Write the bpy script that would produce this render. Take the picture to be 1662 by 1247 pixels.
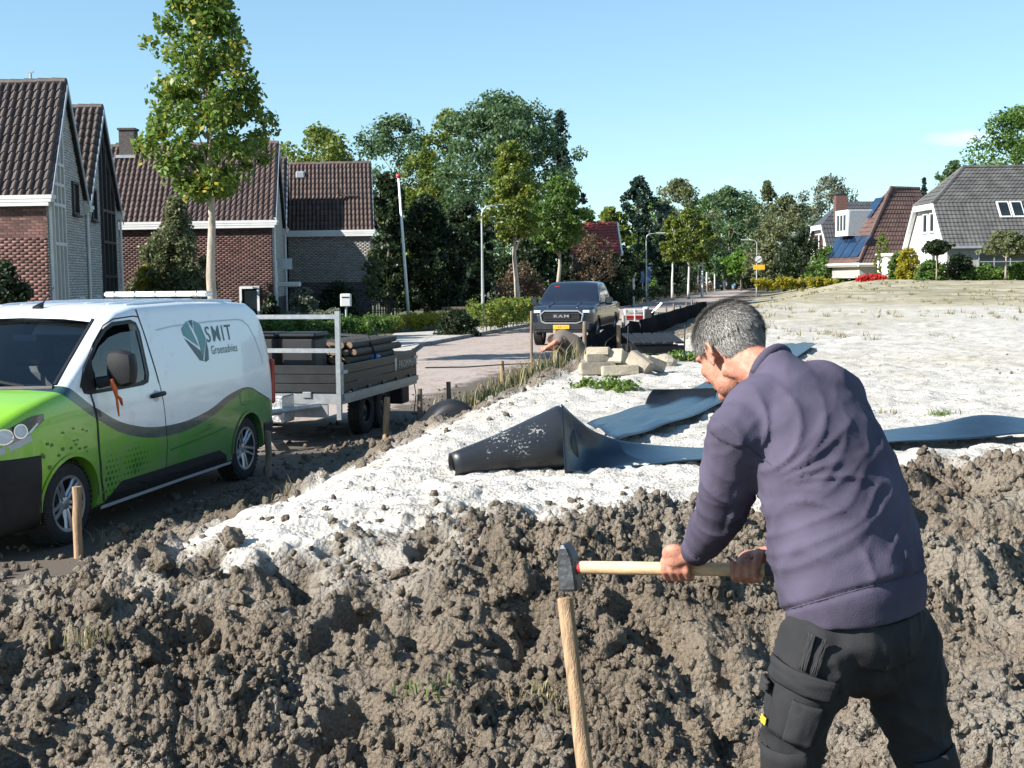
import bpy, bmesh, math, random
import numpy as np
from mathutils import Vector, Matrix, Euler, noise as mnoise
R = math.radians
random.seed(7); RNG = np.random.default_rng(11)
for o in list(bpy.data.objects): bpy.data.objects.remove(o)
SC = bpy.context.scene
COL = SC.collection

# ------------------------------------------------------------------ camera
F_PX, CX, CY, CAM_H = 2000.0, 831.0, 623.5, 2.1
PITCH, ROLL = math.atan(171.5/2000.0), R(-0.6)
cam_d = bpy.data.cameras.new('camera'); cam = bpy.data.objects.new('camera', cam_d); COL.objects.link(cam)
cam_d.sensor_fit = 'HORIZONTAL'; cam_d.sensor_width = 36.0; cam_d.lens = 36.0*F_PX/1662.0
cam_d.clip_start = 0.05; cam_d.clip_end = 6000
CR = Matrix.Rotation(math.pi/2-PITCH, 3, 'X') @ Matrix.Rotation(ROLL, 3, 'Z')
cam.matrix_world = Matrix.Translation((0, 0, CAM_H)) @ CR.to_4x4()
SC.camera = cam
SC.cycles.max_bounces = 6; SC.cycles.diffuse_bounces = 3; SC.cycles.transparent_max_bounces = 8

# ------------------------------------------------------------------ world, sun, exposure
SUN_EL = R(34); SUN_TRAVEL = Vector((0.915, 0.403, 0)).normalized()      # light runs to the right and away
w = bpy.data.worlds.new('World'); SC.world = w; w.use_nodes = True
nt = w.node_tree; nt.nodes.clear()
N_ = nt.nodes.new; L_ = nt.links.new
wo = N_('ShaderNodeOutputWorld'); bg = N_('ShaderNodeBackground'); sky = N_('ShaderNodeTexSky')
sky.sky_type = 'NISHITA'; sky.sun_disc = False; sky.sun_elevation = SUN_EL
sky.sun_rotation = math.atan2(-SUN_TRAVEL.x, -SUN_TRAVEL.y)
sky.air_density = 1.0; sky.dust_density = 0.0; sky.ozone_density = 3.0; sky.altitude = 0
bg.inputs['Strength'].default_value = 0.076
# a few thin fair-weather clouds low over the horizon, all the way round
tc = N_('ShaderNodeTexCoord'); mp = N_('ShaderNodeMapping'); mp.inputs['Scale'].default_value = (1, 1, 3.2)
mp.inputs['Location'].default_value = (0.36, 0.05, 0.0)
L_(tc.outputs['Generated'], mp.inputs['Vector'])
cn = N_('ShaderNodeTexNoise'); cn.inputs['Scale'].default_value = 5.0; cn.inputs['Detail'].default_value = 6; cn.inputs['Roughness'].default_value = 0.55
L_(mp.outputs['Vector'], cn.inputs['Vector'])
cr = N_('ShaderNodeValToRGB'); cr.color_ramp.elements[0].position = 0.56; cr.color_ramp.elements[1].position = 0.74
cr.color_ramp.elements[1].color = (0.55, 0.55, 0.55, 1)
sz_ = N_('ShaderNodeSeparateXYZ'); L_(tc.outputs['Generated'], sz_.inputs[0])
lo = N_('ShaderNodeMapRange'); lo.inputs['From Min'].default_value = 0.10; lo.inputs['From Max'].default_value = 0.17; lo.inputs['To Min'].default_value = 0.0; lo.inputs['To Max'].default_value = 0.25; L_(sz_.outputs['Z'], lo.inputs['Value'])
cs = N_('ShaderNodeMath'); cs.operation = 'SUBTRACT'; L_(cn.outputs['Fac'], cs.inputs[0]); L_(lo.outputs['Result'], cs.inputs[1]); L_(cs.outputs[0], cr.inputs['Fac'])
mx = N_('ShaderNodeMix'); mx.data_type = 'RGBA'; mx.inputs['B'].default_value = (8.0, 8.2, 8.4, 1)
tn = N_('ShaderNodeVectorMath'); tn.operation = 'MULTIPLY'; tn.inputs[1].default_value = (0.92, 1.14, 1.20)     # clear, slightly cyan air
gm = N_('ShaderNodeGamma'); gm.inputs['Gamma'].default_value = 0.74; L_(sky.outputs['Color'], gm.inputs['Color']); gk = N_('ShaderNodeVectorMath'); gk.operation = 'SCALE'; gk.inputs['Scale'].default_value = 1.38
L_(gm.outputs['Color'], gk.inputs[0]); L_(gk.outputs['Vector'], tn.inputs[0]); L_(cr.outputs['Color'], mx.inputs['Factor']); L_(tn.outputs['Vector'], mx.inputs['A'])
# one small fair-weather cloud over the houses on the right
def M_(op, a, b=None):
    q = N_('ShaderNodeMath'); q.operation = op
    for i, x in enumerate((a, b)):
        if x is None: continue
        if isinstance(x, (int, float)): q.inputs[i].default_value = x
        else: L_(x, q.inputs[i])
    return q.outputs[0]
cu = M_('DIVIDE', sz_.outputs['X'], sz_.outputs['Y']); cv = M_('DIVIDE', sz_.outputs['Z'], sz_.outputs['Y'])
n2 = N_('ShaderNodeTexNoise'); n2.inputs['Scale'].default_value = 42; n2.inputs['Detail'].default_value = 5; L_(tc.outputs['Generated'], n2.inputs['Vector'])
du = M_('POWER', M_('ABSOLUTE', M_('DIVIDE', M_('SUBTRACT', cu, 0.362), 0.036)), 2.0); dv_ = M_('POWER', M_('ABSOLUTE', M_('DIVIDE', M_('SUBTRACT', cv, 0.108), 0.0085)), 2.0)
cm = M_('SUBTRACT', M_('ADD', 0.35, M_('MULTIPLY', n2.outputs['Fac'], 1.1)), M_('ADD', du, dv_)); cl = N_('ShaderNodeMapRange'); cl.inputs['From Min'].default_value = 0.1; cl.inputs['From Max'].default_value = 0.95; cl.inputs['To Max'].default_value = 0.55
L_(M_('MULTIPLY', cm, M_('GREATER_THAN', sz_.outputs['Y'], 0.0)), cl.inputs['Value'])
mc = N_('ShaderNodeMix'); mc.data_type = 'RGBA'; mc.inputs['B'].default_value = (7.0, 7.0, 7.1, 1); L_(cl.outputs['Result'], mc.inputs['Factor']); L_(mx.outputs['Result'], mc.inputs['A'])
L_(mc.outputs['Result'], bg.inputs['Color']); L_(bg.outputs['Background'], wo.inputs['Surface'])
sd = bpy.data.lights.new('sun', 'SUN'); sd.energy = 5.0; sd.angle = R(0.5); sd.color = (1.0, 0.955, 0.88)
sun = bpy.data.objects.new('sun', sd); COL.objects.link(sun)
ld = Vector((SUN_TRAVEL.x*math.cos(SUN_EL), SUN_TRAVEL.y*math.cos(SUN_EL), -math.sin(SUN_EL)))
sun.rotation_euler = ld.to_track_quat('-Z', 'Y').to_euler(); sun.location = (-20, -15, 30)
SC.view_settings.view_transform = 'Standard'; SC.view_settings.look = 'None'
SC.view_settings.exposure = 1.2; SC.view_settings.gamma = 1.0; SC.view_settings.use_curve_mapping = False

# ------------------------------------------------------------------ measuring helpers (photograph pixel + one known coordinate -> place)
def ray(u, v): return CR @ Vector(((u-CX)/F_PX, (CY-v)/F_PX, -1.0))
def P(u, v, Y):
    d = ray(u, v); return Vector((0, 0, CAM_H)) + d*(Y/d.y)
def G(u, v, z=0.0):
    d = ray(u, v); return Vector((0, 0, CAM_H)) + d*((z-CAM_H)/d.z)
DR = Vector((0.2245, 0.9745, 0)); NR = Vector((0.9745, -0.2245, 0))   # along the road / across it to the right
def ST(s, t, z=0.0): return DR*s + NR*t + Vector((0, 0, z))
ROAD_L, ROAD_R = -11.4, -5.3

# ------------------------------------------------------------------ materials
MATS = {}
def mat(name, col, rough=0.8, var=0.15, scale=6.0, bump=0.0, bscale=60.0, metal=0.0, spec=0.5, coat=0.0,
        island=0.0, objrand=0.0, col2=None, detail=4, trans=0.0, bdist=0.02, stretch=None, emit=None):
    m = bpy.data.materials.new(name); m.use_nodes = True; MATS[name] = m
    t = m.node_tree; n = t.nodes; l = t.links
    b = n['Principled BSDF']
    b.inputs['Roughness'].default_value = rough; b.inputs['Metallic'].default_value = metal
    b.inputs['Specular IOR Level'].default_value = spec
    b.inputs['Coat Weight'].default_value = coat; b.inputs['Coat Roughness'].default_value = 0.05
    c = col; d = col2 or tuple(x*(1-var*1.6) for x in col); e = tuple(min(1, x*(1+var)) for x in col)
    co = n.new('ShaderNodeTexCoord'); vec = co.outputs['Object']
    if stretch:
        ma = n.new('ShaderNodeMapping'); ma.inputs['Scale'].default_value = stretch; l.new(vec, ma.inputs['Vector']); vec = ma.outputs['Vector']
    no = n.new('ShaderNodeTexNoise'); no.inputs['Scale'].default_value = scale; no.inputs['Detail'].default_value = detail; no.inputs['Roughness'].default_value = 0.62
    l.new(vec, no.inputs['Vector'])
    ra = n.new('ShaderNodeValToRGB'); ra.color_ramp.elements[0].position = 0.32; ra.color_ramp.elements[1].position = 0.70
    ra.color_ramp.elements[0].color = (*d, 1); ra.color_ramp.elements[1].color = (*e, 1)
    l.new(no.outputs['Fac'], ra.inputs['Fac']); out = ra.outputs['Color']
    for amt, src in ((island, 'g'), (objrand, 'o')):
        if amt:
            if src == 'g': q = n.new('ShaderNodeNewGeometry').outputs['Random Per Island']
            else: q = n.new('ShaderNodeObjectInfo').outputs['Random']
            mr = n.new('ShaderNodeMapRange'); mr.inputs['To Min'].default_value = 1-amt; mr.inputs['To Max'].default_value = 1+amt
            l.new(q, mr.inputs['Value'])
            vm = n.new('ShaderNodeVectorMath'); vm.operation = 'SCALE'
            l.new(out, vm.inputs[0]); l.new(mr.outputs['Result'], vm.inputs['Scale']); out = vm.outputs['Vector']
    l.new(out, b.inputs['Base Color'])
    if bump:
        bn = n.new('ShaderNodeTexNoise'); bn.inputs['Scale'].default_value = bscale; bn.inputs['Detail'].default_value = 5
        l.new(vec, bn.inputs['Vector'])
        bu = n.new('ShaderNodeBump'); bu.inputs['Strength'].default_value = bump; bu.inputs['Distance'].default_value = bdist
        l.new(bn.outputs['Fac'], bu.inputs['Height']); l.new(bu.outputs['Normal'], b.inputs['Normal'])
    if emit: b.inputs['Emission Color'].default_value = (*emit[:3], 1); b.inputs['Emission Strength'].default_value = emit[3]
    return m
def leaf_mat(name, c1, c2, c3=None, tl=0.42):
    m = bpy.data.materials.new(name); m.use_nodes = True; MATS[name] = m
    t = m.node_tree; n = t.nodes; l = t.links; n.clear()
    o = n.new('ShaderNodeOutputMaterial'); g = n.new('ShaderNodeNewGeometry')
    ra = n.new('ShaderNodeValToRGB'); els = ra.color_ramp.elements
    els[0].color = (*c1, 1); els[1].color = (*c2, 1)
    if c3: e = els.new(0.9); e.color = (*c2, 1); els[-1].color = (*c3, 1)
    co = n.new('ShaderNodeTexCoord'); no = n.new('ShaderNodeTexNoise'); no.inputs['Scale'].default_value = 0.8; no.inputs['Detail'].default_value = 2
    l.new(co.outputs['Object'], no.inputs['Vector'])
    ad = n.new('ShaderNodeMath'); ad.operation = 'MULTIPLY_ADD'; ad.inputs[1].default_value = 1.1; ad.inputs[2].default_value = -0.55
    l.new(no.outputs['Fac'], ad.inputs[0])
    sm = n.new('ShaderNodeMath'); sm.operation = 'ADD'; sm.use_clamp = True
    l.new(ad.outputs[0], sm.inputs[0]); l.new(g.outputs['Random Per Island'], sm.inputs[1])
    l.new(sm.outputs[0], ra.inputs['Fac'])
    df = n.new('ShaderNodeBsdfPrincipled'); df.inputs['Roughness'].default_value = 0.48; df.inputs['Specular IOR Level'].default_value = 0.4
    tr = n.new('ShaderNodeBsdfTranslucent'); ms = n.new('ShaderNodeMixShader'); ms.inputs['Fac'].default_value = tl
    l.new(ra.outputs['Color'], df.inputs['Base Color']); l.new(ra.outputs['Color'], tr.inputs['Color'])
    l.new(df.outputs[0], ms.inputs[1]); l.new(tr.outputs[0], ms.inputs[2]); l.new(ms.outputs[0], o.inputs['Surface'])
    return m
def glass_mat(name, tint=(0.02, 0.025, 0.03), rough=0.03, alpha=0.55):
    m = bpy.data.materials.new(name); m.use_nodes = True; MATS[name] = m
    t = m.node_tree; n = t.nodes; l = t.links; n.clear()
    o = n.new('ShaderNodeOutputMaterial'); tr = n.new('ShaderNodeBsdfTransparent'); gl = n.new('ShaderNodeBsdfGlossy'); fr = n.new('ShaderNodeFresnel')
    tr.inputs['Color'].default_value = (*tint, 1); gl.inputs['Roughness'].default_value = rough; fr.inputs['IOR'].default_value = 1.62
    ms = n.new('ShaderNodeMixShader'); l.new(fr.outputs[0], ms.inputs['Fac']); l.new(tr.outputs[0], ms.inputs[1]); l.new(gl.outputs[0], ms.inputs[2])
    l.new(ms.outputs[0], o.inputs['Surface']); return m

# ------------------------------------------------------------------ mesh helpers
def tag(o, label=None, cat=None, group=None, kind=None):
    if label: o['label'] = label
    if cat: o['category'] = cat
    if group: o['group'] = group
    if kind: o['kind'] = kind
    return o
def empty(name, loc=(0, 0, 0), rz=0.0, label=None, cat=None, group=None):
    o = bpy.data.objects.new(name, None); COL.objects.link(o); o.location = loc; o.rotation_euler = (0, 0, rz)
    o.empty_display_size = 0.2
    return tag(o, label, cat, group)
def link(name, me, m=None, parent=None, smooth=False):
    o = bpy.data.objects.new(name, me); COL.objects.link(o)
    if m is not None and not me.materials:
        for k in (m if isinstance(m, (list, tuple)) else [m]): me.materials.append(MATS[k] if isinstance(k, str) else k)
    if parent is not None: o.parent = parent
    if smooth: me.polygons.foreach_set('use_smooth', [True]*len(me.polygons))
    return o
def np_mesh(name, verts, faces):
    """verts (n,3) array, faces (m,k) array, all faces with the same number of corners"""
    me = bpy.data.meshes.new(name); verts = np.asarray(verts, dtype=np.float32); faces = np.asarray(faces, dtype=np.int32)
    k = faces.shape[1]; me.vertices.add(len(verts)); me.vertices.foreach_set('co', verts.ravel())
    me.loops.add(faces.size); me.loops.foreach_set('vertex_index', faces.ravel())
    me.polygons.add(len(faces)); me.polygons.foreach_set('loop_start', np.arange(0, faces.size, k, dtype=np.int32))
    me.update(calc_edges=True); return me
class MB:
    """collects shapes; build() links them as one mesh object"""
    def __init__(s): s.v = []; s.f = []; s.mi = []; s.cur = 0
    def add(s, vs, fs, M=None):
        b = len(s.v)
        for p in vs: s.v.append(tuple(M @ Vector(p)) if M is not None else tuple(p))
        for f in fs: s.f.append([b+i for i in f]); s.mi.append(s.cur)
        return s
    def box(s, c, d, rz=0.0, M=None, bev=0.0):
        x, y, z = (k/2 for k in d); T = Matrix.Translation(c) @ Matrix.Rotation(rz, 4, 'Z')
        if M is not None: T = M @ T
        if bev <= 0:
            vs = [(sx*x, sy*y, sz*z) for sz in (-1, 1) for sx, sy in ((-1, -1), (1, -1), (1, 1), (-1, 1))]
            fs = [(3, 2, 1, 0), (4, 5, 6, 7), (0, 1, 5, 4), (1, 2, 6, 5), (2, 3, 7, 6), (3, 0, 4, 7)]
            return s.add(vs, fs, T)
        bm = bmesh.new(); bmesh.ops.create_cube(bm, size=1.0)
        for q in bm.verts: q.co = Vector((q.co.x*d[0], q.co.y*d[1], q.co.z*d[2]))
        bmesh.ops.bevel(bm, geom=bm.edges[:], offset=bev, segments=1, affect='EDGES', profile=0.5)
        bm.verts.index_update(); s.add([q.co for q in bm.verts], [[q.index for q in f.verts] for f in bm.faces], T); bm.free(); return s
    def bm(s, bm, M=None):
        bm.verts.index_update(); s.add([q.co for q in bm.verts], [[q.index for q in f.verts] for f in bm.faces], M); bm.free(); return s
    def tube(s, pts, r, n=8, caps=True, M=None, flat=1.0):
        pts = [Vector(p) for p in pts]; m = len(pts); rs = r if isinstance(r, (list, tuple)) else [r]*m
        vs = []; prev = None
        for i, p in enumerate(pts):
            a = pts[max(0, i-1)]; b = pts[min(m-1, i+1)]; d = (b-a).normalized()
            if prev is None:
                up = Vector((0, 0, 1)) if abs(d.z) < 0.95 else Vector((1, 0, 0)); e1 = d.cross(up).normalized()
            else:
                e1 = (prev - d*prev.dot(d)); e1 = e1.normalized() if e1.length > 1e-6 else d.orthogonal().normalized()
            prev = e1; e2 = d.cross(e1)
            for k in range(n):
                A = 2*math.pi*k/n; vs.append(p + (e1*math.cos(A) + e2*math.sin(A)*flat)*rs[i])
        fs = [(i*n+k, i*n+(k+1) % n, (i+1)*n+(k+1) % n, (i+1)*n+k) for i in range(m-1) for k in range(n)]
        if caps: fs += [tuple(range(n))[::-1], tuple((m-1)*n+k for k in range(n))]
        return s.add(vs, fs, M)
    def lathe(s, prof, n=24, M=None, caps=False):
        """prof: (r, z) pairs, turned about local z"""
        vs = [(r*math.cos(2*math.pi*k/n), r*math.sin(2*math.pi*k/n), z) for r, z in prof for k in range(n)]
        m = len(prof); fs = [(i*n+k, i*n+(k+1) % n, (i+1)*n+(k+1) % n, (i+1)*n+k) for i in range(m-1) for k in range(n)]
        if caps: fs += [tuple(range(n))[::-1], tuple((m-1)*n+k for k in range(n))]
        return s.add(vs, fs, M)
    def prism(s, poly, z0, z1, M=None):
        n = len(poly); vs = [(x, y, z0) for x, y in poly] + [(x, y, z1) for x, y in poly]
        fs = [tuple(range(n))[::-1], tuple(range(n, 2*n))] + [(k, (k+1) % n, n+(k+1) % n, n+k) for k in range(n)]
        return s.add(vs, fs, M)
    def ell(s, c, r, M=None, nu=16, nv=10):
        vs = []; 
        for i in range(nv+1):
            th = math.pi*i/nv
            for k in range(nu): a = 2*math.pi*k/nu; vs.append((c[0]+r[0]*math.sin(th)*math.cos(a), c[1]+r[1]*math.sin(th)*math.sin(a), c[2]-r[2]*math.cos(th)))
        fs = [(i*nu+k, i*nu+(k+1) % nu, (i+1)*nu+(k+1) % nu, (i+1)*nu+k) for i in range(nv) for k in range(nu)]
        return s.add(vs, fs, M)
    def mesh(s, name='mesh'):
        me = bpy.data.meshes.new(name); me.from_pydata(s.v, [], s.f); me.polygons.foreach_set('material_index', s.mi); me.update(); return me
    def build(s, name, m, parent=None, smooth=False, fix=True):
        me = s.mesh(name)
        if fix:
            b = bmesh.new(); b.from_mesh(me); bmesh.ops.remove_doubles(b, verts=b.verts, dist=1e-5); bmesh.ops.recalc_face_normals(b, faces=b.faces); b.to_mesh(me); b.free()
        o = link(name, me, m, parent)
        if smooth:
            if smooth is True: me.polygons.foreach_set('use_smooth', [True]*len(me.polygons))
            else: me.polygons.foreach_set('use_smooth', [True]*len(me.polygons)); me.set_sharp_from_angle(angle=R(smooth))
        return o
def evaluated(o):
    dg = bpy.context.evaluated_depsgraph_get(); dg.update()
    return bpy.data.meshes.new_from_object(o.evaluated_get(dg))
def copy_tree(o, parent=None):
    c = o.copy(); COL.objects.link(c); c.parent = parent
    for ch in [q for q in o.children]: copy_tree(ch, c)
    return c
def XF(loc, rz=0.0): return Matrix.Translation(loc) @ Matrix.Rotation(rz, 4, 'Z')
def align(a, b):
    """matrix whose z axis runs from a to b"""
    a = Vector(a); d = Vector(b)-a; q = d.to_track_quat('Z', 'Y'); return Matrix.Translation(a) @ q.to_matrix().to_4x4()
# vectorised gradient noise
_perm = np.random.default_rng(5).permutation(512).astype(np.int64)
def _h(ix, iy): return _perm[(_perm[ix & 511] + iy) & 511]
def vnoise(x, y):
    xi = np.floor(x).astype(np.int64); yi = np.floor(y).astype(np.int64); fx = x-xi; fy = y-yi
    u = fx*fx*fx*(fx*(fx*6-15)+10); v = fy*fy*fy*(fy*(fy*6-15)+10)
    def g(ix, iy, dx, dy):
        a = _h(ix, iy)*(2*math.pi/512); return np.cos(a)*dx + np.sin(a)*dy
    n00 = g(xi, yi, fx, fy); n10 = g(xi+1, yi, fx-1, fy); n01 = g(xi, yi+1, fx, fy-1); n11 = g(xi+1, yi+1, fx-1, fy-1)
    return (n00*(1-u)+n10*u)*(1-v) + (n01*(1-u)+n11*u)*v
def fbm(x, y, o=4, g=0.5):
    r = 0; a = 1.0; f = 1.0
    for k in range(o): r = r + a*vnoise(x*f+17.3*k, y*f-9.1*k); a *= g; f *= 2.03
    return r
def clods(x, y, cell, dens=0.8, seed=0):
    """rounded lumps: height 0..1 of the tallest lump over each point"""
    X = x/cell; Y = y/cell; xi = np.floor(X).astype(np.int64); yi = np.floor(Y).astype(np.int64); h = np.zeros_like(X)
    for dx in (-1, 0, 1):
        for dy in (-1, 0, 1):
            a = _h(xi+dx+seed*31, yi+dy-seed*17); b = _h(a, xi-yi+dx-dy+7); c = _h(b, a+3)
            px = xi+dx+a/512.0; py = yi+dy+b/512.0; r = 0.35+0.6*(c/512.0)
            d2 = ((X-px)**2+(Y-py)**2)/(r*r); k = np.where((_h(c, b) < dens*512), np.sqrt(np.maximum(0, 1-d2))*r, 0)
            h = np.maximum(h, k)
    return h
def smst(a, b, x):
    t = np.clip((x-a)/(b-a), 0, 1); return t*t*(3-2*t)
# ================================================================== the setting
mat('grass_ground', (0.055, 0.07, 0.028), 0.95, 0.35, 0.6, 0.6, 18, col2=(0.09, 0.075, 0.045), detail=7)
mat('kerb_concrete', (0.30, 0.28, 0.26), 0.9, 0.25, 3, 0.3, 60)
mat('paving', (0.38, 0.36, 0.33), 0.9, 0.2, 2.0, 0.3, 30)
def ground_nodes():
    m = bpy.data.materials.new('soil_and_sand'); m.use_nodes = True; MATS['soil_and_sand'] = m
    t = m.node_tree; n = t.nodes; l = t.links; b = n['Principled BSDF']; b.inputs['Roughness'].default_value = 0.95; b.inputs['Specular IOR Level'].default_value = 0.15
    co = n.new('ShaderNodeTexCoord'); at = n.new('ShaderNodeVertexColor'); at.layer_name = 'cover'
    sp = n.new('ShaderNodeSeparateColor'); l.new(at.outputs['Color'], sp.inputs['Color'])
    def noi(s, d=5, r=0.6, st=None):
        q = n.new('ShaderNodeTexNoise'); q.inputs['Scale'].default_value = s; q.inputs['Detail'].default_value = d; q.inputs['Roughness'].default_value = r
        v = co.outputs['Object']
        if st: mp = n.new('ShaderNodeMapping'); mp.inputs['Scale'].default_value = st; l.new(v, mp.inputs['Vector']); v = mp.outputs['Vector']
        l.new(v, q.inputs['Vector']); return q.outputs['Fac']
    def ramp(fac, stops):
        q = n.new('ShaderNodeValToRGB'); e = q.color_ramp.elements
        while len(e) < len(stops): e.new(0.5)
        for k, (p, c) in enumerate(stops): e[k].position = p; e[k].color = (*c, 1)
        l.new(fac, q.inputs['Fac']); return q.outputs['Color']
    def mix(f, a, c, mode='MIX'):
        q = n.new('ShaderNodeMix'); q.data_type = 'RGBA'; q.blend_type = mode
        if isinstance(f, float): q.inputs['Factor'].default_value = f
        else: l.new(f, q.inputs['Factor'])
        l.new(a, q.inputs['A']); l.new(c, q.inputs['B']); return q.outputs['Result']
    soil = ramp(noi(2.2, 5, 0.65), [(0.30, (0.078, 0.060, 0.044)), (0.5, (0.160, 0.128, 0.095)), (0.72, (0.28, 0.238, 0.185))])
    soil = mix(noi(26, 3), soil, ramp(noi(60, 4), [(0.3, (0.080, 0.062, 0.046)), (0.7, (0.26, 0.215, 0.165))]))
    soil = mix(ramp(noi(0.75, 4, 0.6), [(0.50, (0, 0, 0)), (0.68, (0.55, 0.55, 0.55))]), soil, ramp(noi(30, 3), [(0.3, (0.20, 0.182, 0.155)), (0.7, (0.36, 0.335, 0.295))]))
    sand = ramp(noi(1.6, 6, 0.7, (1.0, 2.4, 1)), [(0.30, (0.26, 0.24, 0.205)), (0.44, (0.42, 0.395, 0.355)), (0.66, (0.54, 0.515, 0.475))])
    speck = ramp(noi(17, 4, 0.72, (0.55, 1.5, 1)), [(0.33, (0.30, 0.27, 0.23)), (0.42, (1, 1, 1))])
    sand = mix(1.0, sand, speck, 'MULTIPLY')
    veg = ramp(noi(0.5, 6, 0.75, (1.0, 0.8, 1)), [(0.36, (0.115, 0.12, 0.055)), (0.52, (0.30, 0.26, 0.165)), (0.66, (0.48, 0.44, 0.36))])
    c = mix(sp.outputs['Red'], soil, sand); c = mix(sp.outputs['Green'], c, veg); l.new(c, b.inputs['Base Color'])
    vo = n.new('ShaderNodeTexVoronoi'); vo.feature = 'F1'; vo.inputs['Scale'].default_value = 42; l.new(co.outputs['Object'], vo.inputs['Vector'])
    iv = n.new('ShaderNodeMath'); iv.operation = 'SUBTRACT'; iv.inputs[0].default_value = 1.0; l.new(vo.outputs['Distance'], iv.inputs[1])
    so = n.new('ShaderNodeMath'); so.operation = 'MULTIPLY_ADD'; so.inputs[1].default_value = 0.9; l.new(iv.outputs[0], so.inputs[0])
    l.new(noi(75, 3, 0.7), so.inputs[2]); bn = so.outputs[0]; bu = n.new('ShaderNodeBump'); bu.inputs['Strength'].default_value = 0.9; bu.inputs['Distance'].default_value = 0.024
    inv_ = n.new('ShaderNodeMapRange'); inv_.inputs['To Min'].default_value = 1.0; inv_.inputs['To Max'].default_value = 0.55; l.new(sp.outputs['Red'], inv_.inputs['Value']); l.new(inv_.outputs['Result'], bu.inputs['Strength'])
    l.new(bn, bu.inputs['Height']); l.new(bu.outputs['Normal'], b.inputs['Normal'])
ground_nodes()
def road_nodes():
    m = bpy.data.materials.new('clinker_paving'); m.use_nodes = True; MATS['clinker_paving'] = m
    t = m.node_tree; n = t.nodes; l = t.links; b = n['Principled BSDF']; b.inputs['Roughness'].default_value = 0.88; b.inputs['Specular IOR Level'].default_value = 0.25
    co = n.new('ShaderNodeTexCoord'); br = n.new('ShaderNodeTexBrick'); l.new(co.outputs['Object'], br.inputs['Vector'])
    br.inputs['Scale'].default_value = 1.0; br.inputs['Brick Width'].default_value = 0.21; br.inputs['Row Height'].default_value = 0.085
    br.inputs['Mortar Size'].default_value = 0.006; br.inputs['Color1'].default_value = (0.24, 0.18, 0.155, 1); br.inputs['Color2'].default_value = (0.35, 0.285, 0.25, 1); br.inputs['Mortar'].default_value = (0.30, 0.27, 0.23, 1)
    no = n.new('ShaderNodeTexNoise'); no.inputs['Scale'].default_value = 0.9; no.inputs['Detail'].default_value = 7; no.inputs['Roughness'].default_value = 0.66; l.new(co.outputs['Object'], no.inputs['Vector'])
    ra = n.new('ShaderNodeValToRGB'); ra.color_ramp.elements[0].position = 0.42; ra.color_ramp.elements[1].position = 0.62; l.new(no.outputs['Fac'], ra.inputs['Fac'])
    mx = n.new('ShaderNodeMix'); mx.data_type = 'RGBA'; mx.inputs['B'].default_value = (0.34, 0.29, 0.26, 1); l.new(ra.outputs['Color'], mx.inputs['Factor']); l.new(br.outputs['Color'], mx.inputs['A'])
    # earth trodden over the right-hand edge (local y = -t)
    sx = n.new('ShaderNodeSeparateXYZ'); l.new(co.outputs['Object'], sx.inputs[0]); em = n.new('ShaderNodeMapRange'); em.inputs['From Min'].default_value = 7.3; em.inputs['From Max'].default_value = 5.4; l.new(sx.outputs['Y'], em.inputs['Value'])
    dn = n.new('ShaderNodeTexNoise'); dn.inputs['Scale'].default_value = 1.7; dn.inputs['Detail'].default_value = 6; dn.inputs['Roughness'].default_value = .68; l.new(co.outputs['Object'], dn.inputs['Vector'])
    ds = n.new('ShaderNodeMath'); ds.operation = 'ADD'; l.new(em.outputs['Result'], ds.inputs[0]); l.new(dn.outputs['Fac'], ds.inputs[1])
    dr = n.new('ShaderNodeValToRGB'); dr.color_ramp.elements[0].position = .84; dr.color_ramp.elements[1].position = 1.0; l.new(ds.outputs[0], dr.inputs['Fac'])
    mz = n.new('ShaderNodeMix'); mz.data_type = 'RGBA'; mz.inputs['B'].default_value = (0.10, 0.082, 0.065, 1); l.new(dr.outputs['Color'], mz.inputs['Factor']); l.new(mx.outputs['Result'], mz.inputs['A']); mx = mz
    l.new(mx.outputs['Result'], b.inputs['Base Color'])
    bu = n.new('ShaderNodeBump'); bu.inputs['Strength'].default_value = 0.5; bu.inputs['Distance'].default_value = 0.008; bu.invert = True
    l.new(br.outputs['Fac'], bu.inputs['Height']); l.new(bu.outputs['Normal'], b.inputs['Normal'])
road_nodes()
RZ = math.atan2(DR.y, DR.x)            # local x along the road
g = MB(); g.add([(-1500, -60, -0.03), (1500, -60, -0.03), (1500, 2600, -0.03), (-1500, 2600, -0.03)], [(0, 1, 2, 3)])
tag(g.build('ground', 'grass_ground'), kind='structure')
def strip(name, m, s0, s1, t0, t1, z, n=40):
    b = MB()
    vs = []; fs = []
    for i in range(n+1):
        s = s0+(s1-s0)*i/n; vs += [(s, -t0, z), (s, -t1, z)]
    fs = [(2*i, 2*i+1, 2*i+3, 2*i+2) for i in range(n)]
    b.add(vs, fs); o = b.build(name, m); o.matrix_world = Matrix.Rotation(RZ, 4, 'Z'); return o
tag(strip('road', 'clinker_paving', -25, 260, ROAD_L, ROAD_R+1.2, 0.0), kind='structure')
tag(strip('pavement', 'paving', -5, 64, ROAD_L-2.0, ROAD_L-0.13, 0.085), kind='structure')
k = MB()
for i in range(150):
    k.box((i*1.0+0.5, -(ROAD_L-0.065), 0.045), (0.992, 0.125, 0.13), bev=0.012)
o = k.build('kerb', 'kerb_concrete'); o.matrix_world = Matrix.Rotation(RZ, 4, 'Z'); tag(o, kind='structure')
d = MB(); a = [G(588, 580, 0.09), G(668, 568, 0.09), G(712, 537, 0.09), G(640, 541, 0.09)]
d.add(a, [(0, 1, 2, 3)]); tag(d.build('driveway', 'paving'), kind='structure')

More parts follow.
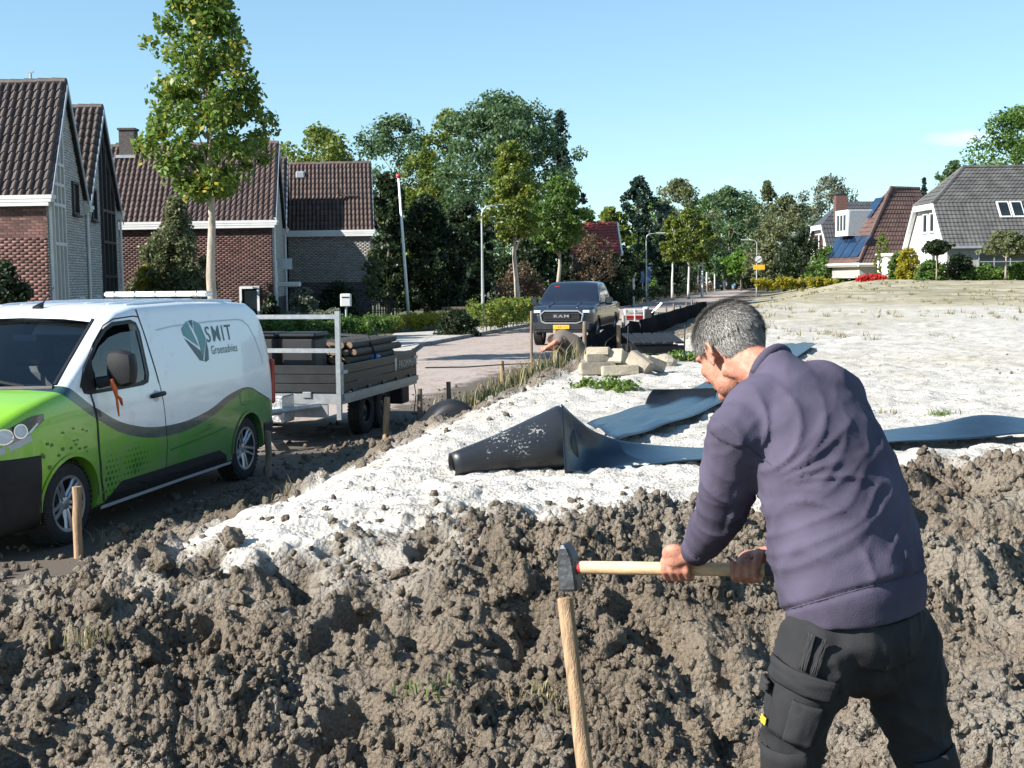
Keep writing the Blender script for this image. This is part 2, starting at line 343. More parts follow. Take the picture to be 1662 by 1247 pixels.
# ------------------------------------------------------------------ the field: sand plateau with a soil bank in front
def base_h(x, y):
    x = np.asarray(x, float); y = np.asarray(y, float)
    u = 0.9745*x-0.2245*y-ROAD_R
    yy = y + 0.22*np.sin(x*1.7+0.6) + 0.12*np.sin(x*4.1)
    Fh = np.interp(yy, [0, 4.3, 4.9, 5.5, 6.1, 6.7, 7.5, 14, 25, 40, 65, 100, 140], [.40, .36, .47, .66, .80, .84, .76, .76, .84, 1.0, 1.34, 1.86, 2.2])
    Fh = Fh + 0.26*smst(1.0, 2.7, x)*np.exp(-((yy-6.2)/0.75)**2) + 0.05*np.exp(-((x+0.2)/0.8)**2-((yy-6.6)/0.35)**2)
    wd = np.interp(y, [4, 10, 14, 20, 30, 200], [2.0, 1.9, 2.0, 1.9, 1.3, 2.5])
    tr = smst(19.5, 24.5, y); r = smst(0.25, np.interp(y, [0, 4, 6.5, 10, 16, 20], [2.4, 2.4, 2.75, 2.6, 2.4, 2.2]), u)*(1-tr) + smst(0.9, np.interp(y, [24, 40, 70, 100], [3.3, 3.6, 9, 14]), u)*tr
    z = Fh*r + 0.07*np.exp(-((u-0.95)/0.45)**2)*np.interp(y, [6, 9, 19, 22], [0.3, 0.8, 1, 0.2])
    z = z - 0.04*smst(0.0, -0.25, u)
    return z
def sand_mask(x, y):
    u = 0.9745*x-0.2245*y-ROAD_R; n1 = fbm(x*1.1, y*1.1, 5, 0.6); n2 = fbm(x*3.1+4, y*3.1, 4, 0.6)
    lim = 6.62 + 0.10*np.sin(x*2.1) - 0.75*np.exp(-((x+1.35)/0.55)**2) - 0.1*smst(1.2, 2.5, x)*-6.0
    a = smst(-0.20, 0.30, y-lim+0.45*n1+0.35*n2)
    b = smst(-0.16, 0.22, u-np.interp(y, [5, 7, 12, 20, 28, 40], [1.35, 1.5, 1.75, 2.3, 2.9, 1.8])+0.4*n1+0.35*n2)
    spill = smst(-0.10, 0.40, n1+0.6*n2)*smst(5.0, 6.5, y)*np.interp(x, [-2.4, -1.9, -0.7, 0.3, 1.2], [0, 1, .9, .35, .15])
    return np.maximum(a*b, 0.7*spill*smst(0.6, 1.3, u))
def detail_h(x, y, s):
    soil = 1-s; near = np.interp(y, [3, 12, 30, 60], [1, 1, 0.8, 0.3])
    w1 = 0.05*fbm(x*8+3, y*8, 3, .6); w2 = 0.05*fbm(x*8-7, y*8+5, 3, .6)
    X = x+w1; Y = y+w2
    rough = smst(-0.18, 0.30, fbm(x*0.95+2, y*0.95, 3)); rf = 0.22+0.88*rough
    c = rf*(0.05*clods(X, Y, 0.29, 0.20, 1) + 0.042*clods(X, Y, 0.125, 0.30, 2) + 0.036*clods(X, Y, 0.066, 0.45, 3) + 0.027*clods(X, Y, 0.038, 0.55, 4) + 0.045*np.abs(fbm(x*19, y*19, 3, .7)))
    c = c + 0.19*fbm(x*1.3, y*1.3, 3) + 0.085*fbm(x*4.3, y*4.3, 4, .55)
    pits = -0.15*smst(0.10, 0.36, fbm(x*2.4+9, y*2.4-3, 3))
    q = 0.045*fbm(x*1.8, y*3.2, 5, .6) + 0.03*clods(X, Y, 0.2, 0.15, 6) + 0.018*clods(X*0.7, Y, 0.07, 0.28, 7) - 0.02*np.abs(fbm(x*2.2, y*6.5, 3))
    q = q - 0.05*np.minimum(0.55, clods(X*0.55+Y*0.25, Y*0.45-X*0.2, 0.16, 0.16, 9))
    q = q + 0.03*fbm(x*0.25, y*0.25, 2)*np.interp(y, [8, 40], [0.2, 1.5])
    return (soil*(c+pits) + s*q)*near
def H(x, y): return float(base_h(x, y))
def HD(x, y):
    x = np.array([x], float); y = np.array([y], float); return float((base_h(x, y)+detail_h(x, y, sand_mask(x, y)))[0])
def build_field(name, y0, y1, ncol, step):
    ys = [y0]
    while ys[-1] < y1: ys.append(ys[-1]*(1+step(ys[-1])))
    ys = np.array(ys); A = np.linspace(-0.66, 0.60, ncol)
    Yg, Ag = np.meshgrid(ys, A, indexing='ij'); Xg = Ag*Yg
    u = 0.9745*Xg-0.2245*Yg-ROAD_R
    s = sand_mask(Xg, Yg); z = base_h(Xg, Yg)
    fade = smst(-0.25, 0.15, u)
    z = z + detail_h(Xg, Yg, s)*fade
    z = np.where(u < -0.30, -0.05, z)
    nr, nc = Yg.shape; idx = np.arange(nr*nc).reshape(nr, nc)
    keep = (u[:-1, :-1] > -0.5) & (u[1:, 1:] > -0.5) & (u[1:, :-1] > -0.5)
    f = np.stack([idx[:-1, :-1], idx[:-1, 1:], idx[1:, 1:], idx[1:, :-1]], -1)[keep]
    used = np.unique(f); remap = -np.ones(nr*nc, np.int64); remap[used] = np.arange(len(used))
    v = np.stack([Xg, Yg, z], -1).reshape(-1, 3)[used]; f = remap[f]
    me = np_mesh(name, v, f)
    veg = smst(24, 50, Yg+22*fbm(Xg*0.09, Yg*0.09, 4))*0.85
    veg = np.maximum(veg, 0.5*smst(0.30, 0.55, fbm(Xg*0.8, Yg*0.5, 4))*smst(9, 20, Yg)*s)
    colr = np.stack([s, veg*s, np.zeros_like(s), np.ones_like(s)], -1).reshape(-1, 4)[used].astype(np.float32)
    ca = me.color_attributes.new('cover', 'FLOAT_COLOR', 'POINT'); ca.data.foreach_set('color', colr.ravel())
    o = link(name, me, 'soil_and_sand', smooth=True); tag(o, kind='structure'); return o
build_field('soil_bank_terrain', 1.4, 9.0, 900, lambda y: 0.0026 if y > 3.5 else 0.012)
build_field('sand_field_terrain', 8.98, 135, 520, lambda y: 0.0055 if y < 26 else 0.011)
def chunk_shapes(n, sub):
    out = []
    for k in range(n):
        bm = bmesh.new(); bmesh.ops.create_icosphere(bm, subdivisions=sub, radius=1.0)
        off = Vector((k*7.1, k*3.3, 0)); sc = Vector((1, random.uniform(.65, 1), random.uniform(.55, .9)))
        for v in bm.verts:
            d = 1+0.6*mnoise.noise(v.co*1.3+off)+0.5*mnoise.noise(v.co*3.1+off)+0.34*mnoise.noise(v.co*6.5+off); v.co = Vector((v.co.x*sc.x, v.co.y*sc.y, v.co.z*sc.z))*d
        bm.verts.index_update(); out.append((np.array([v.co[:] for v in bm.verts]), np.array([[v.index for v in f.verts] for f in bm.faces]))); bm.free()
    return out
def scatter_clods(name, label, n, xr, yr, srange, want, seed, sub=1, power=2.2, umin=-0.35):
    rg = np.random.default_rng(seed); shapes = chunk_shapes(9, sub); V = []; Fc = []; b = 0
    y = rg.uniform(yr[0], yr[1], n*4); x = rg.uniform(xr[0], xr[1], n*4)*y
    s = sand_mask(x, y); u = 0.9745*x-0.2245*y-ROAD_R
    ok = (u > umin) & (rg.random(n*4) < want(s, x, y)); x = x[ok][:n]; y = y[ok][:n]; s = s[ok][:n]
    u = 0.9745*x-0.2245*y-ROAD_R; z = np.where(u < -0.15, 0.0, base_h(x, y)+detail_h(x, y, s))
    sz = srange[0]+(srange[1]-srange[0])*rg.random(len(x))**(power*2)
    for i in range(len(x)):
        vv, ff = shapes[rg.integers(9)]; a = rg.uniform(0, 6.28, 3); Rm = np.array(Euler(a).to_matrix())
        V.append((vv@Rm.T)*sz[i]+np.array([x[i], y[i], z[i]+sz[i]*0.25])); Fc.append(ff+b); b += len(vv)
    me = np_mesh(name, np.concatenate(V), np.concatenate(Fc))
    nn = len(me.vertices); ca = me.color_attributes.new('cover', 'FLOAT_COLOR', 'POINT')
    cc = np.zeros((nn, 4), np.float32); cc[:, 3] = 1; ca.data.foreach_set('color', cc.ravel())
    o = link(name, me, 'soil_and_sand', smooth=(sub > 1)); tag(o, label, 'soil', kind='stuff'); return o
scatter_clods('soil_clods', 'loose crumbly brown soil clods on the dug bank', 26000, (-.52, .52), (3.4, 7.6), (0.004, 0.030), lambda s, x, y: (1-0.93*s)*(0.25+0.75*smst(-0.18, 0.30, fbm(x*0.95+2, y*0.95, 3))), 3, sub=1)
scatter_clods('soil_lumps', 'larger torn lumps of soil on the bank', 380, (-.5, .5), (4.2, 7.4), (0.025, 0.07), lambda s, x, y: (1-1.0*s), 4, sub=3, power=1.6)
scatter_clods('verge_clods', 'soil crumbs along the road edge', 2600, (-.42, .08), (8, 32), (0.012, 0.06), lambda s, x, y: np.where(0.9745*x-0.2245*y-ROAD_R < 2.6, 1-0.9*s, 0), 5, sub=1)
scatter_clods('sand_crumbs', 'small dark crumbs lying on the white sand', 520, (-.3, .55), (6.8, 22), (0.006, 0.03), lambda s, x, y: s*0.9, 6, sub=1)

scatter_clods('road_crumbs', 'soil crumbs trodden onto the road beside the van', 2200, (-.62, -.02), (5.5, 24), (0.008, 0.05), lambda s, x, y: np.where(0.9745*x-0.2245*y-ROAD_R < 0.3, np.clip(1.0+0.55*(0.9745*x-0.2245*y-ROAD_R), 0.02, 1), 0), 8, sub=1, umin=-1.7)
# ================================================================== houses
mat('roof_tile', (0.056, 0.041, 0.037), 0.62, 0.25, 9, 0.25, 50, spec=0.4, island=0.28, objrand=0.28)
mat('roof_tile_red', (0.082, 0.053, 0.046), 0.62, 0.25, 9, 0.25, 50, spec=0.4, island=0.25, objrand=0.25)
mat('roof_red', (0.24, 0.045, 0.036), 0.7, 0.2, 5, 0.2, 50, island=0.25)
mat('roof_grey', (0.085, 0.083, 0.080), 0.7, 0.25, 1.3, 0.2, 50, island=0.22)
mat('roof_brown', (0.095, 0.055, 0.046), 0.7, 0.25, 1.3, 0.2, 50, island=0.22)
mat('roof_dark', (0.05, 0.052, 0.058), 0.65, 0.2, 2, 0.2, 50, island=0.2)
mat('brick_red', (0.135, 0.068, 0.058), 0.9, 0.2, 20, 0.3, 80, island=0.4, objrand=0.4)
mat('brick_grey', (0.46, 0.445, 0.415), 0.9, 0.15, 16, 0.3, 80, island=0.16)
mat('brick_taupe', (0.27, 0.25, 0.225), 0.9, 0.15, 16, 0.3, 80, island=0.18)
mat('brick_dark', (0.09, 0.075, 0.075), 0.9, 0.2, 16, 0.3, 80, island=0.3)
mat('mortar', (0.10, 0.066, 0.058), 0.95, 0.15, 12)
mat('mortar_grey', (0.32, 0.31, 0.29), 0.95, 0.15, 12)
mat('white_trim', (0.58, 0.58, 0.57), 0.5, 0.06, 3)
mat('white_render', (0.66, 0.65, 0.63), 0.85, 0.05, 1.5, 0.1, 40)
mat('grey_render', (0.33, 0.32, 0.30), 0.85, 0.08, 1.5)
mat('dark_frame', (0.025, 0.025, 0.028), 0.5, 0.1, 5)
mat('zinc', (0.36, 0.39, 0.42), 0.5, 0.1, 4, metal=0.4)
mat('window_glass', (0.015, 0.022, 0.026), 0.05, 0.3, 0.7, spec=0.4)
mat('blind', (0.42, 0.45, 0.46), 0.6, 0.1, 3)
mat('solar', (0.012, 0.03, 0.07), 0.12, 0.3, 1.5, spec=0.7)
mat('soot_brick', (0.085, 0.07, 0.065), 0.9, 0.3, 14, 0.4, 70)

def tile_mesh(wd, ln, th=0.018, arch=0.085, name='tile'):
    """one pantile, local x across, y up the slope, z off the roof"""
    xs = np.linspace(-wd/2-0.006, wd/2+0.006, 7); zz = [0.0, 0.25, 0.85, 1.0, 0.72, 0.2, -0.05]
    v = []; f = []
    for dz in (0, -th):
        for y, lift in ((-ln*0.53, 0.028), (ln*0.55, 0.0)):
            for x, q in zip(xs, zz): v.append((x, y, q*arch+lift+dz))
    def q(a, j): return a*7+j
    for j in range(6):
        f.append((q(0, j), q(0, j+1), q(1, j+1), q(1, j))); f.append((q(2, j+1), q(2, j), q(3, j), q(3, j+1)))
        f.append((q(2, j), q(2, j+1), q(0, j+1), q(0, j)))
    f += [(q(0, 0), q(1, 0), q(3, 0), q(2, 0)), (q(1, 6), q(0, 6), q(2, 6), q(3, 6))]
    me = bpy.data.meshes.new(name); me.from_pydata(v, [], f); me.update(); return me
def place_pieces(name, me, mats, parent, mlist, limit, rest_name):
    """the first `limit` pieces are objects of their own, the others one joined part"""
    for k in (mats if isinstance(mats, (list, tuple)) else [mats]): me.materials.append(MATS[k])
    inv = parent.matrix_world.inverted()
    for M in mlist[:limit]:
        o = bpy.data.objects.new(name, me); COL.objects.link(o); o.parent = parent; o.matrix_local = M
    rest = mlist[limit:]
    if rest:
        co = np.array([v.co[:] for v in me.vertices]); fc = [list(p.vertices) for p in me.polygons]; V = []; Fq = []; b = 0
        fq = np.array([f for f in fc if len(f) == 4])
        for M in rest:
            m = np.array(M); V.append(co@m[:3, :3].T+m[:3, 3]); Fq.append(fq+b); b += len(co)
        m2 = np_mesh(rest_name, np.concatenate(V), np.concatenate(Fq))
        o = link(rest_name, m2, mats, parent); o['kind'] = 'stuff'
def slope_tiles(roof, p0, ex, ey, wid, ln, tw, tl, mats, limit, mask=None, order=None):
    """tiles over the parallelogram p0 + a*ex + b*ey (a in 0..wid, b in 0..ln); ex, ey unit vectors; ey up the slope"""
    ez = ex.cross(ey).normalized(); nx = max(1, round(wid/tw)); ny = max(1, round(ln/tl)); tw = wid/nx; tl = ln/ny
    me = tile_mesh(tw, tl); ms = []
    for j in range(ny):
        for i in range(nx):
            a = (i+0.5)*tw; b = (j+0.5)*tl
            if mask and not mask(a, b): continue
            ms.append(Matrix(((ex.x, ey.x, ez.x, 0), (ex.y, ey.y, ez.y, 0), (ex.z, ey.z, ez.z, 0), (0, 0, 0, 1))) )
            jit = Matrix.Rotation(random.gauss(0, 0.006), 4, 'Z') @ Matrix.Rotation(random.gauss(0, 0.008), 4, 'Y')
            pos = p0+ex*a+ey*b+ez*(0.008+random.random()*0.006)
            ms[-1] = Matrix.Translation(pos) @ ms[-1] @ jit
    if order: ms.sort(key=order)
    place_pieces('tile', me, mats, roof, ms, limit, 'far_tiles')
def brick_face(parent, p0, ex, wid, z1, m, mortar, name='brick_courses', holes=(), bw=0.22, bh=0.075, top=None, limit=0, nout=None, rev=False):
    """running-bond bricks on the wall p0 + a*ex (0..wid) x z (0..z1), facing nout; holes are (a0,a1,z0,z1)"""
    nout = nout or Vector((ex.y, -ex.x, 0)); ms = []; bl = bw-0.011; hh = bh-0.011
    nz = int(z1/bh); nx = int(wid/bw)+2
    for j in range(nz):
        z = (j+0.5)*bh
        for i in range(nx):
            a = (i+(0.5 if j % 2 else 0.0))*bw; a0 = max(0.0, a-bl/2); a1 = min(wid, a+bl/2)
            if a1-a0 < 0.04: continue
            if any(h[0] < (a0+a1)/2 < h[1] and h[2] < z < h[3] for h in holes): continue
            if top and not top((a0+a1)/2, z): continue
            pos = p0+ex*((a0+a1)/2)+Vector((0, 0, z))+nout*(-0.005+random.random()*0.0025)
            ms.append((pos, (a1-a0)/bl))
    b = MB(); b.box((0, 0, 0), (bl, 0.02, hh)); me = b.mesh('brick')
    rot = Matrix(((ex.x, -nout.x, 0, 0), (ex.y, -nout.y, 0, 0), (0, 0, 1, 0), (0, 0, 0, 1)))
    if rev: ms = ms[::-1]
    mm = [Matrix.Translation(p) @ rot @ Matrix.Diagonal((s, 1, 1, 1)) for p, s in ms]
    place_pieces('brick', me, m, parent, mm, limit, name)
def window(parent, p, ex, w_, h_, nout, frame='white_trim', nx=1, ny=1, fw=0.07, name='window', sill=True):
    """p = lower left corner on the wall, ex along the wall"""
    Mx = Matrix(((ex.x, nout.x, 0, p.x), (ex.y, nout.y, 0, p.y), (0, 0, 1, p.z), (0, 0, 0, 1)))
    f = MB()
    for a in (fw/2, w_-fw/2): f.box((a, 0.03, h_/2), (fw, 0.08, h_), M=Mx)
    for c in (fw/2, h_-fw/2): f.box((w_/2, 0.033, c), (w_-2*fw, 0.074, fw), M=Mx)
    for i in range(1, nx): f.box((w_*i/nx, 0.026, h_/2), (fw*0.8, 0.06, h_-2*fw), M=Mx)
    for j in range(1, ny): f.box((w_/2, 0.022, h_*j/ny), (w_-2*fw, 0.05, fw*0.7), M=Mx)
    o = f.build(name, frame, parent)
    g_ = MB()
    for i in range(nx):
        for j in range(ny):
            c = MB(); cw = w_/nx-0.02; ch = h_/ny-0.02
            c.box((w_*(i+0.5)/nx, 0.012, h_*(j+0.5)/ny), (cw, 0.012, ch), M=Mx); c.build('pane', 'window_glass', o)
    if sill:
        c = MB(); c.box((w_/2, 0.07, -0.03), (w_+0.12, 0.16, 0.05), M=Mx); c.build('sill', frame, o)
    return o

E1 = Vector((-1, 0.10, 0)).normalized()      # fronts run left
E2 = Vector((-0.13, 1, 0)).normalized()      # gables run back
NF = Vector((-E1.y, E1.x, 0)); NF = NF if NF.y < 0 else -NF
NG = Vector((E2.y, -E2.x, 0))
ZE, ZR = 4.4, 7.65
def terrace_house(R0, L, depth, label, tiles=('roof_tile', 'roof_tile'), front='red', tile_limit=0, brick_limit=0, tw=0.215, extra=None, front_split=None, ze=ZE, zr=ZR):
    h = empty('terraced_house', (0, 0, 0), 0, label, 'house', 'brick houses left of the road')
    R0 = Vector((R0[0], R0[1], 0)); fl = R0+E1*L; bl = fl+E2*depth; br = R0+E2*depth; up = Vector((0, 0, 1)); hd = depth/2
    wl = MB(); a = [R0, fl, bl, br]
    wl.add([p for p in a]+[p+up*ze for p in a]+[R0+E2*hd+up*zr, fl+E2*hd+up*zr],
           [(0, 1, 5, 4), (1, 2, 6, 9, 5), (2, 3, 7, 6), (3, 0, 4, 8, 7)])
    wall = wl.build('wall', 'mortar', h)
    # front bricks (left to right from the corner nearest the gable)
    fo = front_split
    if front == 'red': brick_face(wall, R0, E1, min(L, 6.5), ze-0.3, 'brick_red', 'mortar', limit=brick_limit, nout=NF, holes=extra or (), rev=True)
    else:
        brick_face(wall, R0+NF*0.0, E1, L, 2.0, 'brick_dark', 'mortar', 'lower_bricks', nout=NF)
        brick_face(wall, R0+up*2.0, E1, L, ze-2.3, 'brick_taupe', 'mortar_grey', 'upper_bricks', nout=NF)
    sl = (ze-zr)/hd
    def under(a, z):
        return z < (ze + (a if a < hd else depth-a)*(zr-ze)/hd) - 0.12
    brick_face(wall, R0, E2, depth, 1.45, 'brick_dark', 'mortar', 'gable_base_bricks', nout=NG, holes=h.get('x', ()))
    brick_face(wall, R0+up*1.45, E2, depth, zr-1.45, 'brick_grey', 'mortar_grey', 'gable_bricks', nout=NG, top=lambda a, z: under(a, z+1.45))
    # roof deck + tiles + ridge + verge boards + gutter
    ov = 0.12; ln = math.hypot(hd+0.1, (zr-ze)*(hd+0.1)/hd)
    rf = MB(); T = 0.06
    q0 = R0-E2*0.1-E1*ov+up*(ze-0.1*(zr-ze)/hd); ey = (E2*hd+up*(zr-ze)).normalized(); ey2 = (-E2*hd+up*(zr-ze)).normalized()
    q1 = br+E2*0.1-E1*ov+up*(ze-0.1*(zr-ze)/hd)
    for q, e, sg in ((q0, ey, 1), (q1, ey2, -1)):
        nn = (E1.cross(e)*-1).normalized(); nn = nn if nn.z > 0 else -nn
        c = [q, q+E1*(L+ov), q+E1*(L+ov)+e*ln, q+e*ln]
        rf.add(c+[p-nn*T for p in c], [(0, 1, 2, 3), (7, 6, 5, 4), (0, 4, 5, 1), (1, 5, 6, 2), (2, 6, 7, 3), (3, 7, 4, 0)])
    roof = rf.build('roof', 'dark_frame', h)
    vis = min(L+ov, 9.0 if L < 9 else L+ov)
    slope_tiles(roof, q0+E1*vis, -E1, ey, vis, ln, tw, 0.335, tiles[0], tile_limit, order=lambda M: -(M.translation.x*1.0))
    slope_tiles(roof, q1, E1, ey2, min(3.0, L), ln, tw, 0.335, tiles[0], 0)
    rt = (R0+E2*hd+up*(zr+0.02))-E1*ov; ms = []
    nr = int(vis/0.4); bt = MB(); bt.tube([(0, 0, 0), (0.41, 0, 0.012)], [0.105, 0.115], 8); me = bt.mesh('ridge_tile')
    rr = Matrix(((E1.x, -E1.y, 0, 0), (E1.y, E1.x, 0, 0), (0, 0, 1, 0), (0, 0, 0, 1)))
    for k in range(nr): ms.append(Matrix.Translation(rt+E1*(k*0.4)+up*random.uniform(0, .012)) @ rr)
    me.materials.append(MATS[tiles[1]])
    for M in ms:
        o = bpy.data.objects.new('ridge_tile', me); COL.objects.link(o); o.parent = roof; o.matrix_local = M
    vb = MB()
    for q, e in ((q0, ey), (q1, ey2)):
        M = align(q-E1*0.0+up*0.0, q+e*ln); 
        c0 = q+NG*0.02; c1 = q+e*ln+NG*0.02; dn = up*-0.2
        vb.add([c0, c1, c1+dn, c0+dn, c0+NG*0.03, c1+NG*0.03, c1+dn+NG*0.03, c0+dn+NG*0.03], [(4, 5, 6, 7), (0, 1, 5, 4), (3, 2, 6, 7), (0, 4, 7, 3), (1, 2, 6, 5)])
    vb.build('verge_board', 'dark_frame' if front == 'x' else 'zinc', roof)
    gt = MB(); Mg = Matrix.Translation(R0+NF*0.10+up*(ze-0.17)+E1*(L/2-0.05)) @ rr
    gt.box((0, 0, 0.02), (L+0.35, 0.22, 0.08), M=Mg); gt.box((0, -0.015, 0.11), (L+0.41, 0.27, 0.10), M=Mg); gt.box((0, 0.05, -0.07), (L+0.2, 0.10, 0.10), M=Mg)
    gt.build('gutter', 'white_trim', h)
    return h, wall, roof
def tall_glazing(h, R0, a0, a1, ztop0, ztop1, nx, zs, frame, name='stair_window'):
    """tall window strip on the gable with a raked top"""
    R0 = Vector((R0[0], R0[1], 0)); Mx = Matrix(((E2.x, NG.x, 0, R0.x), (E2.y, NG.y, 0, R0.y), (0, 0, 1, 0), (0, 0, 0, 1))); f = MB()
    def zt(a): return ztop0+(ztop1-ztop0)*(a-a0)/(a1-a0)
    fw = 0.09
    for i in range(nx+1):
        a = a0+(a1-a0)*i/nx; f.box((a, 0.05, zt(a)/2), (fw, 0.10, zt(a)), M=Mx)
    for z in zs:
        al = a0
        if z > ztop0: al = a0+(a1-a0)*(z-ztop0)/(ztop1-ztop0)
        f.box(((al+a1)/2, 0.055, z), (a1-al, 0.08, fw), M=Mx)
    f.tube([Mx @ Vector((a0, 0.06, ztop0)), Mx @ Vector((a1, 0.06, ztop1))], 0.07, 4)
    o = f.build(name, frame, h); zz = [0.05]+list(zs)
    for i in range(nx):
        for j, z in enumerate(zz):
            b0 = a0+(a1-a0)*i/nx+0.04; b1 = a0+(a1-a0)*(i+1)/nx-0.04; z1 = zz[j+1] if j+1 < len(zz) else 9
            p = [(b0, 0.022, z), (b1, 0.022, z), (b1, 0.022, min(z1, zt(b1))), (b0, 0.022, min(z1, zt(b0)))]
            if p[2][2] <= z+0.02: continue
            p[3] = (b0, 0.022, max(p[3][2], z+0.01)); c = MB(); c.add(p, [(0, 1, 2, 3)], Mx); c.build('pane', 'window_glass', o, fix=False)
    return o
def on_gable(R0, a, z): R0 = Vector((R0[0], R0[1], 0)); return R0+E2*a+Vector((0, 0, z))
def downpipe(h, R0, a, ztop, box=True, off=0.07):
    b = MB(); p = on_gable(R0, a, 0)+NG*off; b.tube([p, p+Vector((0, 0, ztop))], 0.045, 8)
    if box: b.box(p+Vector((0, 0, ztop+0.14)), (0.28, 0.2, 0.3), math.atan2(E2.y, E2.x))
    b.build('downpipe', 'white_trim', h)
# A: nearest on the left
RA = (-12.12, 32.5)
hA, wA, rA = terrace_house(RA, 6.0, 4.8, 'leftmost steep roofed house of red and grey brick, nearest the van', tile_limit=290, brick_limit=290)
tall_glazing(hA, RA, 0.45, 1.75, 4.75, 6.6, 3, (1.55, 3.15, 4.2, 4.75, 5.3), 'white_trim')
window(hA, on_gable(RA, 3.0, 4.05), E2, 0.75, 0.95, NG, 'dark_frame')
window(hA, on_gable(RA, 3.3, 0.2), E2, 0.7, 1.5, NG, 'white_trim')
downpipe(hA, RA, 4.75, 4.25); downpipe(hA, RA, 0.08, 4.2, False)
b = MB(); b.tube([on_gable(RA, 2.4, 7.7)+E1*0.9, on_gable(RA, 2.4, 7.95)+E1*0.9], 0.03, 6); b.box(on_gable(RA, 2.4, 7.97)+E1*0.9, (0.16, 0.05, 0.05)); b.build('roof_vent', 'zinc', rA)
RB = (-12.74, 37.3)
hB, wB, rB = terrace_house(RB, 6.0, 5.3, 'narrow grey gabled house squeezed behind the leftmost house')
window(hB, on_gable(RB, 0.75, 4.0), E2, 0.7, 1.0, NG, 'dark_frame')
window(hB, on_gable(RB, 0.9, 0.2), E2, 0.6, 1.5, NG, 'white_trim')
tall_glazing(hB, RB, 2.2, 4.2, 7.0, 5.0, 3, (1.2, 2.3, 3.4, 4.4), 'dark_frame')
downpipe(hB, RB, 5.25, 4.25)
RC = (-9.04, 47.1)
hC, wC, rC = terrace_house(RC, 13.0, 7.6, 'wide house with chimney behind the young maple tree', tiles=('roof_tile_red', 'roof_tile_red'), tile_limit=300, extra=((0.55, 1.35, 0.0, 1.95),))
window(hC, Vector((RC[0], RC[1], 0.55))+E1*1.33, -E1, 0.78, 1.35, NF, 'white_trim', fw=0.09)
downpipe(hC, RC, 0.12, 4.2); downpipe(hC, RC, 0.75, 2.9, False)
bx = MB(); bx.box(on_gable(RC, 1.2, 2.75)+NG*0.30, (0.7, 0.5, 0.42), math.atan2(NG.y, NG.x)); bx.build('flue_box', 'zinc', hC)
bx = MB()
for kz in range(2): bx.box(on_gable(RC, 2.6+kz*0.7, 1.95)+NG*0.45, (0.9, 0.42, 0.2), math.atan2(NG.y, NG.x), bev=0.04)
bx.build('awning_case', 'white_trim', hC)
ch = MB(); pc = Vector((RC[0], RC[1], 0))+E1*6.15+E2*3.5; ch.box(pc+Vector((0, 0, 7.75)), (0.62, 0.55, 1.1)); ch.box(pc+Vector((0, 0, 8.33)), (0.72, 0.64, 0.08)); ch.build('chimney', 'soot_brick', rC)
ch = MB(); ch.box(pc+Vector((0, -0.1, 7.2)), (0.8, 0.8, 0.12)); ch.build('lead_flashing', 'zinc', rC)
RC2 = (-10.02, 54.7)
hC2, _, _ = terrace_house(RC2, 5.0, 5.0, 'sliver of a dark gable behind the wide chimney house')
downpipe(hC2, RC2, 0.3, 4.2)
RD = (-6.42, 57.0)
hD, wD, rD = terrace_house(RD, 3.9, 5.6, 'grey brick house with red brown roof, farthest of the row', tiles=('roof_tile_red', 'roof_tile_red'), front='grey', tw=0.19)
b = MB(); q = Vector((RD[0], RD[1], 0))+E1*3.3+E2*2.25+Vector((0, 0, 7.12)); b.box(q+NF*0.05, (0.42, 0.3, 0.34), bev=0.05); b.build('roof_vent', 'zinc', rD)
b = MB(); q = Vector((RD[0], RD[1], 0))+E1*1.0+E2*1.2; b.box(q+Vector((0, -0.06, 6.05)), (0.75, 0.12, 0.05)); b.box(q+Vector((-0.36, -0.10, 6.2)), (0.05, 0.1, 0.34)); b.build('ladder_hook', 'soot_brick', rD)
# the rear eave wall that throws its shadow over the last house's front is the gable of its neighbour

# ------------------------------------------------------------------ houses right of the field
def pan_rows(parent, corners_lo, corners_hi, m, n_rows, name='tile_row', th=0.07, cols=0):
    """courses of tiles on a (possibly tapering) slope: lo=(left,right), hi=(left,right); each course is one overlapping strip with ribs"""
    a, b_ = (Vector(p) for p in corners_lo); c, d_ = (Vector(p) for p in corners_hi)
    nn = (b_-a).cross(c-a).normalized(); nn = nn if nn.z > 0 else -nn
    for j in range(n_rows):
        f0 = j/n_rows; f1 = min(1.0, (j+1.12)/n_rows); l0 = a.lerp(c, f0); r0 = b_.lerp(d_, f0); l1 = a.lerp(c, f1); r1 = b_.lerp(d_, f1)
        n_ = max(2, int((r0-l0).length/0.15)); vs = []; fs = []
        for i in range(n_+1):
            t = i/n_; hump = 0.028*(i % 2); jt = random.uniform(-.006, .006)
            vs += [l0.lerp(r0, t)+nn*(th+hump+jt), l1.lerp(r1, t)+nn*(0.012+hump), l0.lerp(r0, t)+nn*0.0]
        for i in range(n_):
            k = i*3; fs += [(k, k+3, k+4, k+1), (k+2, k+5, k+3, k)]
        q = MB(); q.add(vs, fs); q.build(name, m, parent, fix=False)
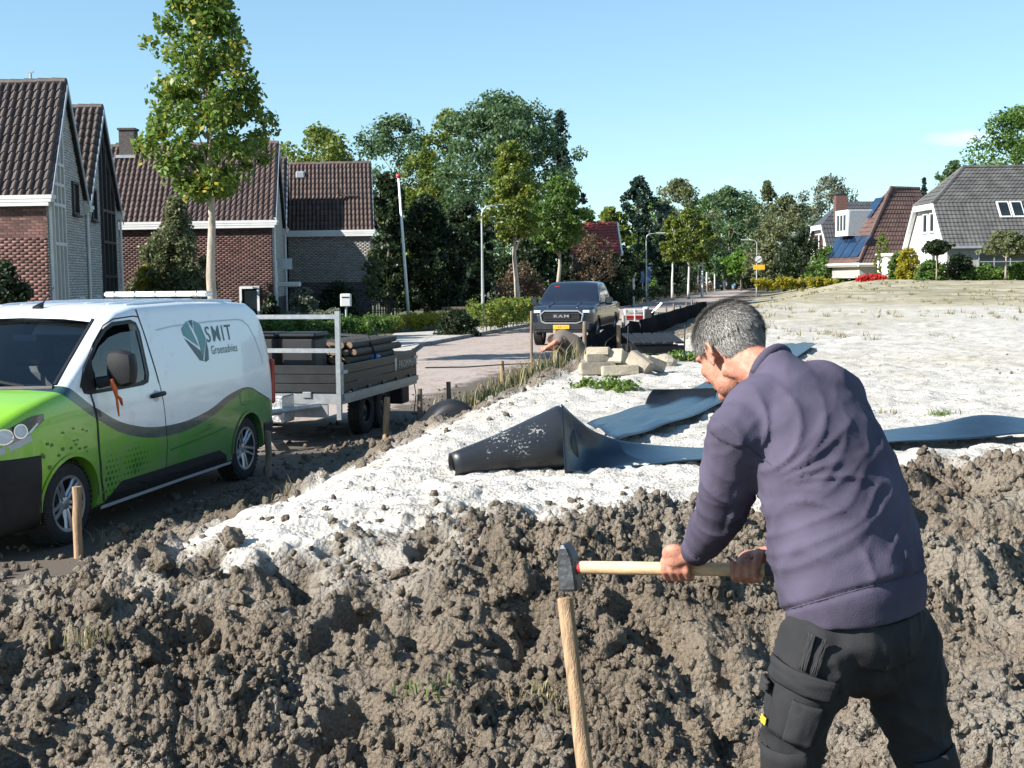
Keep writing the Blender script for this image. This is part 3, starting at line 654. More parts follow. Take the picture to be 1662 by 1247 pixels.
def white_house():
    h = empty('white_gabled_house', (0, 0, 0), 0, 'white gabled house with long grey tiled roof at far right', 'house')
    zb = 1.7; x0, y0, y1 = 31.0, 88.0, 96.5; ze, zr, zh = 4.45, 9.95, 7.2; yc = (y0+y1)/2; L = 24; xr = x0+2.6
    sl = (zr-ze)/(yc-y0); yh0 = y0+(zh-ze)/sl; yh1 = y1-(zh-ze)/sl
    wl = MB(); wl.add([(x0, y0, zb), (x0, y1, zb), (x0, y1, ze), (x0, yh1, zh), (x0, yh0, zh), (x0, y0, ze)], [(0, 1, 2, 3, 4, 5)])
    wl.build('gable_wall', 'white_render', h, fix=False)
    wl = MB(); wl.add([(x0, y0, zb), (x0+L, y0, zb), (x0+L, y0, ze), (x0, y0, ze)], [(0, 1, 2, 3)]); fw = wl.build('front_wall', 'grey_render', h, fix=False)
    rf = MB(); o = 0.35
    A = (x0-o, y0-o, ze-o*sl); Bq = (x0+L, y0-o, ze-o*sl); Cq = (x0+L, yc, zr); Dq = (xr, yc, zr); Eq = (x0-o, yh0, zh)
    A2 = (x0-o, y1+o, ze-o*sl); B2 = (x0+L, y1+o, ze-o*sl); E2_ = (x0-o, yh1, zh)
    rf.add([A, Bq, Cq, Dq, Eq, A2, B2, E2_], [(0, 1, 2, 3, 4), (5, 7, 3, 2, 6), (4, 3, 7)])
    roof = rf.build('roof', 'roof_grey', h, fix=False)
    # courses: lower part up to the half hip, upper part tapering along the hip
    f = (zh-(ze-o*sl))/(zr-(ze-o*sl)); M1 = Vector(Bq).lerp(Vector(Cq), f)
    pan_rows(roof, (A, Bq), (Eq, M1), 'roof_grey', 11); pan_rows(roof, (Eq, M1), (Dq, Cq), 'roof_grey', 10)
    pan_rows(roof, (E2_, Eq), (Dq, Dq), 'roof_grey', 9)
    r = MB(); r.tube([Dq, Cq], 0.16, 6); r.build('ridge', 'roof_grey', roof); r = MB(); r.tube([Eq, Dq], 0.15, 6); r.tube([E2_, Dq], 0.15, 6); r.build('hip_ridge', 'roof_grey', roof)
    t = MB(); q = x0-0.42
    for a, b2 in (((q, y0-o-.05, ze-o*sl), (q, yh0, zh)), ((q, yh0, zh), (q, yh1, zh)), ((q, yh1, zh), (q, y1+o, ze-o*sl))):
        a = Vector(a); b2 = Vector(b2); dn = Vector((0, 0, -0.42)); t.add([a, b2, b2+dn, a+dn, a+Vector((.3, 0, 0)), b2+Vector((.3, 0, 0)), b2+dn+Vector((.3, 0, 0)), a+dn+Vector((.3, 0, 0))], [(0, 1, 2, 3), (7, 6, 5, 4), (0, 4, 5, 1), (3, 2, 6, 7)])
    t.build('barge_board', 'white_trim', roof)
    g_ = MB(); g_.box((x0+L/2-.2, y0-o-0.06, ze-o*sl-0.03), (L+.6, 0.16, 0.17)); g_.build('gutter', 'zinc', h)
    EX = Vector((0, -1, 0)); NO = Vector((-1, 0, 0))
    # upper trapezoid window: grey panels and two white casements
    p = MB(); p.add([(x0-.02, y1-1.3, 5.0), (x0-.02, y0+1.3, 5.0), (x0-.02, yh0+.55, 6.75), (x0-.02, yh1-.5, 6.75)], [(0, 1, 2, 3)]); p.build('upper_cladding', 'blind', h, fix=False)
    for yy in (93.1, 91.6): window(h, Vector((x0-.03, yy, 5.1)), EX, 1.05, 1.5, NO, 'white_trim', fw=0.13, sill=False)
    window(h, Vector((x0-.03, 95.3, 2.45)), EX, 1.5, 1.25, NO, 'white_trim', nx=2, fw=0.12)
    window(h, Vector((x0-.03, 91.0, 2.3)), EX, 1.7, 1.5, NO, 'white_trim', nx=2, fw=0.12)
    X1 = Vector((1, 0, 0)); FO = Vector((0, -1, 0))
    window(h, Vector((x0+2.2, y0-.02, 1.85)), X1, 4.6, 2.15, FO, 'zinc', nx=4, ny=2, fw=0.09)
    window(h, Vector((x0+8.0, y0-.02, 1.85)), X1, 2.0, 2.1, FO, 'zinc', nx=2, fw=0.09)
    b = MB(); b.box((x0+4.6, y0-1.1, 1.95), (3.2, 0.5, 0.35)); b.build('red_planter', 'roof_red', h)
    # roof window
    rw = MB(); cz = 6.6; cyy = y0+(cz-ze)/sl
    for k, xx in enumerate((x0+4.6, x0+5.55)):
        c = MB(); c.box((0, 0, 0.13), (0.86, 1.5, 0.1)); a = math.atan(sl); M = Matrix.Translation((xx, cyy, cz)) @ Matrix.Rotation(a, 4, 'X')
        o = bpy.data.objects.new('roof_window', c.mesh('roof_window')); COL.objects.link(o); o.data.materials.append(MATS['white_trim']); o.parent = roof; o.matrix_local = M
        c = MB(); c.box((0, 0, 0.19), (0.66, 1.25, 0.03)); c.build('pane', 'window_glass', o)
    # white bay at the foot of the gable
    b = MB(); b.box((x0-1.2, 95.6, 2.55), (2.2, 2.6, 1.9)); b.box((x0-1.2, 95.6, 3.6), (2.5, 2.9, 0.22)); bay = b.build('bay', 'white_render', h)
    window(h, Vector((x0-1.9, 94.28, 2.2)), X1, 1.4, 1.05, FO, 'white_trim', nx=2, fw=0.1)
white_house()
def brown_house():
    h = empty('brown_roofed_house', (0, 0, 0), 0, 'brown hipped roof house with solar panels and white dormer', 'house')
    zb = 1.8; ze = 3.1; c0 = P(1393, 427, 108); c0.z = ze
    ap = P(1447, 305, 112.5); ap2 = ap+Vector((3.0, 1.5, 0)); lf = c0+Vector((-1.3, 9.2, 0)); rt = c0+Vector((9.0, 1.5, 0)); bk = lf+Vector((10.0, 1.5, 0))
    rf = MB(); rf.add([c0, rt, bk, lf, ap, ap2], [(0, 1, 5, 4), (3, 0, 4), (1, 2, 5), (2, 3, 4, 5)]); roof = rf.build('roof', 'roof_brown', h, fix=False)
    pan_rows(roof, (c0, rt), (ap, ap2), 'roof_brown', 17); pan_rows(roof, (lf, c0), (ap, ap+Vector((0.01, 0, 0))), 'roof_brown', 17)
    r = MB(); r.tube([c0+Vector((0, 0, .08)), ap+Vector((0, 0, .08))], 0.17, 6); r.tube([ap, ap2], 0.17, 6); r.build('hip_ridge', 'roof_brown', roof)
    w_ = MB(); ins = 0.45; cc = [c0+Vector((.3, .6, 0)), rt+Vector((-.5, .5, 0)), bk+Vector((-.3, -.6, 0)), lf+Vector((.5, -.5, 0))]
    w_.add([Vector((p.x, p.y, zb)) for p in cc]+[Vector((p.x, p.y, ze+.1)) for p in cc], [(0, 1, 5, 4), (1, 2, 6, 5), (2, 3, 7, 6), (3, 0, 4, 7)]); w_.build('wall', 'grey_render', h)
    f = MB()
    for a, b2 in ((lf, c0), (c0, rt)):
        f.tube([a+Vector((0, 0, -.12)), b2+Vector((0, 0, -.12))], 0.2, 4)
    f.build('fascia', 'white_trim', roof)
    # left slope frame
    ex = (c0-lf).normalized(); mid = (c0+lf)/2; ey = (ap-mid); ey = (ey-ex*ey.dot(ex)).normalized(); ez = ex.cross(ey).normalized()
    ez = ez if ez.z > 0 else -ez
    def onl(a, b2, c=0.12): return lf+ex*a+ey*b2+ez*c
    Lx = (c0-lf).length
    k0 = ap-lf; ax = k0.dot(ex); ay = k0.dot(ey)
    for (a0, a1, b0, b1) in ((ax-1.5, ax+0.2, ay*0.60, ay*0.86), (ax-4.4, ax-2.6, 0.6, 2.9), (ax-2.45, ax-0.65, 0.6, 2.9), (ax-.5, ax+1.3, 0.6, 2.9), (ax+1.45, ax+3.2, .6, 2.9)):
        q = MB(); q.add([onl(a0, b0), onl(a1, b0), onl(a1, b1), onl(a0, b1), onl(a0, b0, .2), onl(a1, b0, .2), onl(a1, b1, .2), onl(a0, b1, .2)], [(4, 5, 6, 7), (0, 1, 5, 4), (1, 2, 6, 5), (2, 3, 7, 6), (3, 0, 4, 7)]); q.build('solar_panel', 'solar', roof)
    # dormer: white box front with zinc cheek
    o_ = onl(ax-1.9, 3.1, 0); out = Vector((ez.x, ez.y, 0)).normalized(); up = Vector((0, 0, 1)); wdt = 2.9; hh = 2.35; dp = 2.4
    q = MB(); pA = o_-ex*wdt/2+out*0.9; pB = o_+ex*wdt/2+out*0.9
    base = [pA, pB, pB-out*dp, pA-out*dp]; q.add([p for p in base]+[p+up*hh for p in base], [(0, 1, 5, 4), (1, 2, 6, 5), (2, 3, 7, 6), (3, 0, 4, 7), (4, 5, 6, 7)]); dm = q.build('dormer', 'white_trim', roof)
    q = MB(); q.add([pB+ex*.02+up*.1, pB-out*dp+ex*.02+up*.1, pB-out*dp+ex*.02+up*(hh-.1), pB+ex*.02-out*.2+up*(hh-.1)], [(0, 1, 2, 3)]); q.build('cheek', 'zinc', dm, fix=False)
    for k in range(3):
        q = MB(); s = pA+ex*(0.42+k*0.72)+out*.02+up*.5; q.add([s, s+ex*.5, s+ex*.5+up*1.4, s+up*1.4], [(0, 1, 2, 3)]); q.build('pane', 'window_glass', dm, fix=False)
    b = MB(); q = ap+Vector((-2.6, 7.5, -1.4)); b.box(q, (1.1, 0.9, 2.6)); b.build('chimney', 'brick_red', roof); b = MB(); b.tube([q+up*1.3, q+up*1.75], .16, 8); b.box(q+up*1.33, (1.25, 1.0, .1)); b.build('chimney_pot', 'dark_frame', roof)
brown_house()
def dark_house():
    h = empty('dark_roofed_house', (0, 0, 0), 0, 'white gabled house with dark roof behind the solar panel roof', 'house')
    Y0 = 128.0; p = P(1352, 405, Y0); x0 = p.x-1.2; zb = 1.8; ze = 4.2; zr = P(1375, 330, Y0+3).z; y0 = Y0-4; y1 = Y0+5; yc = (y0+y1)/2; L = 12; zh = zr-2.4
    f = (zh-ze)/(zr-ze); yh0 = y0+(yc-y0)*f; yh1 = y1-(y1-yc)*f
    w_ = MB(); w_.add([(x0, y0, zb), (x0, y1, zb), (x0, y1, ze), (x0, yh1, zh), (x0, yh0, zh), (x0, y0, ze)], [(0, 1, 2, 3, 4, 5)]); w_.add([(x0, y0, zb), (x0+L, y0, zb), (x0+L, y0, ze), (x0, y0, ze)], [(0, 1, 2, 3)]); w_.build('wall', 'white_render', h, fix=False)
    A = (x0-.4, y0-.3, ze-.2); B_ = (x0+L, y0-.3, ze-.2); C_ = (x0+L, yc, zr); D_ = (x0+2.0, yc, zr); E_ = (x0-.4, yh0, zh); F_ = (x0-.4, yh1, zh); A2 = (x0-.4, y1+.3, ze-.2); B2 = (x0+L, y1+.3, ze-.2)
    r = MB(); r.add([A, B_, C_, D_, E_, A2, B2, F_], [(0, 1, 2, 3, 4), (5, 7, 3, 2, 6), (4, 3, 7)]); roof = r.build('roof', 'roof_dark', h, fix=False)
    M1 = Vector(B_).lerp(Vector(C_), f); pan_rows(roof, (A, B_), (E_, M1), 'roof_dark', 7); pan_rows(roof, (E_, M1), (D_, C_), 'roof_dark', 6)
    t = MB(); q = x0-.45
    for a, b2 in (((q, y0-.3, ze-.2), (q, yh0, zh)), ((q, yh0, zh), (q, yh1, zh)), ((q, yh1, zh), (q, y1+.3, ze-.2))):
        a = Vector(a); b2 = Vector(b2); dn = Vector((0, 0, -0.5)); t.add([a, b2, b2+dn, a+dn], [(0, 1, 2, 3)])
    t.build('barge_board', 'white_trim', roof, fix=False)
    for yy in (Y0+2.6, Y0+0.6): window(h, Vector((x0-.03, yy, 4.4)), Vector((0, -1, 0)), 1.3, 1.9, Vector((-1, 0, 0)), 'brick_red', fw=0.16, sill=False)
dark_house()
def red_house():
    h = empty('red_roofed_house', (0, 0, 0), 0, 'small house with bright red tiled roof among dark trees', 'house')
    Y = 92.0; a = P(925, 414, Y); b_ = P(1008, 412, Y); c = P(934, 363, Y+3.4); d_ = P(1000, 360, Y+3.4)
    r = MB(); back = Vector((0, 6.8, 0)); r.add([a, b_, d_, c, a+back, b_+back], [(0, 1, 2, 3), (4, 3, 2, 5)]); roof = r.build('roof', 'roof_red', h, fix=False)
    pan_rows(roof, (a, b_), (c, d_), 'roof_red', 11)
    w_ = MB(); q = [Vector((a.x+.3, Y+.3, 0)), Vector((b_.x-.3, Y+.3, 0)), Vector((b_.x-.3, Y+6.4, 0)), Vector((a.x+.3, Y+6.4, 0))]; up = Vector((0, 0, a.z))
    w_.add(q+[p+up for p in q]+[(q[1]+q[2])/2+Vector((0, 0, c.z-.1)), (q[0]+q[3])/2+Vector((0, 0, c.z-.1))], [(0, 1, 5, 4), (1, 2, 6, 8, 5), (2, 3, 7, 6), (3, 0, 4, 9, 7)]); w_.build('wall', 'brick_dark', h)
    t = MB(); t.tube([b_+Vector((.05, 0, -.1)), d_+Vector((.05, 0, -.1))], .12, 4); t.build('barge_board', 'white_trim', roof)
red_house()
def far_barn():
    h = empty('dark_barn', (0, 0, 0), 0, 'dark low pitched house at the end of the road', 'house')
    Y = 215.0; ap = P(1163, 414, Y); l = P(1128, 441, Y); x1 = ap.x+(ap.x-l.x); r = MB()
    r.add([(l.x, Y, 0), (x1, Y, 0), (x1, Y, l.z), (ap.x, Y, ap.z), (l.x, Y, l.z)], [(0, 1, 2, 3, 4)]); r.build('wall', 'brick_dark', h, fix=False)
    r = MB(); B = Vector((0, 10, 0)); e = [Vector((l.x-.5, Y-.5, l.z-.4)), Vector((ap.x, Y-.5, ap.z+.2)), Vector((x1+.5, Y-.5, l.z-.4))]
    r.add(e+[p+B for p in e]+[p-Vector((0, 0, .35)) for p in e], [(0, 1, 4, 3), (1, 2, 5, 4), (0, 6, 7, 1), (1, 7, 8, 2)]); r.build('roof', 'roof_dark', h, fix=False)
    window(h, Vector((l.x+1.6, Y-.03, 1.0)), Vector((1, 0, 0)), 2.0, 1.6, Vector((0, -1, 0)), 'white_trim', nx=2, fw=.2)
far_barn()
# ================================================================== vehicles
mat('black_plastic', (0.014, 0.014, 0.016), 0.55, 0.2, 12, 0.05, 200, spec=.3)
mat('tyre', (0.018, 0.018, 0.018), 0.85, 0.3, 20, 0.4, 90)
mat('alloy', (0.52, 0.53, 0.55), 0.32, 0.06, 5, metal=0.85)
mat('dark_metal', (0.05, 0.05, 0.055), 0.4, 0.15, 6, metal=0.6)
mat('galvanised', (0.36, 0.38, 0.39), 0.42, 0.12, 14, metal=0.55)
mat('white_paint', (0.80, 0.81, 0.82), 0.28, 0.02, 2, coat=0.6)
mat('navy_paint', (0.010, 0.014, 0.026), 0.3, 0.1, 2, coat=0.7, spec=0.4)
mat('black_paint', (0.014, 0.016, 0.022), 0.22, 0.1, 2, coat=1.0, spec=0.6)
mat('blue_car_paint', (0.20, 0.36, 0.52), 0.25, 0.1, 2, coat=1.0)
mat('chrome', (0.7, 0.71, 0.73), 0.16, 0.03, 2, metal=0.95)
mat('lamp_lens', (0.55, 0.58, 0.62), 0.08, 0.1, 20, spec=0.9)
mat('lamp_dark', (0.03, 0.04, 0.05), 0.08, 0.2, 20, spec=0.9, coat=1.0)
mat('red_lens', (0.35, 0.015, 0.012), 0.15, 0.1, 5)
mat('amber', (0.75, 0.28, 0.02), 0.35, 0.05, 5)
mat('seam', (0.012, 0.013, 0.014), 0.7, 0.1, 5)
mat('seat_cloth', (0.16, 0.165, 0.17), 0.9, 0.15, 14)
mat('paper', (0.72, 0.72, 0.70), 0.7, 0.05, 3)
mat('teal_mid', (0.03, 0.13, 0.14), 0.35, 0.3, 3, col2=(0.08, 0.22, 0.22))
mat('teal_dark', (0.012, 0.062, 0.075), 0.35, 0.1, 3)
mat('green_dots', (0.03, 0.13, 0.025), 0.35, 0.1, 3)
mat('groove', (0.42, 0.44, 0.46), 0.4, 0.05, 3)
mat('orange_cloth', (0.62, 0.13, 0.035), 0.85, 0.2, 10, 0.2, 60)
mat('rail_white', (0.78, 0.77, 0.70), 0.25, 0.1, 9, coat=0.5)
mat('checker_plate', (0.62, 0.63, 0.64), 0.35, 0.12, 30, metal=0.7, bump=0.8, bscale=22)
mat('side_board', (0.022, 0.023, 0.025), 0.42, 0.2, 6, 0.05, 90, metal=0.2)
mat('plate_yellow', (0.80, 0.42, 0.03), 0.5, 0.05, 4)
glass_mat('car_glass', (0.42, 0.47, 0.48)); glass_mat('tinted_glass', (0.10, 0.12, 0.13), alpha=.9)
def livery():
    m = mat('livery_paint', (0.8, 0.81, 0.82), 0.30, 0.02, 2, coat=0.55); t = m.node_tree; n = t.nodes; l = t.links; b = n['Principled BSDF']
    co = n.new('ShaderNodeTexCoord'); sx = n.new('ShaderNodeSeparateXYZ'); l.new(co.outputs['Object'], sx.inputs[0])
    mr = n.new('ShaderNodeMapRange'); mr.inputs['From Min'].default_value = -1; mr.inputs['From Max'].default_value = 4.5; l.new(sx.outputs['X'], mr.inputs['Value'])
    def curve(pts):
        c = n.new('ShaderNodeFloatCurve'); cv = c.mapping.curves[0]
        pts = [((x+1)/5.5, z/2.0) for x, z in pts]
        cv.points[0].location = pts[0]; cv.points[1].location = pts[-1]
        for p in pts[1:-1]: cv.points.new(*p)
        c.mapping.update(); l.new(mr.outputs['Result'], c.inputs['Value'])
        k = n.new('ShaderNodeMath'); k.operation = 'MULTIPLY'; k.inputs[1].default_value = 2.0; l.new(c.outputs[0], k.inputs[0])
        g_ = n.new('ShaderNodeMath'); g_.operation = 'GREATER_THAN'; l.new(sx.outputs['Z'], g_.inputs[0]); l.new(k.outputs[0], g_.inputs[1]); return g_.outputs[0]
    top = curve([(-1, .70), (-.66, .78), (-.3, .90), (.0, .985), (.35, .965), (1.03, .82), (1.76, .785), (2.4, .87), (2.87, 1.05), (3.15, 1.215), (3.32, 1.34), (3.40, 1.9), (4.5, 1.9)])
    low = curve([(-1, .68), (-.66, .765), (-.3, .88), (.0, .965), (.35, .90), (1.03, .735), (1.76, .69), (2.4, .775), (2.87, .955), (3.15, 1.11), (3.35, 1.25), (3.42, 1.9), (4.5, 1.9)])
    gr = n.new('ShaderNodeValToRGB'); e = gr.color_ramp.elements; e[0].position = 0.05; e[0].color = (0.05, 0.19, 0.05, 1); e[1].position = 0.86; e[1].color = (0.20, 0.43, 0.022, 1)
    q = e.new(0.45); q.color = (0.065, 0.235, 0.028, 1); l.new(mr.outputs['Result'], gr.inputs['Fac'])
    m1 = n.new('ShaderNodeMix'); m1.data_type = 'RGBA'; l.new(low, m1.inputs['Factor']); l.new(gr.outputs['Color'], m1.inputs['A']); m1.inputs['B'].default_value = (0.018, 0.055, 0.055, 1)
    m2 = n.new('ShaderNodeMix'); m2.data_type = 'RGBA'; l.new(top, m2.inputs['Factor']); l.new(m1.outputs['Result'], m2.inputs['A']); m2.inputs['B'].default_value = (0.68, 0.70, 0.72, 1)
    # road dirt sprayed over the sills and behind the wheels
    dn = n.new('ShaderNodeTexNoise'); dn.inputs['Scale'].default_value = 4.0; dn.inputs['Detail'].default_value = 8; dn.inputs['Roughness'].default_value = .7; l.new(co.outputs['Object'], dn.inputs['Vector'])
    dz = n.new('ShaderNodeMapRange'); dz.inputs['From Min'].default_value = .25; dz.inputs['From Max'].default_value = .95; dz.inputs['To Min'].default_value = .30; dz.inputs['To Max'].default_value = 0.0; l.new(sx.outputs['Z'], dz.inputs['Value'])
    da = n.new('ShaderNodeMath'); da.operation = 'ADD'; l.new(dn.outputs['Fac'], da.inputs[0]); l.new(dz.outputs['Result'], da.inputs[1])
    dr = n.new('ShaderNodeMapRange'); dr.inputs['From Min'].default_value = .58; dr.inputs['From Max'].default_value = .95; dr.inputs['To Max'].default_value = .6; l.new(da.outputs[0], dr.inputs['Value'])
    m3 = n.new('ShaderNodeMix'); m3.data_type = 'RGBA'; l.new(dr.outputs['Result'], m3.inputs['Factor']); l.new(m2.outputs['Result'], m3.inputs['A']); m3.inputs['B'].default_value = (.17, .145, .115, 1)
    rr_ = n.new('ShaderNodeMapRange'); rr_.inputs['To Min'].default_value = .28; rr_.inputs['To Max'].default_value = .8; l.new(dr.outputs['Result'], rr_.inputs['Value']); l.new(rr_.outputs['Result'], b.inputs['Roughness'])
    l.new(m3.outputs['Result'], b.inputs['Base Color'])
livery()
class Car:
    """lofted body: x forward, y left, z up"""
    def __init__(s, top, bot, wid, wf, rr=0.09, crown=0.03):
        s.top, s.bot, s.wid, s.wf, s.rr, s.crown = (np.array(top), np.array(bot), np.array(wid), np.array(wf), rr, crown)
    def zt(s, x): return float(np.interp(x, s.top[:, 0], s.top[:, 1]))
    def zb(s, x): return float(np.interp(x, s.bot[:, 0], s.bot[:, 1]))
    def W(s, x, z): return float(np.interp(x, s.wid[:, 0], s.wid[:, 1])*np.interp(z, s.wf[:, 0], s.wf[:, 1]))
    def section(s, x, zmax=None, zmin=None, grow=0.0):
        zt = s.zt(x); zb = s.zb(x); rr = min(s.rr, (zt-zb)*0.3)
        if zmax is not None and zmax < zt: zt = zmax; rr = 0.015
        if zmin is not None: zb = max(zb, zmin)
        we = s.W(x, zt-rr)+grow; pts = []
        for f in (0, .25, .5, .75): y = f*(we-rr); pts.append((y, zt+s.crown*(1-f*f)*(1 if rr > 0.02 else 0)))
        for k in range(5): a = math.pi/2*(1-k/4); pts.append((we-rr+rr*math.cos(a), zt-rr+rr*math.sin(a)))
        nz = 12; z0 = zt-rr; z1 = zb+0.03
        for k in range(1, nz+1): z = z0+(z1-z0)*k/nz; pts.append((s.W(x, z)+grow, z))
        pts += [(s.W(x, zb)*0.985+grow-0.02, zb), ((s.W(x, zb)+grow)*0.5, zb), (0, zb)]
        return pts
    def loft(s, xs, zmax=None, zmin=None, grow=0.0):
        rings = []
        for x in xs:
            p = s.section(x, zmax, zmin, grow); full = [(x, y, z) for y, z in p]+[(x, -y, z) for y, z in p[-2:0:-1]]
            rings.append(full)
        n = len(rings[0]); vs = [v for r in rings for v in r]; m = len(rings)
        fs = [(i*n+k, i*n+(k+1) % n, (i+1)*n+(k+1) % n, (i+1)*n+k) for i in range(m-1) for k in range(n)]
        h = n//2
        for base in (0, (m-1)*n):       # end caps as strips left-right
            for k in range(h):
                a, b2, c, d_ = base+k, base+k+1, base+(n-k-1) % n, base+(n-k) % n
                q = []
                for w_ in (a, b2, c, d_):
                    if w_ not in q: q.append(w_)
                if len(q) > 2: fs.append(tuple(q))
        b = MB(); b.add(vs, fs); return b
    def strip(s, line, wd, off, side=1):
        """thin strip following (x,z) points on the flank"""
        b = MB(); vs = []; n = len(line)
        for i, (x, z) in enumerate(line):
            a = line[max(0, i-1)]; c = line[min(n-1, i+1)]; d_ = Vector((c[0]-a[0], c[1]-a[1])).normalized(); nn = (-d_.y*wd/2, d_.x*wd/2)
            for sg in (-1, 1): X = x+nn[0]*sg; Z = z+nn[1]*sg; vs.append((X, side*(s.W(X, Z)+off), Z))
        b.add(vs, [(2*i, 2*i+1, 2*i+3, 2*i+2) for i in range(n-1)]); return b
    def patch(s, poly, off, side=1, step=0.08):
        """filled polygon (x,z) laid on the flank"""
        bm = bmesh.new(); vs = [bm.verts.new((x, 0, z)) for x, z in poly]; f = bm.faces.new(vs)
        bmesh.ops.triangulate(bm, faces=[f])
        for _ in range(3):
            ed = [e for e in bm.edges if e.calc_length() > step]
            if ed: bmesh.ops.subdivide_edges(bm, edges=ed, cuts=1); bmesh.ops.triangulate(bm, faces=bm.faces[:])
        for v in bm.verts: v.co.y = side*(s.W(v.co.x, v.co.z)+off)
        b = MB(); b.bm(bm); return b
def boolean_cut(o, cutters):
    par = o.parent; o.parent = None
    for c in cutters:
        m = o.modifiers.new('cut', 'BOOLEAN'); m.operation = 'DIFFERENCE'; m.solver = 'EXACT'; m.object = c
    me = evaluated(o); o.parent = par; o.modifiers.clear(); old = o.data; o.data = me; bpy.data.meshes.remove(old)
    for c in cutters: bpy.data.objects.remove(c)
    me.polygons.foreach_set('use_smooth', [True]*len(me.polygons)); me.set_sharp_from_angle(angle=R(32))
def tmp(mb):
    me = mb.mesh('cutter'); b = bmesh.new(); b.from_mesh(me); bmesh.ops.remove_doubles(b, verts=b.verts, dist=1e-5); bmesh.ops.recalc_face_normals(b, faces=b.faces); b.to_mesh(me); b.free()
    o = bpy.data.objects.new('cutter', me); COL.objects.link(o); return o
def XZ(poly, y0, y1):
    b = MB(); n = len(poly); b.add([(x, y0, z) for x, z in poly]+[(x, y1, z) for x, z in poly], [tuple(range(n)), tuple(range(2*n-1, n-1, -1))]+[(k, (k+1) % n, n+(k+1) % n, n+k) for k in range(n)]); return b
def YZ(poly, x0, x1):
    b = MB(); n = len(poly); b.add([(x0, y, z) for y, z in poly]+[(x1, y, z) for y, z in poly], [tuple(range(n)), tuple(range(2*n-1, n-1, -1))]+[(k, (k+1) % n, n+(k+1) % n, n+k) for k in range(n)]); return b
def circ(cx, cz, r, n=28): return [(cx+r*math.cos(2*math.pi*k/n), cz+r*math.sin(2*math.pi*k/n)) for k in range(n)]
def wheel(parent, x, y, r, wd, rimr, style='alloy5', rim='alloy', name='wheel'):
    """axle along y; outer face towards sign(y)"""
    sg = 1 if y > 0 else -1; e = empty(name, (x, y, r)); e.parent = parent; e.rotation_euler = (R(90)*-sg, 0, 0)
    t = MB(); h = wd/2
    prof = [(rimr-.02, -h*.8), (rimr, -h*.95), (rimr+.03, -h), (r-.05, -h), (r-.015, -h*.88), (r, -h*.6), (r, h*.6), (r-.015, h*.88), (r-.05, h), (rimr+.03, h), (rimr, h*.95), (rimr-.02, h*.8)]
    t.lathe(prof, 36)
    for k in range(48):                    # tread blocks
        a = 2*math.pi*k/48; M = Matrix.Rotation(a, 4, 'Z') @ Matrix.Translation((r-.001, 0, 0))
        t.box((0, (k % 2)*.002, 0), (.012, .024, wd*.92), M=M)
    t.build('tyre', 'tyre', e, smooth=35)
    b = MB(); b.lathe([(rimr, -h*.8), (rimr-.012, h*.2), (rimr-.012, h*.82), (rimr+.006, h*.9), (rimr+.006, h*.97), (rimr-.02, h*.93)], 36)
    if style == 'alloy5':
        for k in range(5):
            for da in (-.17, .17):
                a = 2*math.pi*k/5+math.pi/2; p0 = Vector((math.cos(a+da*2.2)*.055, math.sin(a+da*2.2)*.055, h*.55)); p1 = Vector((math.cos(a+da)*(rimr-.006), math.sin(a+da)*(rimr-.006), h*.82))
                b.tube([p0, (p0+p1)/2+Vector((0, 0, .008)), p1], [.021, .016, .019], 6)
    else:
        b.lathe([(rimr-.012, h*.3), (rimr*.75, h*.45), (rimr*.5, h*.30), (rimr*.3, h*.42), (0.0, h*.42)], 36)
    b.lathe([(.075, h*.30), (.075, h*.6), (.05, h*.68), (0.0, h*.7)], 16)
    b.build('rim', rim, e, smooth=35)
    b = MB(); b.lathe([(rimr-.02, -h*.3), (0, -h*.3)], 24); b.build('brake_disc', 'dark_metal', e)
    return e
def text_mesh(txt, size, bold=False, extrude=0.0):
    c = bpy.data.curves.new('lettering', 'FONT'); c.body = txt; c.size = size; c.extrude = extrude; c.offset = (0.003*size if bold else 0.0)
    c.resolution_u = 3; c.space_character = 1.2
    o = bpy.data.objects.new('lettering', c); COL.objects.link(o); me = evaluated(o); bpy.data.objects.remove(o); return me

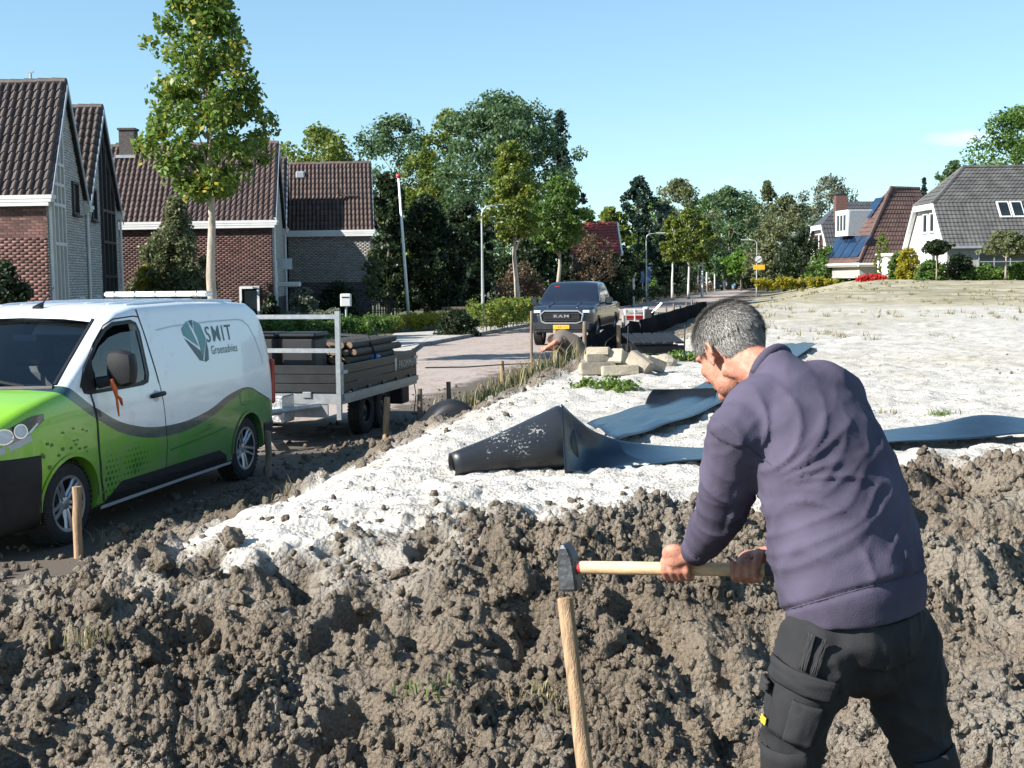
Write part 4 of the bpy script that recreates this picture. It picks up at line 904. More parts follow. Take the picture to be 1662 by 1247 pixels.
def make_van():
    o0 = G(400, 778)-NR*0.90; v = empty('delivery_van', (o0.x, o0.y, 0.0), math.atan2(-DR.y, -DR.x), 'white and green delivery van parked beside the soil bank', 'van')
    C = Car(top=[(-.80, .98), (-.775, 1.15), (-.70, 1.45), (-.62, 1.66), (-.52, 1.79), (-.36, 1.865), (0, 1.885), (1, 1.90), (2.0, 1.885), (2.30, 1.845), (2.42, 1.80), (2.75, 1.60), (3.0, 1.445), (3.24, 1.29), (3.30, 1.245), (3.5, 1.215), (3.75, 1.155), (3.95, 1.075), (4.07, .985), (4.13, .84), (4.17, .60)],
            bot=[(-.8, .36), (-.5, .30), (0, .24), (3.3, .22), (4.0, .2), (4.17, .25)],
            wid=[(-.8, .80), (-.77, .86), (-.70, .905), (-.55, .935), (0, .955), (3.0, .955), (3.4, .948), (3.7, .915), (3.9, .84), (4.02, .745), (4.10, .63), (4.15, .48), (4.17, .36)],
            wf=[(.2, .945), (.32, .98), (.45, .985), (.62, 1.0), (.95, 1.0), (1.1, .99), (1.3, .962), (1.5, .928), (1.7, .888), (1.85, .85)], rr=.085, crown=.028)
    xs = [-.80, -.775, -.74, -.70, -.66, -.62, -.57, -.52, -.44, -.36, -.2]+list(np.linspace(0, 2.0, 11))+[2.15, 2.30, 2.36, 2.42, 2.5, 2.6, 2.7, 2.8, 2.9, 3.0, 3.1, 3.18, 3.24, 3.27, 3.30, 3.36, 3.45, 3.55, 3.65, 3.75, 3.85, 3.92, 3.98, 4.03, 4.07, 4.10, 4.13, 4.15, 4.17]
    body = C.loft(xs).build('body', 'livery_paint', v)
    win = [(2.00, 1.28), (2.03, 1.22), (2.12, 1.205), (2.92, 1.195), (3.04, 1.215), (3.07, 1.27), (2.96, 1.40), (2.74, 1.595), (2.56, 1.705), (2.42, 1.745), (2.12, 1.755), (2.045, 1.73), (2.02, 1.66)]
    ws = [(-.80, 1.275), (-.6, 1.255), (0, 1.245), (.6, 1.255), (.80, 1.275), (.665, 1.765), (.4, 1.79), (0, 1.80), (-.4, 1.79), (-.665, 1.765)]
    cab = [(1.3, .55), (3.05, .55), (3.1, 1.20), (2.98, 1.36), (2.40, 1.72), (2.2, 1.80), (1.3, 1.80)]
    cuts = [tmp(XZ(cab, -.77, .77)), tmp(XZ(win, -1.5, 1.5)), tmp(YZ(ws, 2.30, 3.9))]
    for ax in (0.0, 3.275):
        b = MB(); b.add(*_cyl(circ(ax, .34, .375), .62, 1.3)); cuts.append(tmp(b)); b = MB(); b.add(*_cyl(circ(ax, .34, .375), -1.3, -.62)); cuts.append(tmp(b))
    boolean_cut(body, cuts)
    for sd_ in (1, -1):
        b = C.patch(win, -.022, sd_, .12); b2 = C.patch([(2.01, 1.21), (2.94, 1.20), (2.9, 1.40), (2.69, 1.56), (2.5, 1.635), (2.3, 1.665), (2.03, 1.67)], -.012, sd_, .15)
        b2.build('side_window', 'car_glass', v)
        fr = win+[win[0]]; C.strip([(x, z) for x, z in fr], .034, .003, sd_).build('window_seal', 'black_plastic', v)
        C.patch([(2.86, 1.20), (3.05, 1.21), (3.06, 1.27), (2.92, 1.43), (2.86, 1.47)], .001, sd_, .15).build('quarter_panel', 'black_plastic', v)
        # door panel with its own gap
        def xr(z): return np.interp(z, [.25, .6, 1.0, 1.25, 1.6, 1.86], [1.77, 1.76, 1.80, 1.85, 1.93, 1.985])
        def xf(z): return np.interp(z, [.25, .45, .7, 1.0, 1.2], [2.80, 2.86, 2.90, 2.91, 2.96])
        zz = np.linspace(.27, 1.185, 12); g_ = []; fs = []
        for z in zz:
            for k in range(13): x = xr(z)+.012+(xf(z)-xr(z)-.024)*k/12; g_.append((x, sd_*(C.W(x, z)+.006), z))
        fs = [(i*13+k, i*13+k+1, (i+1)*13+k+1, (i+1)*13+k) for i in range(11) for k in range(12)]
        b = MB(); b.add(g_, fs); door = b.build('door', 'livery_paint', v, smooth=True)
        zs = np.linspace(.27, 1.86, 16)
        C.strip([(float(xr(z)), float(z)) for z in zs], .020, .002, sd_).build('door_seam', 'seam', v)
        C.strip([(float(xf(z)), float(z)) for z in np.linspace(.27, 1.2, 10)], .018, .002, sd_).build('door_seam', 'seam', v)
        C.strip([(3.09, 1.25), (3.0, 1.40), (2.78, 1.60), (2.58, 1.735), (2.40, 1.785), (2.05, 1.80), (1.98, 1.79)], .012, .002, sd_).build('door_seam', 'seam', v)
        h = MB(); hx = 1.93; h.tube([(hx+.10, sd_*(C.W(hx, 1.08)+.012), 1.075), (hx+.08, sd_*(C.W(hx, 1.08)+.035), 1.083), (hx-.10, sd_*(C.W(hx, 1.08)+.035), 1.09), (hx-.12, sd_*(C.W(hx, 1.08)+.012), 1.09)], [.016, .02, .022, .016], 8); h.build('handle', 'black_plastic', door, smooth=True)
        C.patch(circ(hx, 1.075, .055, 14), .0075, sd_, .2).build('handle_recess', 'groove', door)
        # sill guard and chrome-grey sill line
        C.patch([(.55, .34), (.70, .41), (2.55, .40), (2.78, .28), (2.8, .25), (.5, .25)], .012, sd_, .2).build('sill_guard', 'black_plastic', v)
        C.strip([(.42, .245), (1.5, .24), (2.86, .225)], .03, .02, sd_).build('sill_strip', 'groove', v)
        # cargo panel swage lines: shade of the pressed grooves drawn as flat darker strips
        C.strip([(1.72, 1.66), (1.4, 1.685), (.6, 1.70), (.0, 1.70), (-.12, 1.685), (-.25, 1.62), (-.36, 1.48), (-.44, 1.30), (-.46, 1.2)], .014, .002, sd_).build('panel_groove_shade', 'groove', v)
        C.strip([(1.7, .55), (1.2, .575), (.55, .62)], .012, .002, sd_).build('panel_groove_shade', 'green_dots', v)
        C.strip([(.22+.0, .93), (.2, .83), (.08, .80), (-.02, .83)], .010, .003, sd_).build('fuel_flap', 'green_dots', v)
        for ax, r0 in ((0, .388), (3.275, .388)):
            a = np.linspace(-.02, math.pi+.02, 26); C.strip([(ax+r0*math.cos(t), .34+r0*math.sin(t)) for t in a], .03, .010, sd_).build('wheel_arch', 'livery_paint', v)
        # head lamp wraps round the corner
        xs2 = np.linspace(3.60, 4.09, 14); vs = []; fs = []
        for x in xs2:
            f = (x-3.60)/.49; zlo = 1.045-.135*min(1, f*1.7)-.02*f; zhi = min(C.zt(x)-.075, 1.095-.02*f)
            for k in range(6): z = zlo+(zhi-zlo)*k/5; vs.append((x, sd_*(C.W(x, z)+.008), z))
        fs = [(i*6+k, i*6+k+1, (i+1)*6+k+1, (i+1)*6+k) for i in range(13) for k in range(5)]
        b = MB(); b.add(vs, fs); hl = b.build('headlight', 'lamp_dark', v, smooth=True)
        for lx, lz, lr in ((3.83, .985, .046), (3.95, .955, .05), (4.04, .93, .036)):
            C.patch(circ(lx, lz, lr, 16), .013, sd_, .2).build('lens', 'lamp_lens', hl); C.strip(circ(lx, lz, lr+.006, 20)+[(lx+lr+.006, lz)], .010, .015, sd_).build('lens_ring', 'chrome', hl)
        C.strip([(3.68, 1.03), (3.75, .975), (3.80, .945)], .016, .013, sd_).build('light_guide', 'lamp_lens', hl)
        b = C.strip([(3.74, .93), (3.86, .885), (4.0, .835), (4.08, .81)], .05, .009, sd_); b.build('chrome_strip', 'groove', v)
    # windscreen, bonnet gap, front and rear furniture
    vs = []; ny = 14; nz = 8
    for j in range(nz+1):
        f = j/nz
        for i in range(ny+1):
            y = -1+2*i/ny; hw = .80+(.665-.80)*f; yy = y*hw; z = 1.25+.53*f
            xx = float(np.interp(z, [1.245, 1.29, 1.445, 1.60, 1.80, 1.845], [3.30, 3.24, 3.0, 2.75, 2.42, 2.30]))-.02-.05*y*y; vs.append((xx, yy, z))
    fs = [(j*(ny+1)+i, j*(ny+1)+i+1, (j+1)*(ny+1)+i+1, (j+1)*(ny+1)+i) for j in range(nz) for i in range(ny)]
    b = MB(); b.add(vs, fs); b.build('windscreen', 'car_glass', v, smooth=True)
    b = MB()
    for sd_ in (1, -1): b.tube([(3.25, sd_*.80, 1.28), (2.90, sd_*.745, 1.50), (2.45, sd_*.672, 1.775)], .022, 6)
    b.tube([(3.27, -.8, 1.262), (3.295, 0, 1.245), (3.27, .8, 1.262)], .024, 6); b.tube([(2.44, -.67, 1.775), (2.40, 0, 1.812), (2.44, .67, 1.775)], .02, 6); b.build('windscreen_seal', 'black_plastic', v)
    b = MB(); b.tube([(3.28, .55, 1.275), (3.16, -.05, 1.345)], .012, 5); b.tube([(3.28, -.15, 1.275), (3.18, -.65, 1.34)], .012, 5); b.build('wiper', 'black_plastic', v)
    C.loft([3.66, 3.75, 3.85, 3.92, 3.98, 4.03, 4.07, 4.10, 4.13, 4.15, 4.17, 4.19], zmax=.78, zmin=.17, grow=.012).build('front_bumper', 'black_plastic', v, smooth=40)
    C.loft([-.83, -.80, -.775, -.74, -.70, -.66, -.57, -.44, -.40], zmax=.56, zmin=.28, grow=.012).build('rear_bumper', 'black_plastic', v, smooth=40)
    b = MB(); b.box((4.13, 0, .72), (.09, 1.0, .16), bev=.02); b.build('grille', 'black_plastic', v)
    b = MB(); b.box((-.80, .86, .98), (.06, .07, .5), bev=.015); b.build('tail_light', 'red_lens', v); b = MB(); b.box((-.80, -.86, .98), (.06, .07, .5), bev=.015); b.build('tail_light', 'red_lens', v)
    for y in (.80, -.80): wheel(v, 0, y, .335, .215, .222); wheel(v, 3.275, y, .335, .215, .222)
    # mirrors
    for sd_ in (1, -1):
        m = MB(); bm = bmesh.new(); bmesh.ops.create_cube(bm, size=1.0); bmesh.ops.subdivide_edges(bm, edges=bm.edges[:], cuts=5, use_grid_fill=True)
        for q in bm.verts:
            d_ = q.co.normalized()*.56; k_ = q.co.lerp(d_, .62); q.co = Vector((k_.x*.15*(1.1 if k_.x < 0 else .9), k_.y*.24, k_.z*.30*(1-.12*k_.y*sd_)))
        m.bm(bm, XF((2.74, sd_*1.10, 1.385))); m.tube([(2.84, sd_*.93, 1.27), (2.80, sd_*1.03, 1.29)], [.05, .045], 8); m.build('wing_mirror', 'black_plastic', v, smooth=40)
    # cab inside
    b = MB(); b.box((2.78, 0, 1.02), (.6, 1.5, .26), bev=.06); b.box((2.60, .38, 1.15), (.3, .42, .12), bev=.04); b.build('dashboard', 'seat_cloth', v)
    for y in (.42, -.05, -.45):
        b = MB(); b.box((1.75, y, .95), (.16, .44, .75), bev=.05); b.box((1.72, y, 1.45), (.11, .26, .2), bev=.04); b.box((2.0, y, .68), (.5, .44, .16), bev=.05); b.build('seat', 'seat_cloth', v)
    b = MB(); M = Matrix.Translation((2.42, .40, 1.15)) @ Matrix.Rotation(R(62), 4, 'Y'); b.tube([M @ Vector((.185*math.cos(t), .185*math.sin(t), 0)) for t in np.linspace(0, 6.283, 25)], .014, 6); b.tube([M @ Vector((-.18, 0, 0)), M @ Vector((.18, 0, 0))], .014, 6); b.build('steering_wheel', 'black_plastic', v)
    b = MB(); b.box((2.85, .02, 1.165), (.2, .45, .012), .2); b.box((2.9, .3, 1.20), (.16, .2, .10), .3); b.build('dashboard_papers', 'paper', v)
    b = MB(); M = Matrix.Translation((2.36, .30, 1.70)) @ Matrix.Rotation(R(38), 4, 'Y'); b.box((0, 0, 0), (.15, .50, .015), M=M); b.build('sun_visor', 'paper', v)
    b = MB(); b.box((2.45, 0, 1.62), (.03, .22, .06), bev=.012); b.build('rear_view_mirror', 'groove', v)
    b = MB(); b.box((1.33, 0, 1.2), (.04, 1.5, 1.1)); b.build('bulkhead', 'dark_metal', v)
    # roof: ribs, aerial
    for y in (-.62, -.4, -.18, .04, .26, .48, .66):
        b = MB(); z = 1.9+.028*(1-(y/.8)**2)*.6; b.tube([(-.25, y, z-.012), (-.1, y, z-.004), (1.0, y, z+.012), (1.75, y, z+.0), (1.9, y, z-.014)], .013, 6); b.build('roof_rib', 'white_paint', v)
    b = MB(); b.tube([(2.28, .02, 1.865), (2.20, .02, 1.92)], [.05, .016], 8); b.tube([(2.21, .02, 1.91), (2.02, .02, 2.06)], [.008, .005], 6); b.build('aerial', 'black_plastic', v)
    # livery: leaf emblem, lettering, dots
    def lp(u_, v_): return (1.24-.45*u_, 1.73-.42*v_)
    leafs = [([(.0, .17), (.30, .02), (.43, .25), (.62, .63), (.02, .33)], 'teal_mid'), ([(.36, .015), (.56, .0), (.50, .21)], 'teal_dark'), ([(.60, .015), (.86, .12), (1.0, .45), (.72, .93), (.63, .42), (.54, .24)], 'teal_mid'),
             ([(.03, .40), (.20, .48), (.65, .72), (.72, .97), (.55, .94)], 'teal_dark'), ([(1.0, .50), (1.02, .75), (.96, .96), (.80, 1.0), (.76, .97)], 'teal_dark')]
    for pl, m_ in leafs: C.patch([lp(*q) for q in pl], .0035, 1, .12).build('leaf_emblem', m_, v)
    for txt, x0, z0, size, wdt, m_, bold in (('SMIT', .775, 1.50, .225, .57, 'teal_dark', True), ('Groenadvies', .715, 1.375, .125, .575, 'teal_dark', True)):
        me = text_mesh(txt, size, bold); co = np.array([q.co[:] for q in me.vertices]); sc = wdt/(co[:, 0].max()-co[:, 0].min()); x_0 = co[:, 0].min()
        for q in me.vertices:
            X = x0-(q.co.x-x_0)*sc; Z = z0+q.co.y; q.co = Vector((X, C.W(X, Z)+.004, Z))
        me.materials.clear(); link('lettering', me, m_, v)
    rg = random.Random(4); dots = MB()
    def dot(x, z, r):
        pts = circ(x, z, r, 8); dots.add([(a, C.W(a, c)+.0075, c) for a, c in pts], [tuple(range(8))])
    for i in range(17):
        for j in range(9):
            x = 2.82-i*.058+(.029 if j % 2 else 0); z = .30+j*.05; f = max(0, 1-abs(i-1.5)/4.5) if i < 6 else max(0, 1-abs(i-9)/5.5); f *= max(0, 1-abs(j-(3 if i < 6 else 4))/5.5)
            if x < 2.80-(z-.3)*.0 and f > .12 and z < .74 and not (z < .42 and x < 2.55): dot(x, z, .028*f*rg.uniform(.75, 1.1))
    for i in range(34):
        a = R(rg.uniform(62, 165)); q = rg.uniform(.43, .60); f = (a-R(60))/R(105); x = 3.275+q*math.cos(math.pi-a)*-1*-1; x = 3.275-q*math.cos(a); z = .34+q*math.sin(a)
        if z < 1.0 and x < 3.64: dot(x, z, .008+.016*f*rg.uniform(.5, 1))
    for i in range(14):
        for j in range(3):
            f = 1-abs(i-6)/8; dot(1.25-i*.05-j*.02, .62+j*.035+i*.006, .013*f*(1-j*.2))
    dots.build('livery_dots', 'green_dots', v, fix=False)['kind'] = 'stuff'
    # beacon bar across the roof
    bx = .25
    b = MB(); b.box((bx, .08, 1.975), (.16, 1.18, .055), bev=.02); bar = b.build('beacon_bar', 'rail_white', v)
    for k in range(5): b = MB(); b.box((bx, -.39+k*.235, 1.977), (.166, .008, .058)); b.build('bar_divider', 'groove', bar)
    b = MB(); b.box((bx, .56, 1.925), (.12, .12, .06), bev=.015); b.box((bx, -.45, 1.925), (.12, .12, .06), bev=.015); b.build('bar_foot', 'black_plastic', bar)
    # bottle on the dash
    b = MB(); b.lathe([(.03, 0), (.034, .02), (.034, .14), (.015, .18), (.015, .2), (0, .2)], 12, XF((2.78, -.42, 1.15))); b.build('bottle', 'blue_car_paint', v, smooth=True)
    return v, C
def _cyl(poly, y0, y1):
    b = XZ(poly, y0, y1); return b.v, b.f
VAN, VANC = make_van()
# orange ribbon tied to the mirror
b = MB(); Mv = Matrix.Translation(VAN.location) @ Matrix.Rotation(VAN.rotation_euler.z, 4, 'Z')
b.tube([Mv @ Vector(p) for p in ((2.80, 1.03, 1.30), (2.79, 1.05, 1.24), (2.76, 1.05, 1.17), (2.755, 1.05, 1.14), (2.74, 1.05, 1.06), (2.72, 1.045, .98))], [.045, .05, .035, .02, .024, .012], 7, flat=.5)
b.tube([Mv @ Vector(p) for p in ((2.77, 1.06, 1.16), (2.73, 1.07, 1.13), (2.69, 1.06, 1.07))], [.02, .022, .012], 6, flat=.5)
tag(b.build('ribbon', 'orange_cloth', smooth=True), 'orange cloth ribbon tied round the white van\'s wing mirror', 'ribbon')

def make_trailer():
    """x forward (towards the van), y left; origin below the middle of the bed"""
    a = G(556, 700, 0); fl = P(556, 648, 15.6); base = Vector((fl.x, fl.y, 0))
    L, W_ = 3.15, 2.05; hz = -DR
    o0 = base + DR*(L/2) - NR*(W_/2); t = empty('flatbed_trailer', (o0.x, o0.y, 0), math.atan2(-DR.y, -DR.x), 'tandem axle flatbed trailer with dark side boards behind the van', 'trailer')
    zb = .66; hb = .36; x1 = L/2; y1 = W_/2
    b = MB(); b.box((0, 0, zb-.03), (L-.08, W_-.08, .05)); b.build('bed', 'side_board', t)
    b = MB()
    for y in (y1-.02, -y1+.02): b.box((0, y, zb-.07), (L, .05, .13))
    for x in (x1-.02, -x1+.02): b.box((x, 0, zb-.07), (.05, W_-.06, .13))
    for x in np.linspace(-1.2, 1.2, 5): b.box((x, 0, zb-.1), (.05, W_-.2, .08))
    fr = b.build('chassis', 'galvanised', t)
    for sy, nm in ((1, 'near'), (-1, 'far')):
        b = MB()
        for j in range(3): b.box((0, sy*(y1-.012), zb+.065+j*.118), (L-.09, .025, .113), bev=.006)
        sb = b.build('side_board', 'side_board', t)
        for k in range(5): c = MB(); c.box((-1.2+k*.6, sy*(y1+.012), zb+.0), (.10, .03, .07), bev=.008); c.build('hinge', 'dark_metal', sb)
        for x in (x1-.08, -x1+.08): c = MB(); c.box((x, sy*(y1+.008), zb+.27), (.16, .035, .05), bev=.01); c.build('latch', 'galvanised', sb)
        c = MB(); c.box((0, sy*(y1+.02), zb-.045), (L, .02, .075)); c.build('skirt', 'galvanised', sb)
    for sx in (1, -1):
        b = MB()
        for j in range(3): b.box((sx*(x1-.012), 0, zb+.065+j*.118), (.025, W_-.09, .113), bev=.006)
        eb = b.build('end_board', 'side_board', t)
        for y in (.55, -.55): c = MB(); c.box((sx*(x1+.012), y, zb-.02), (.03, .12, .08), bev=.008); c.build('hinge', 'galvanised', eb)
    for sx in (1, -1):
        for sy in (1, -1): b = MB(); b.box((sx*(x1-.025), sy*(y1-.025), zb+.16), (.055, .055, .48), bev=.006); b.build('corner_post', 'dark_metal' if sx < 0 else 'galvanised', t)
    # ladder rack in front
    b = MB()
    for sy in (1, -1): b.box((x1+.035, sy*(y1-.03), zb+.36), (.05, .06, 1.38))
    rk = b.build('rack_post', 'galvanised', t)
    for z in (zb+.98, zb+.55): b = MB(); b.box((x1+.035, 0, z), (.04, W_-.12, .055)); b.build('rack_rail', 'galvanised', rk)
    # drawbar, tool box, jockey wheel
    b = MB()
    for sy in (1, -1): b.tube([(x1-.1, sy*.75, zb-.16), (x1+1.0, sy*.07, zb-.2)], .045, 6)
    b.tube([(x1+.9, 0, zb-.2), (x1+1.25, 0, zb-.18)], .04, 8); b.build('drawbar', 'galvanised', t)
    b = MB(); b.box((x1+.32, .12, zb-.16), (.36, .62, .34), bev=.015); b.build('tool_box', 'checker_plate', t)
    b = MB(); b.box((x1-.02, 0, zb-.18), (.03, W_*.8, .26)); b.build('front_plate', 'galvanised', t)
    b = MB(); b.tube([(x1+.75, .12, .12), (x1+.75, .12, .75)], .024, 8); b.ell((x1+.75, .12, .1), (.1, .03, .1)); b.build('jockey_wheel', 'dark_metal', t)
    for y in (y1-.20, -y1+.20):
        for x in (.35, -.36): wheel(t, x, y, .315, .18, .17, 'steel', 'dark_metal')
        b = MB(); b.box((0, y, .70-.06), (1.5, .2, .02)); b.build('mudguard', 'black_plastic', t)
    b = MB(); b.box((-x1+.25, y1-.3, .42), (.06, .45, .16), bev=.01); b.build('light_board', 'dark_metal', t)
    b = MB(); b.box((-x1+.45, y1-.18, .42), (.35, .3, .3), bev=.02); b.build('mud_flap', 'black_plastic', t)
    c = MB(); c.tube([(-x1, y1-.05, .6), (-x1-.02, y1-.02, .35), (-x1+.02, y1-.04, .1)], .008, 5); c.build('strap_end', 'black_plastic', t)
    # printing on the side board
    for txt, x0, z0, s_, m_ in (('PROMMENZ', -.72, zb+.16, .15, 'groove'), ('www.prommenz.nl', 1.0, zb+.10, .10, 'dark_print')):
        if m_ not in MATS: mat(m_, (.16, .165, .17), .5, .05, 3)
        me = text_mesh(txt, s_, False)
        for q in me.vertices: q.co = Vector((x0-q.co.x, y1+.0045, z0+q.co.y))
        me.materials.clear(); link('lettering', me, m_, t)
    sh = [(-.56, .29), (-.65, .32), (-.74+.1, .32), (-.56, .29)]
    b = MB(); pl = [(0, 0), (-.05, .03), (-.10, 0), (-.09, -.12), (-.05, -.2), (-.01, -.12)]; b.add([(-.53+x, y1+.0045, zb+.30+z) for x, z in pl], [tuple(range(6))]); b.build('shield_mark', 'groove', t, fix=False)
    # cargo
    Mt = Matrix.Translation(t.location) @ Matrix.Rotation(t.rotation_euler.z, 4, 'Z')
    mat('fence_pole', (.085, .072, .06), .85, .35, 9, .3, 60, stretch=(1, 8, 8), objrand=.3); mat('cut_wood', (.20, .13, .08), .8, .2, 20); mat('black_bin', (.014, .014, .016), .5, .2, 6)
    rg = random.Random(3); n = 0
    for row in range(6):
        for k in range(6):
            L0 = rg.uniform(1.75, 1.95); y = .86-k*.10-(row % 2)*.05; z = zb+.08+row*.098; x = .72+rg.uniform(-.10, .10)
            b = MB(); b.tube([(x, y, z), (x-L0*.5, y+rg.uniform(-.01, .01), z+rg.uniform(-.01, .01)), (x-L0, y, z)], [.045, .049, .05], 8)
            b.mi[-1] = 1; b.mi[-2] = 1
            pos = ['top', 'second', 'third', 'fourth', 'fifth', 'bottom'][5-row]; rank = ['nearest', 'second nearest', 'third nearest', 'third farthest', 'second farthest', 'farthest'][k]
            o = b.build('round_pole', ['fence_pole', 'cut_wood'], None, fix=False); o.matrix_world = Mt
            tag(o, 'round pole on the trailer, %s layer, %s the field' % (pos, rank+(' to' if rank.endswith('nearest') else ' from')), 'pole', 'poles bundled on the trailer'); n += 1
    b = MB(); b.tube([(.15, .92, zb+.06), (.08, .95, zb+.4), (.02, .82, zb+.66), (.0, .4, zb+.68)], .022, 5, flat=.3); o = b.build('tie_strap', 'black_plastic'); o.matrix_world = Mt; tag(o, 'black tie strap over the wooden poles on the trailer', 'strap')
    for k, (x, y, lb) in enumerate(((1.22, .38, 'black plastic bin on the trailer next to the wooden poles'), (1.20, -.18, 'black plastic bin on the trailer nearest the white van'))):
        b = MB(); b.box((x, y, zb+.36), (.46, .46, .70), bev=.04); b.box((x, y, zb+.74), (.5, .5, .06), bev=.02); o = b.build('plastic_bin', 'black_bin'); o.matrix_world = Mt; tag(o, lb, 'bin', 'black bins on the trailer')
    b = MB(); b.ell((0, 0, 0), (.16, .12, .05)); mat('blue_plastic', (.05, .2, .45), .4, .1, 5); o = b.build('blue_bucket_lid', 'blue_plastic', smooth=True); o.matrix_world = Mt @ XF((-.15, .82, zb+.36)); tag(o, 'blue plastic lid lying on poles at the trailer side', 'lid')
    return t
make_trailer()

def make_pickup():
    p = G(877, 560, 0); 
    # origin below rear axle
    wb = 3.67; ctr = p + NR*1.02*0.85
    o0 = p + NR*0.85 + DR*(wb)
    v = empty('pickup_truck', (o0.x, o0.y, 0), math.atan2(-DR.y, -DR.x), 'dark blue pickup truck parked on the road facing the camera', 'truck')
    C = Car(top=[(-1.20, .95), (-1.18, 1.22), (-1.1, 1.27), (.70, 1.29), (.74, 1.30), (.80, 1.60), (.95, 1.88), (1.2, 1.945), (1.8, 1.96), (2.3, 1.93), (2.45, 1.88), (2.9, 1.60), (3.22, 1.34), (3.30, 1.30), (3.7, 1.27), (4.2, 1.21), (4.42, 1.13), (4.50, .95), (4.53, .7)],
            bot=[(-1.2, .62), (-.6, .5), (0, .42), (3.6, .42), (4.3, .42), (4.53, .48)],
            wid=[(-1.2, .96), (-1.1, 1.0), (0, 1.02), (3.7, 1.02), (4.1, 1.0), (4.35, .93), (4.48, .80), (4.53, .72)],
            wf=[(.4, .93), (.55, .985), (.75, 1.0), (1.05, .995), (1.25, .965), (1.5, .90), (1.75, .82), (1.95, .74)], rr=.07, crown=.035)
    xs = [-1.2, -1.18, -1.1, -.7, 0, .4, .66, .70, .72, .74, .77, .80, .88, .95, 1.05, 1.2, 1.5, 1.8, 2.1, 2.3, 2.38, 2.45, 2.6, 2.75, 2.9, 3.05, 3.22, 3.30, 3.4, 3.55, 3.7, 3.9, 4.05, 4.2, 4.32, 4.42, 4.46, 4.50, 4.53]
    body = C.loft(xs).build('body', 'navy_paint', v); cuts = []
    for ax in (0.0, wb):
        for a, c in ((.66, 1.4), (-1.4, -.66)): b = MB(); b.add(*_cyl(circ(ax, .42, .47), a, c)); cuts.append(tmp(b))
    b = MB(); b.box((-.24, 0, 1.35), (1.75, 1.72, .9)); cuts.append(tmp(b)); boolean_cut(body, cuts)
    for sd_ in (1, -1):
        for pl in ([(1.02, 1.30), (1.72, 1.30), (1.72, 1.83), (1.10, 1.81)], [(1.82, 1.30), (2.98, 1.30), (2.72, 1.55), (2.40, 1.81), (1.82, 1.84)]): C.patch(pl, .004, sd_, .2).build('side_window', 'window_glass', v)
        for x in (.98, 1.77, 2.98): C.strip([(x, .52), (x, .9), (x+.01, 1.28)], .015, .003, sd_).build('door_seam', 'seam', v)
        for x in (1.1, 1.95): b = MB(); b.tube([(x, sd_*1.03, 1.14), (x+.2, sd_*1.035, 1.14)], .018, 6); b.build('handle', 'chrome', v)
        C.strip([(.5, .50), (3.2, .50)], .08, .03, sd_).build('side_step', 'black_plastic', v)
        for ax in (0, wb): a = np.linspace(0, math.pi, 22); C.strip([(ax+.49*math.cos(t), .42+.49*math.sin(t)) for t in a], .05, .02, sd_).build('wheel_arch', 'black_plastic', v)
        b = MB(); b.box((2.80, sd_*1.20, 1.36), (.12, .24, .25), bev=.05); b.tube([(2.85, sd_*.95, 1.29), (2.82, sd_*1.1, 1.3)], .03, 6); b.build('wing_mirror', 'black_paint', v)
        vs = []
        for x in np.linspace(4.18, 4.485, 8):
            for k in range(4): z = 1.0+.125*k/3; vs.append((x, sd_*(C.W(x, z)+.012), z))
        b = MB(); b.add(vs, [(i*4+k, i*4+k+1, (i+1)*4+k+1, (i+1)*4+k) for i in range(7) for k in range(3)]); hl = b.build('headlight', 'lamp_dark', v)
        b = MB(); b.box((4.50, sd_*.76, 1.065), (.05, .22, .09), bev=.015); b.build('lens', 'lamp_lens', hl)
        b = MB(); b.ell((4.535, sd_*.72, .585), (.02, .085, .055)); b.build('fog_lamp', 'lamp_lens', v)
        b = MB(); b.tube([(4.56, sd_*.30, .60), (4.60, sd_*.30, .56)], .03, 6); b.build('tow_hook', 'dark_metal', v)
    vs = []; ny = 12; nz = 8
    for j in range(nz+1):
        f = j/nz; z = 1.36+.52*f
        for i in range(ny+1):
            y = -1+2*i/ny; hw = .90+(.70-.90)*f; x = float(np.interp(z, [1.34, 1.60, 1.88, 1.93], [3.22, 2.9, 2.45, 2.3]))+.035-.05*y*y; vs.append((x, y*hw, z))
    b = MB(); b.add(vs, [(j*(ny+1)+i, j*(ny+1)+i+1, (j+1)*(ny+1)+i+1, (j+1)*(ny+1)+i) for j in range(nz) for i in range(ny)]); ws = b.build('windscreen', 'window_glass', v, smooth=True)
    b = MB(); b.box((2.58, -.50, 1.815), (.02, .16, .05)); b.build('sun_strip_sticker', 'red_lens', ws)
    # bonnet bulge
    for sd_ in (1, -1): b = MB(); b.tube([(3.34, sd_*.42, 1.31), (3.8, sd_*.42, 1.295), (4.2, sd_*.44, 1.235), (4.36, sd_*.46, 1.17)], [.03, .055, .055, .02], 8, flat=.7); b.build('bonnet_ridge', 'navy_paint', v, smooth=True)
    b = MB(); b.box((4.52, 0, .90), (.10, 1.18, .30), bev=.03); gr = b.build('grille', 'black_plastic', v)
    for z in (.80, .86, 1.0): c = MB(); c.box((4.575, 0, z), (.02, 1.1, .022)); c.build('grille_bar', 'dark_metal', gr)
    fr = [(-.62, .77), (-.66, .98), (-.52, 1.09), (.52, 1.09), (.66, .98), (.62, .77), (.48, .72), (-.48, .72)]
    c = MB(); c.tube([(4.565, y, z) for y, z in fr+[fr[0]]], .032, 6); c.build('grille_surround', 'chrome', gr)
    c = MB(); c.box((4.585, 0, .93), (.02, .56, .10), bev=.008); c.build('name_plate', 'dark_metal', gr)
    me = text_mesh('RAM', .14, True)
    co = np.array([q.co[:] for q in me.vertices]); cx_ = (co[:, 0].max()+co[:, 0].min())/2; sc = .46/(co[:, 0].max()-co[:, 0].min())
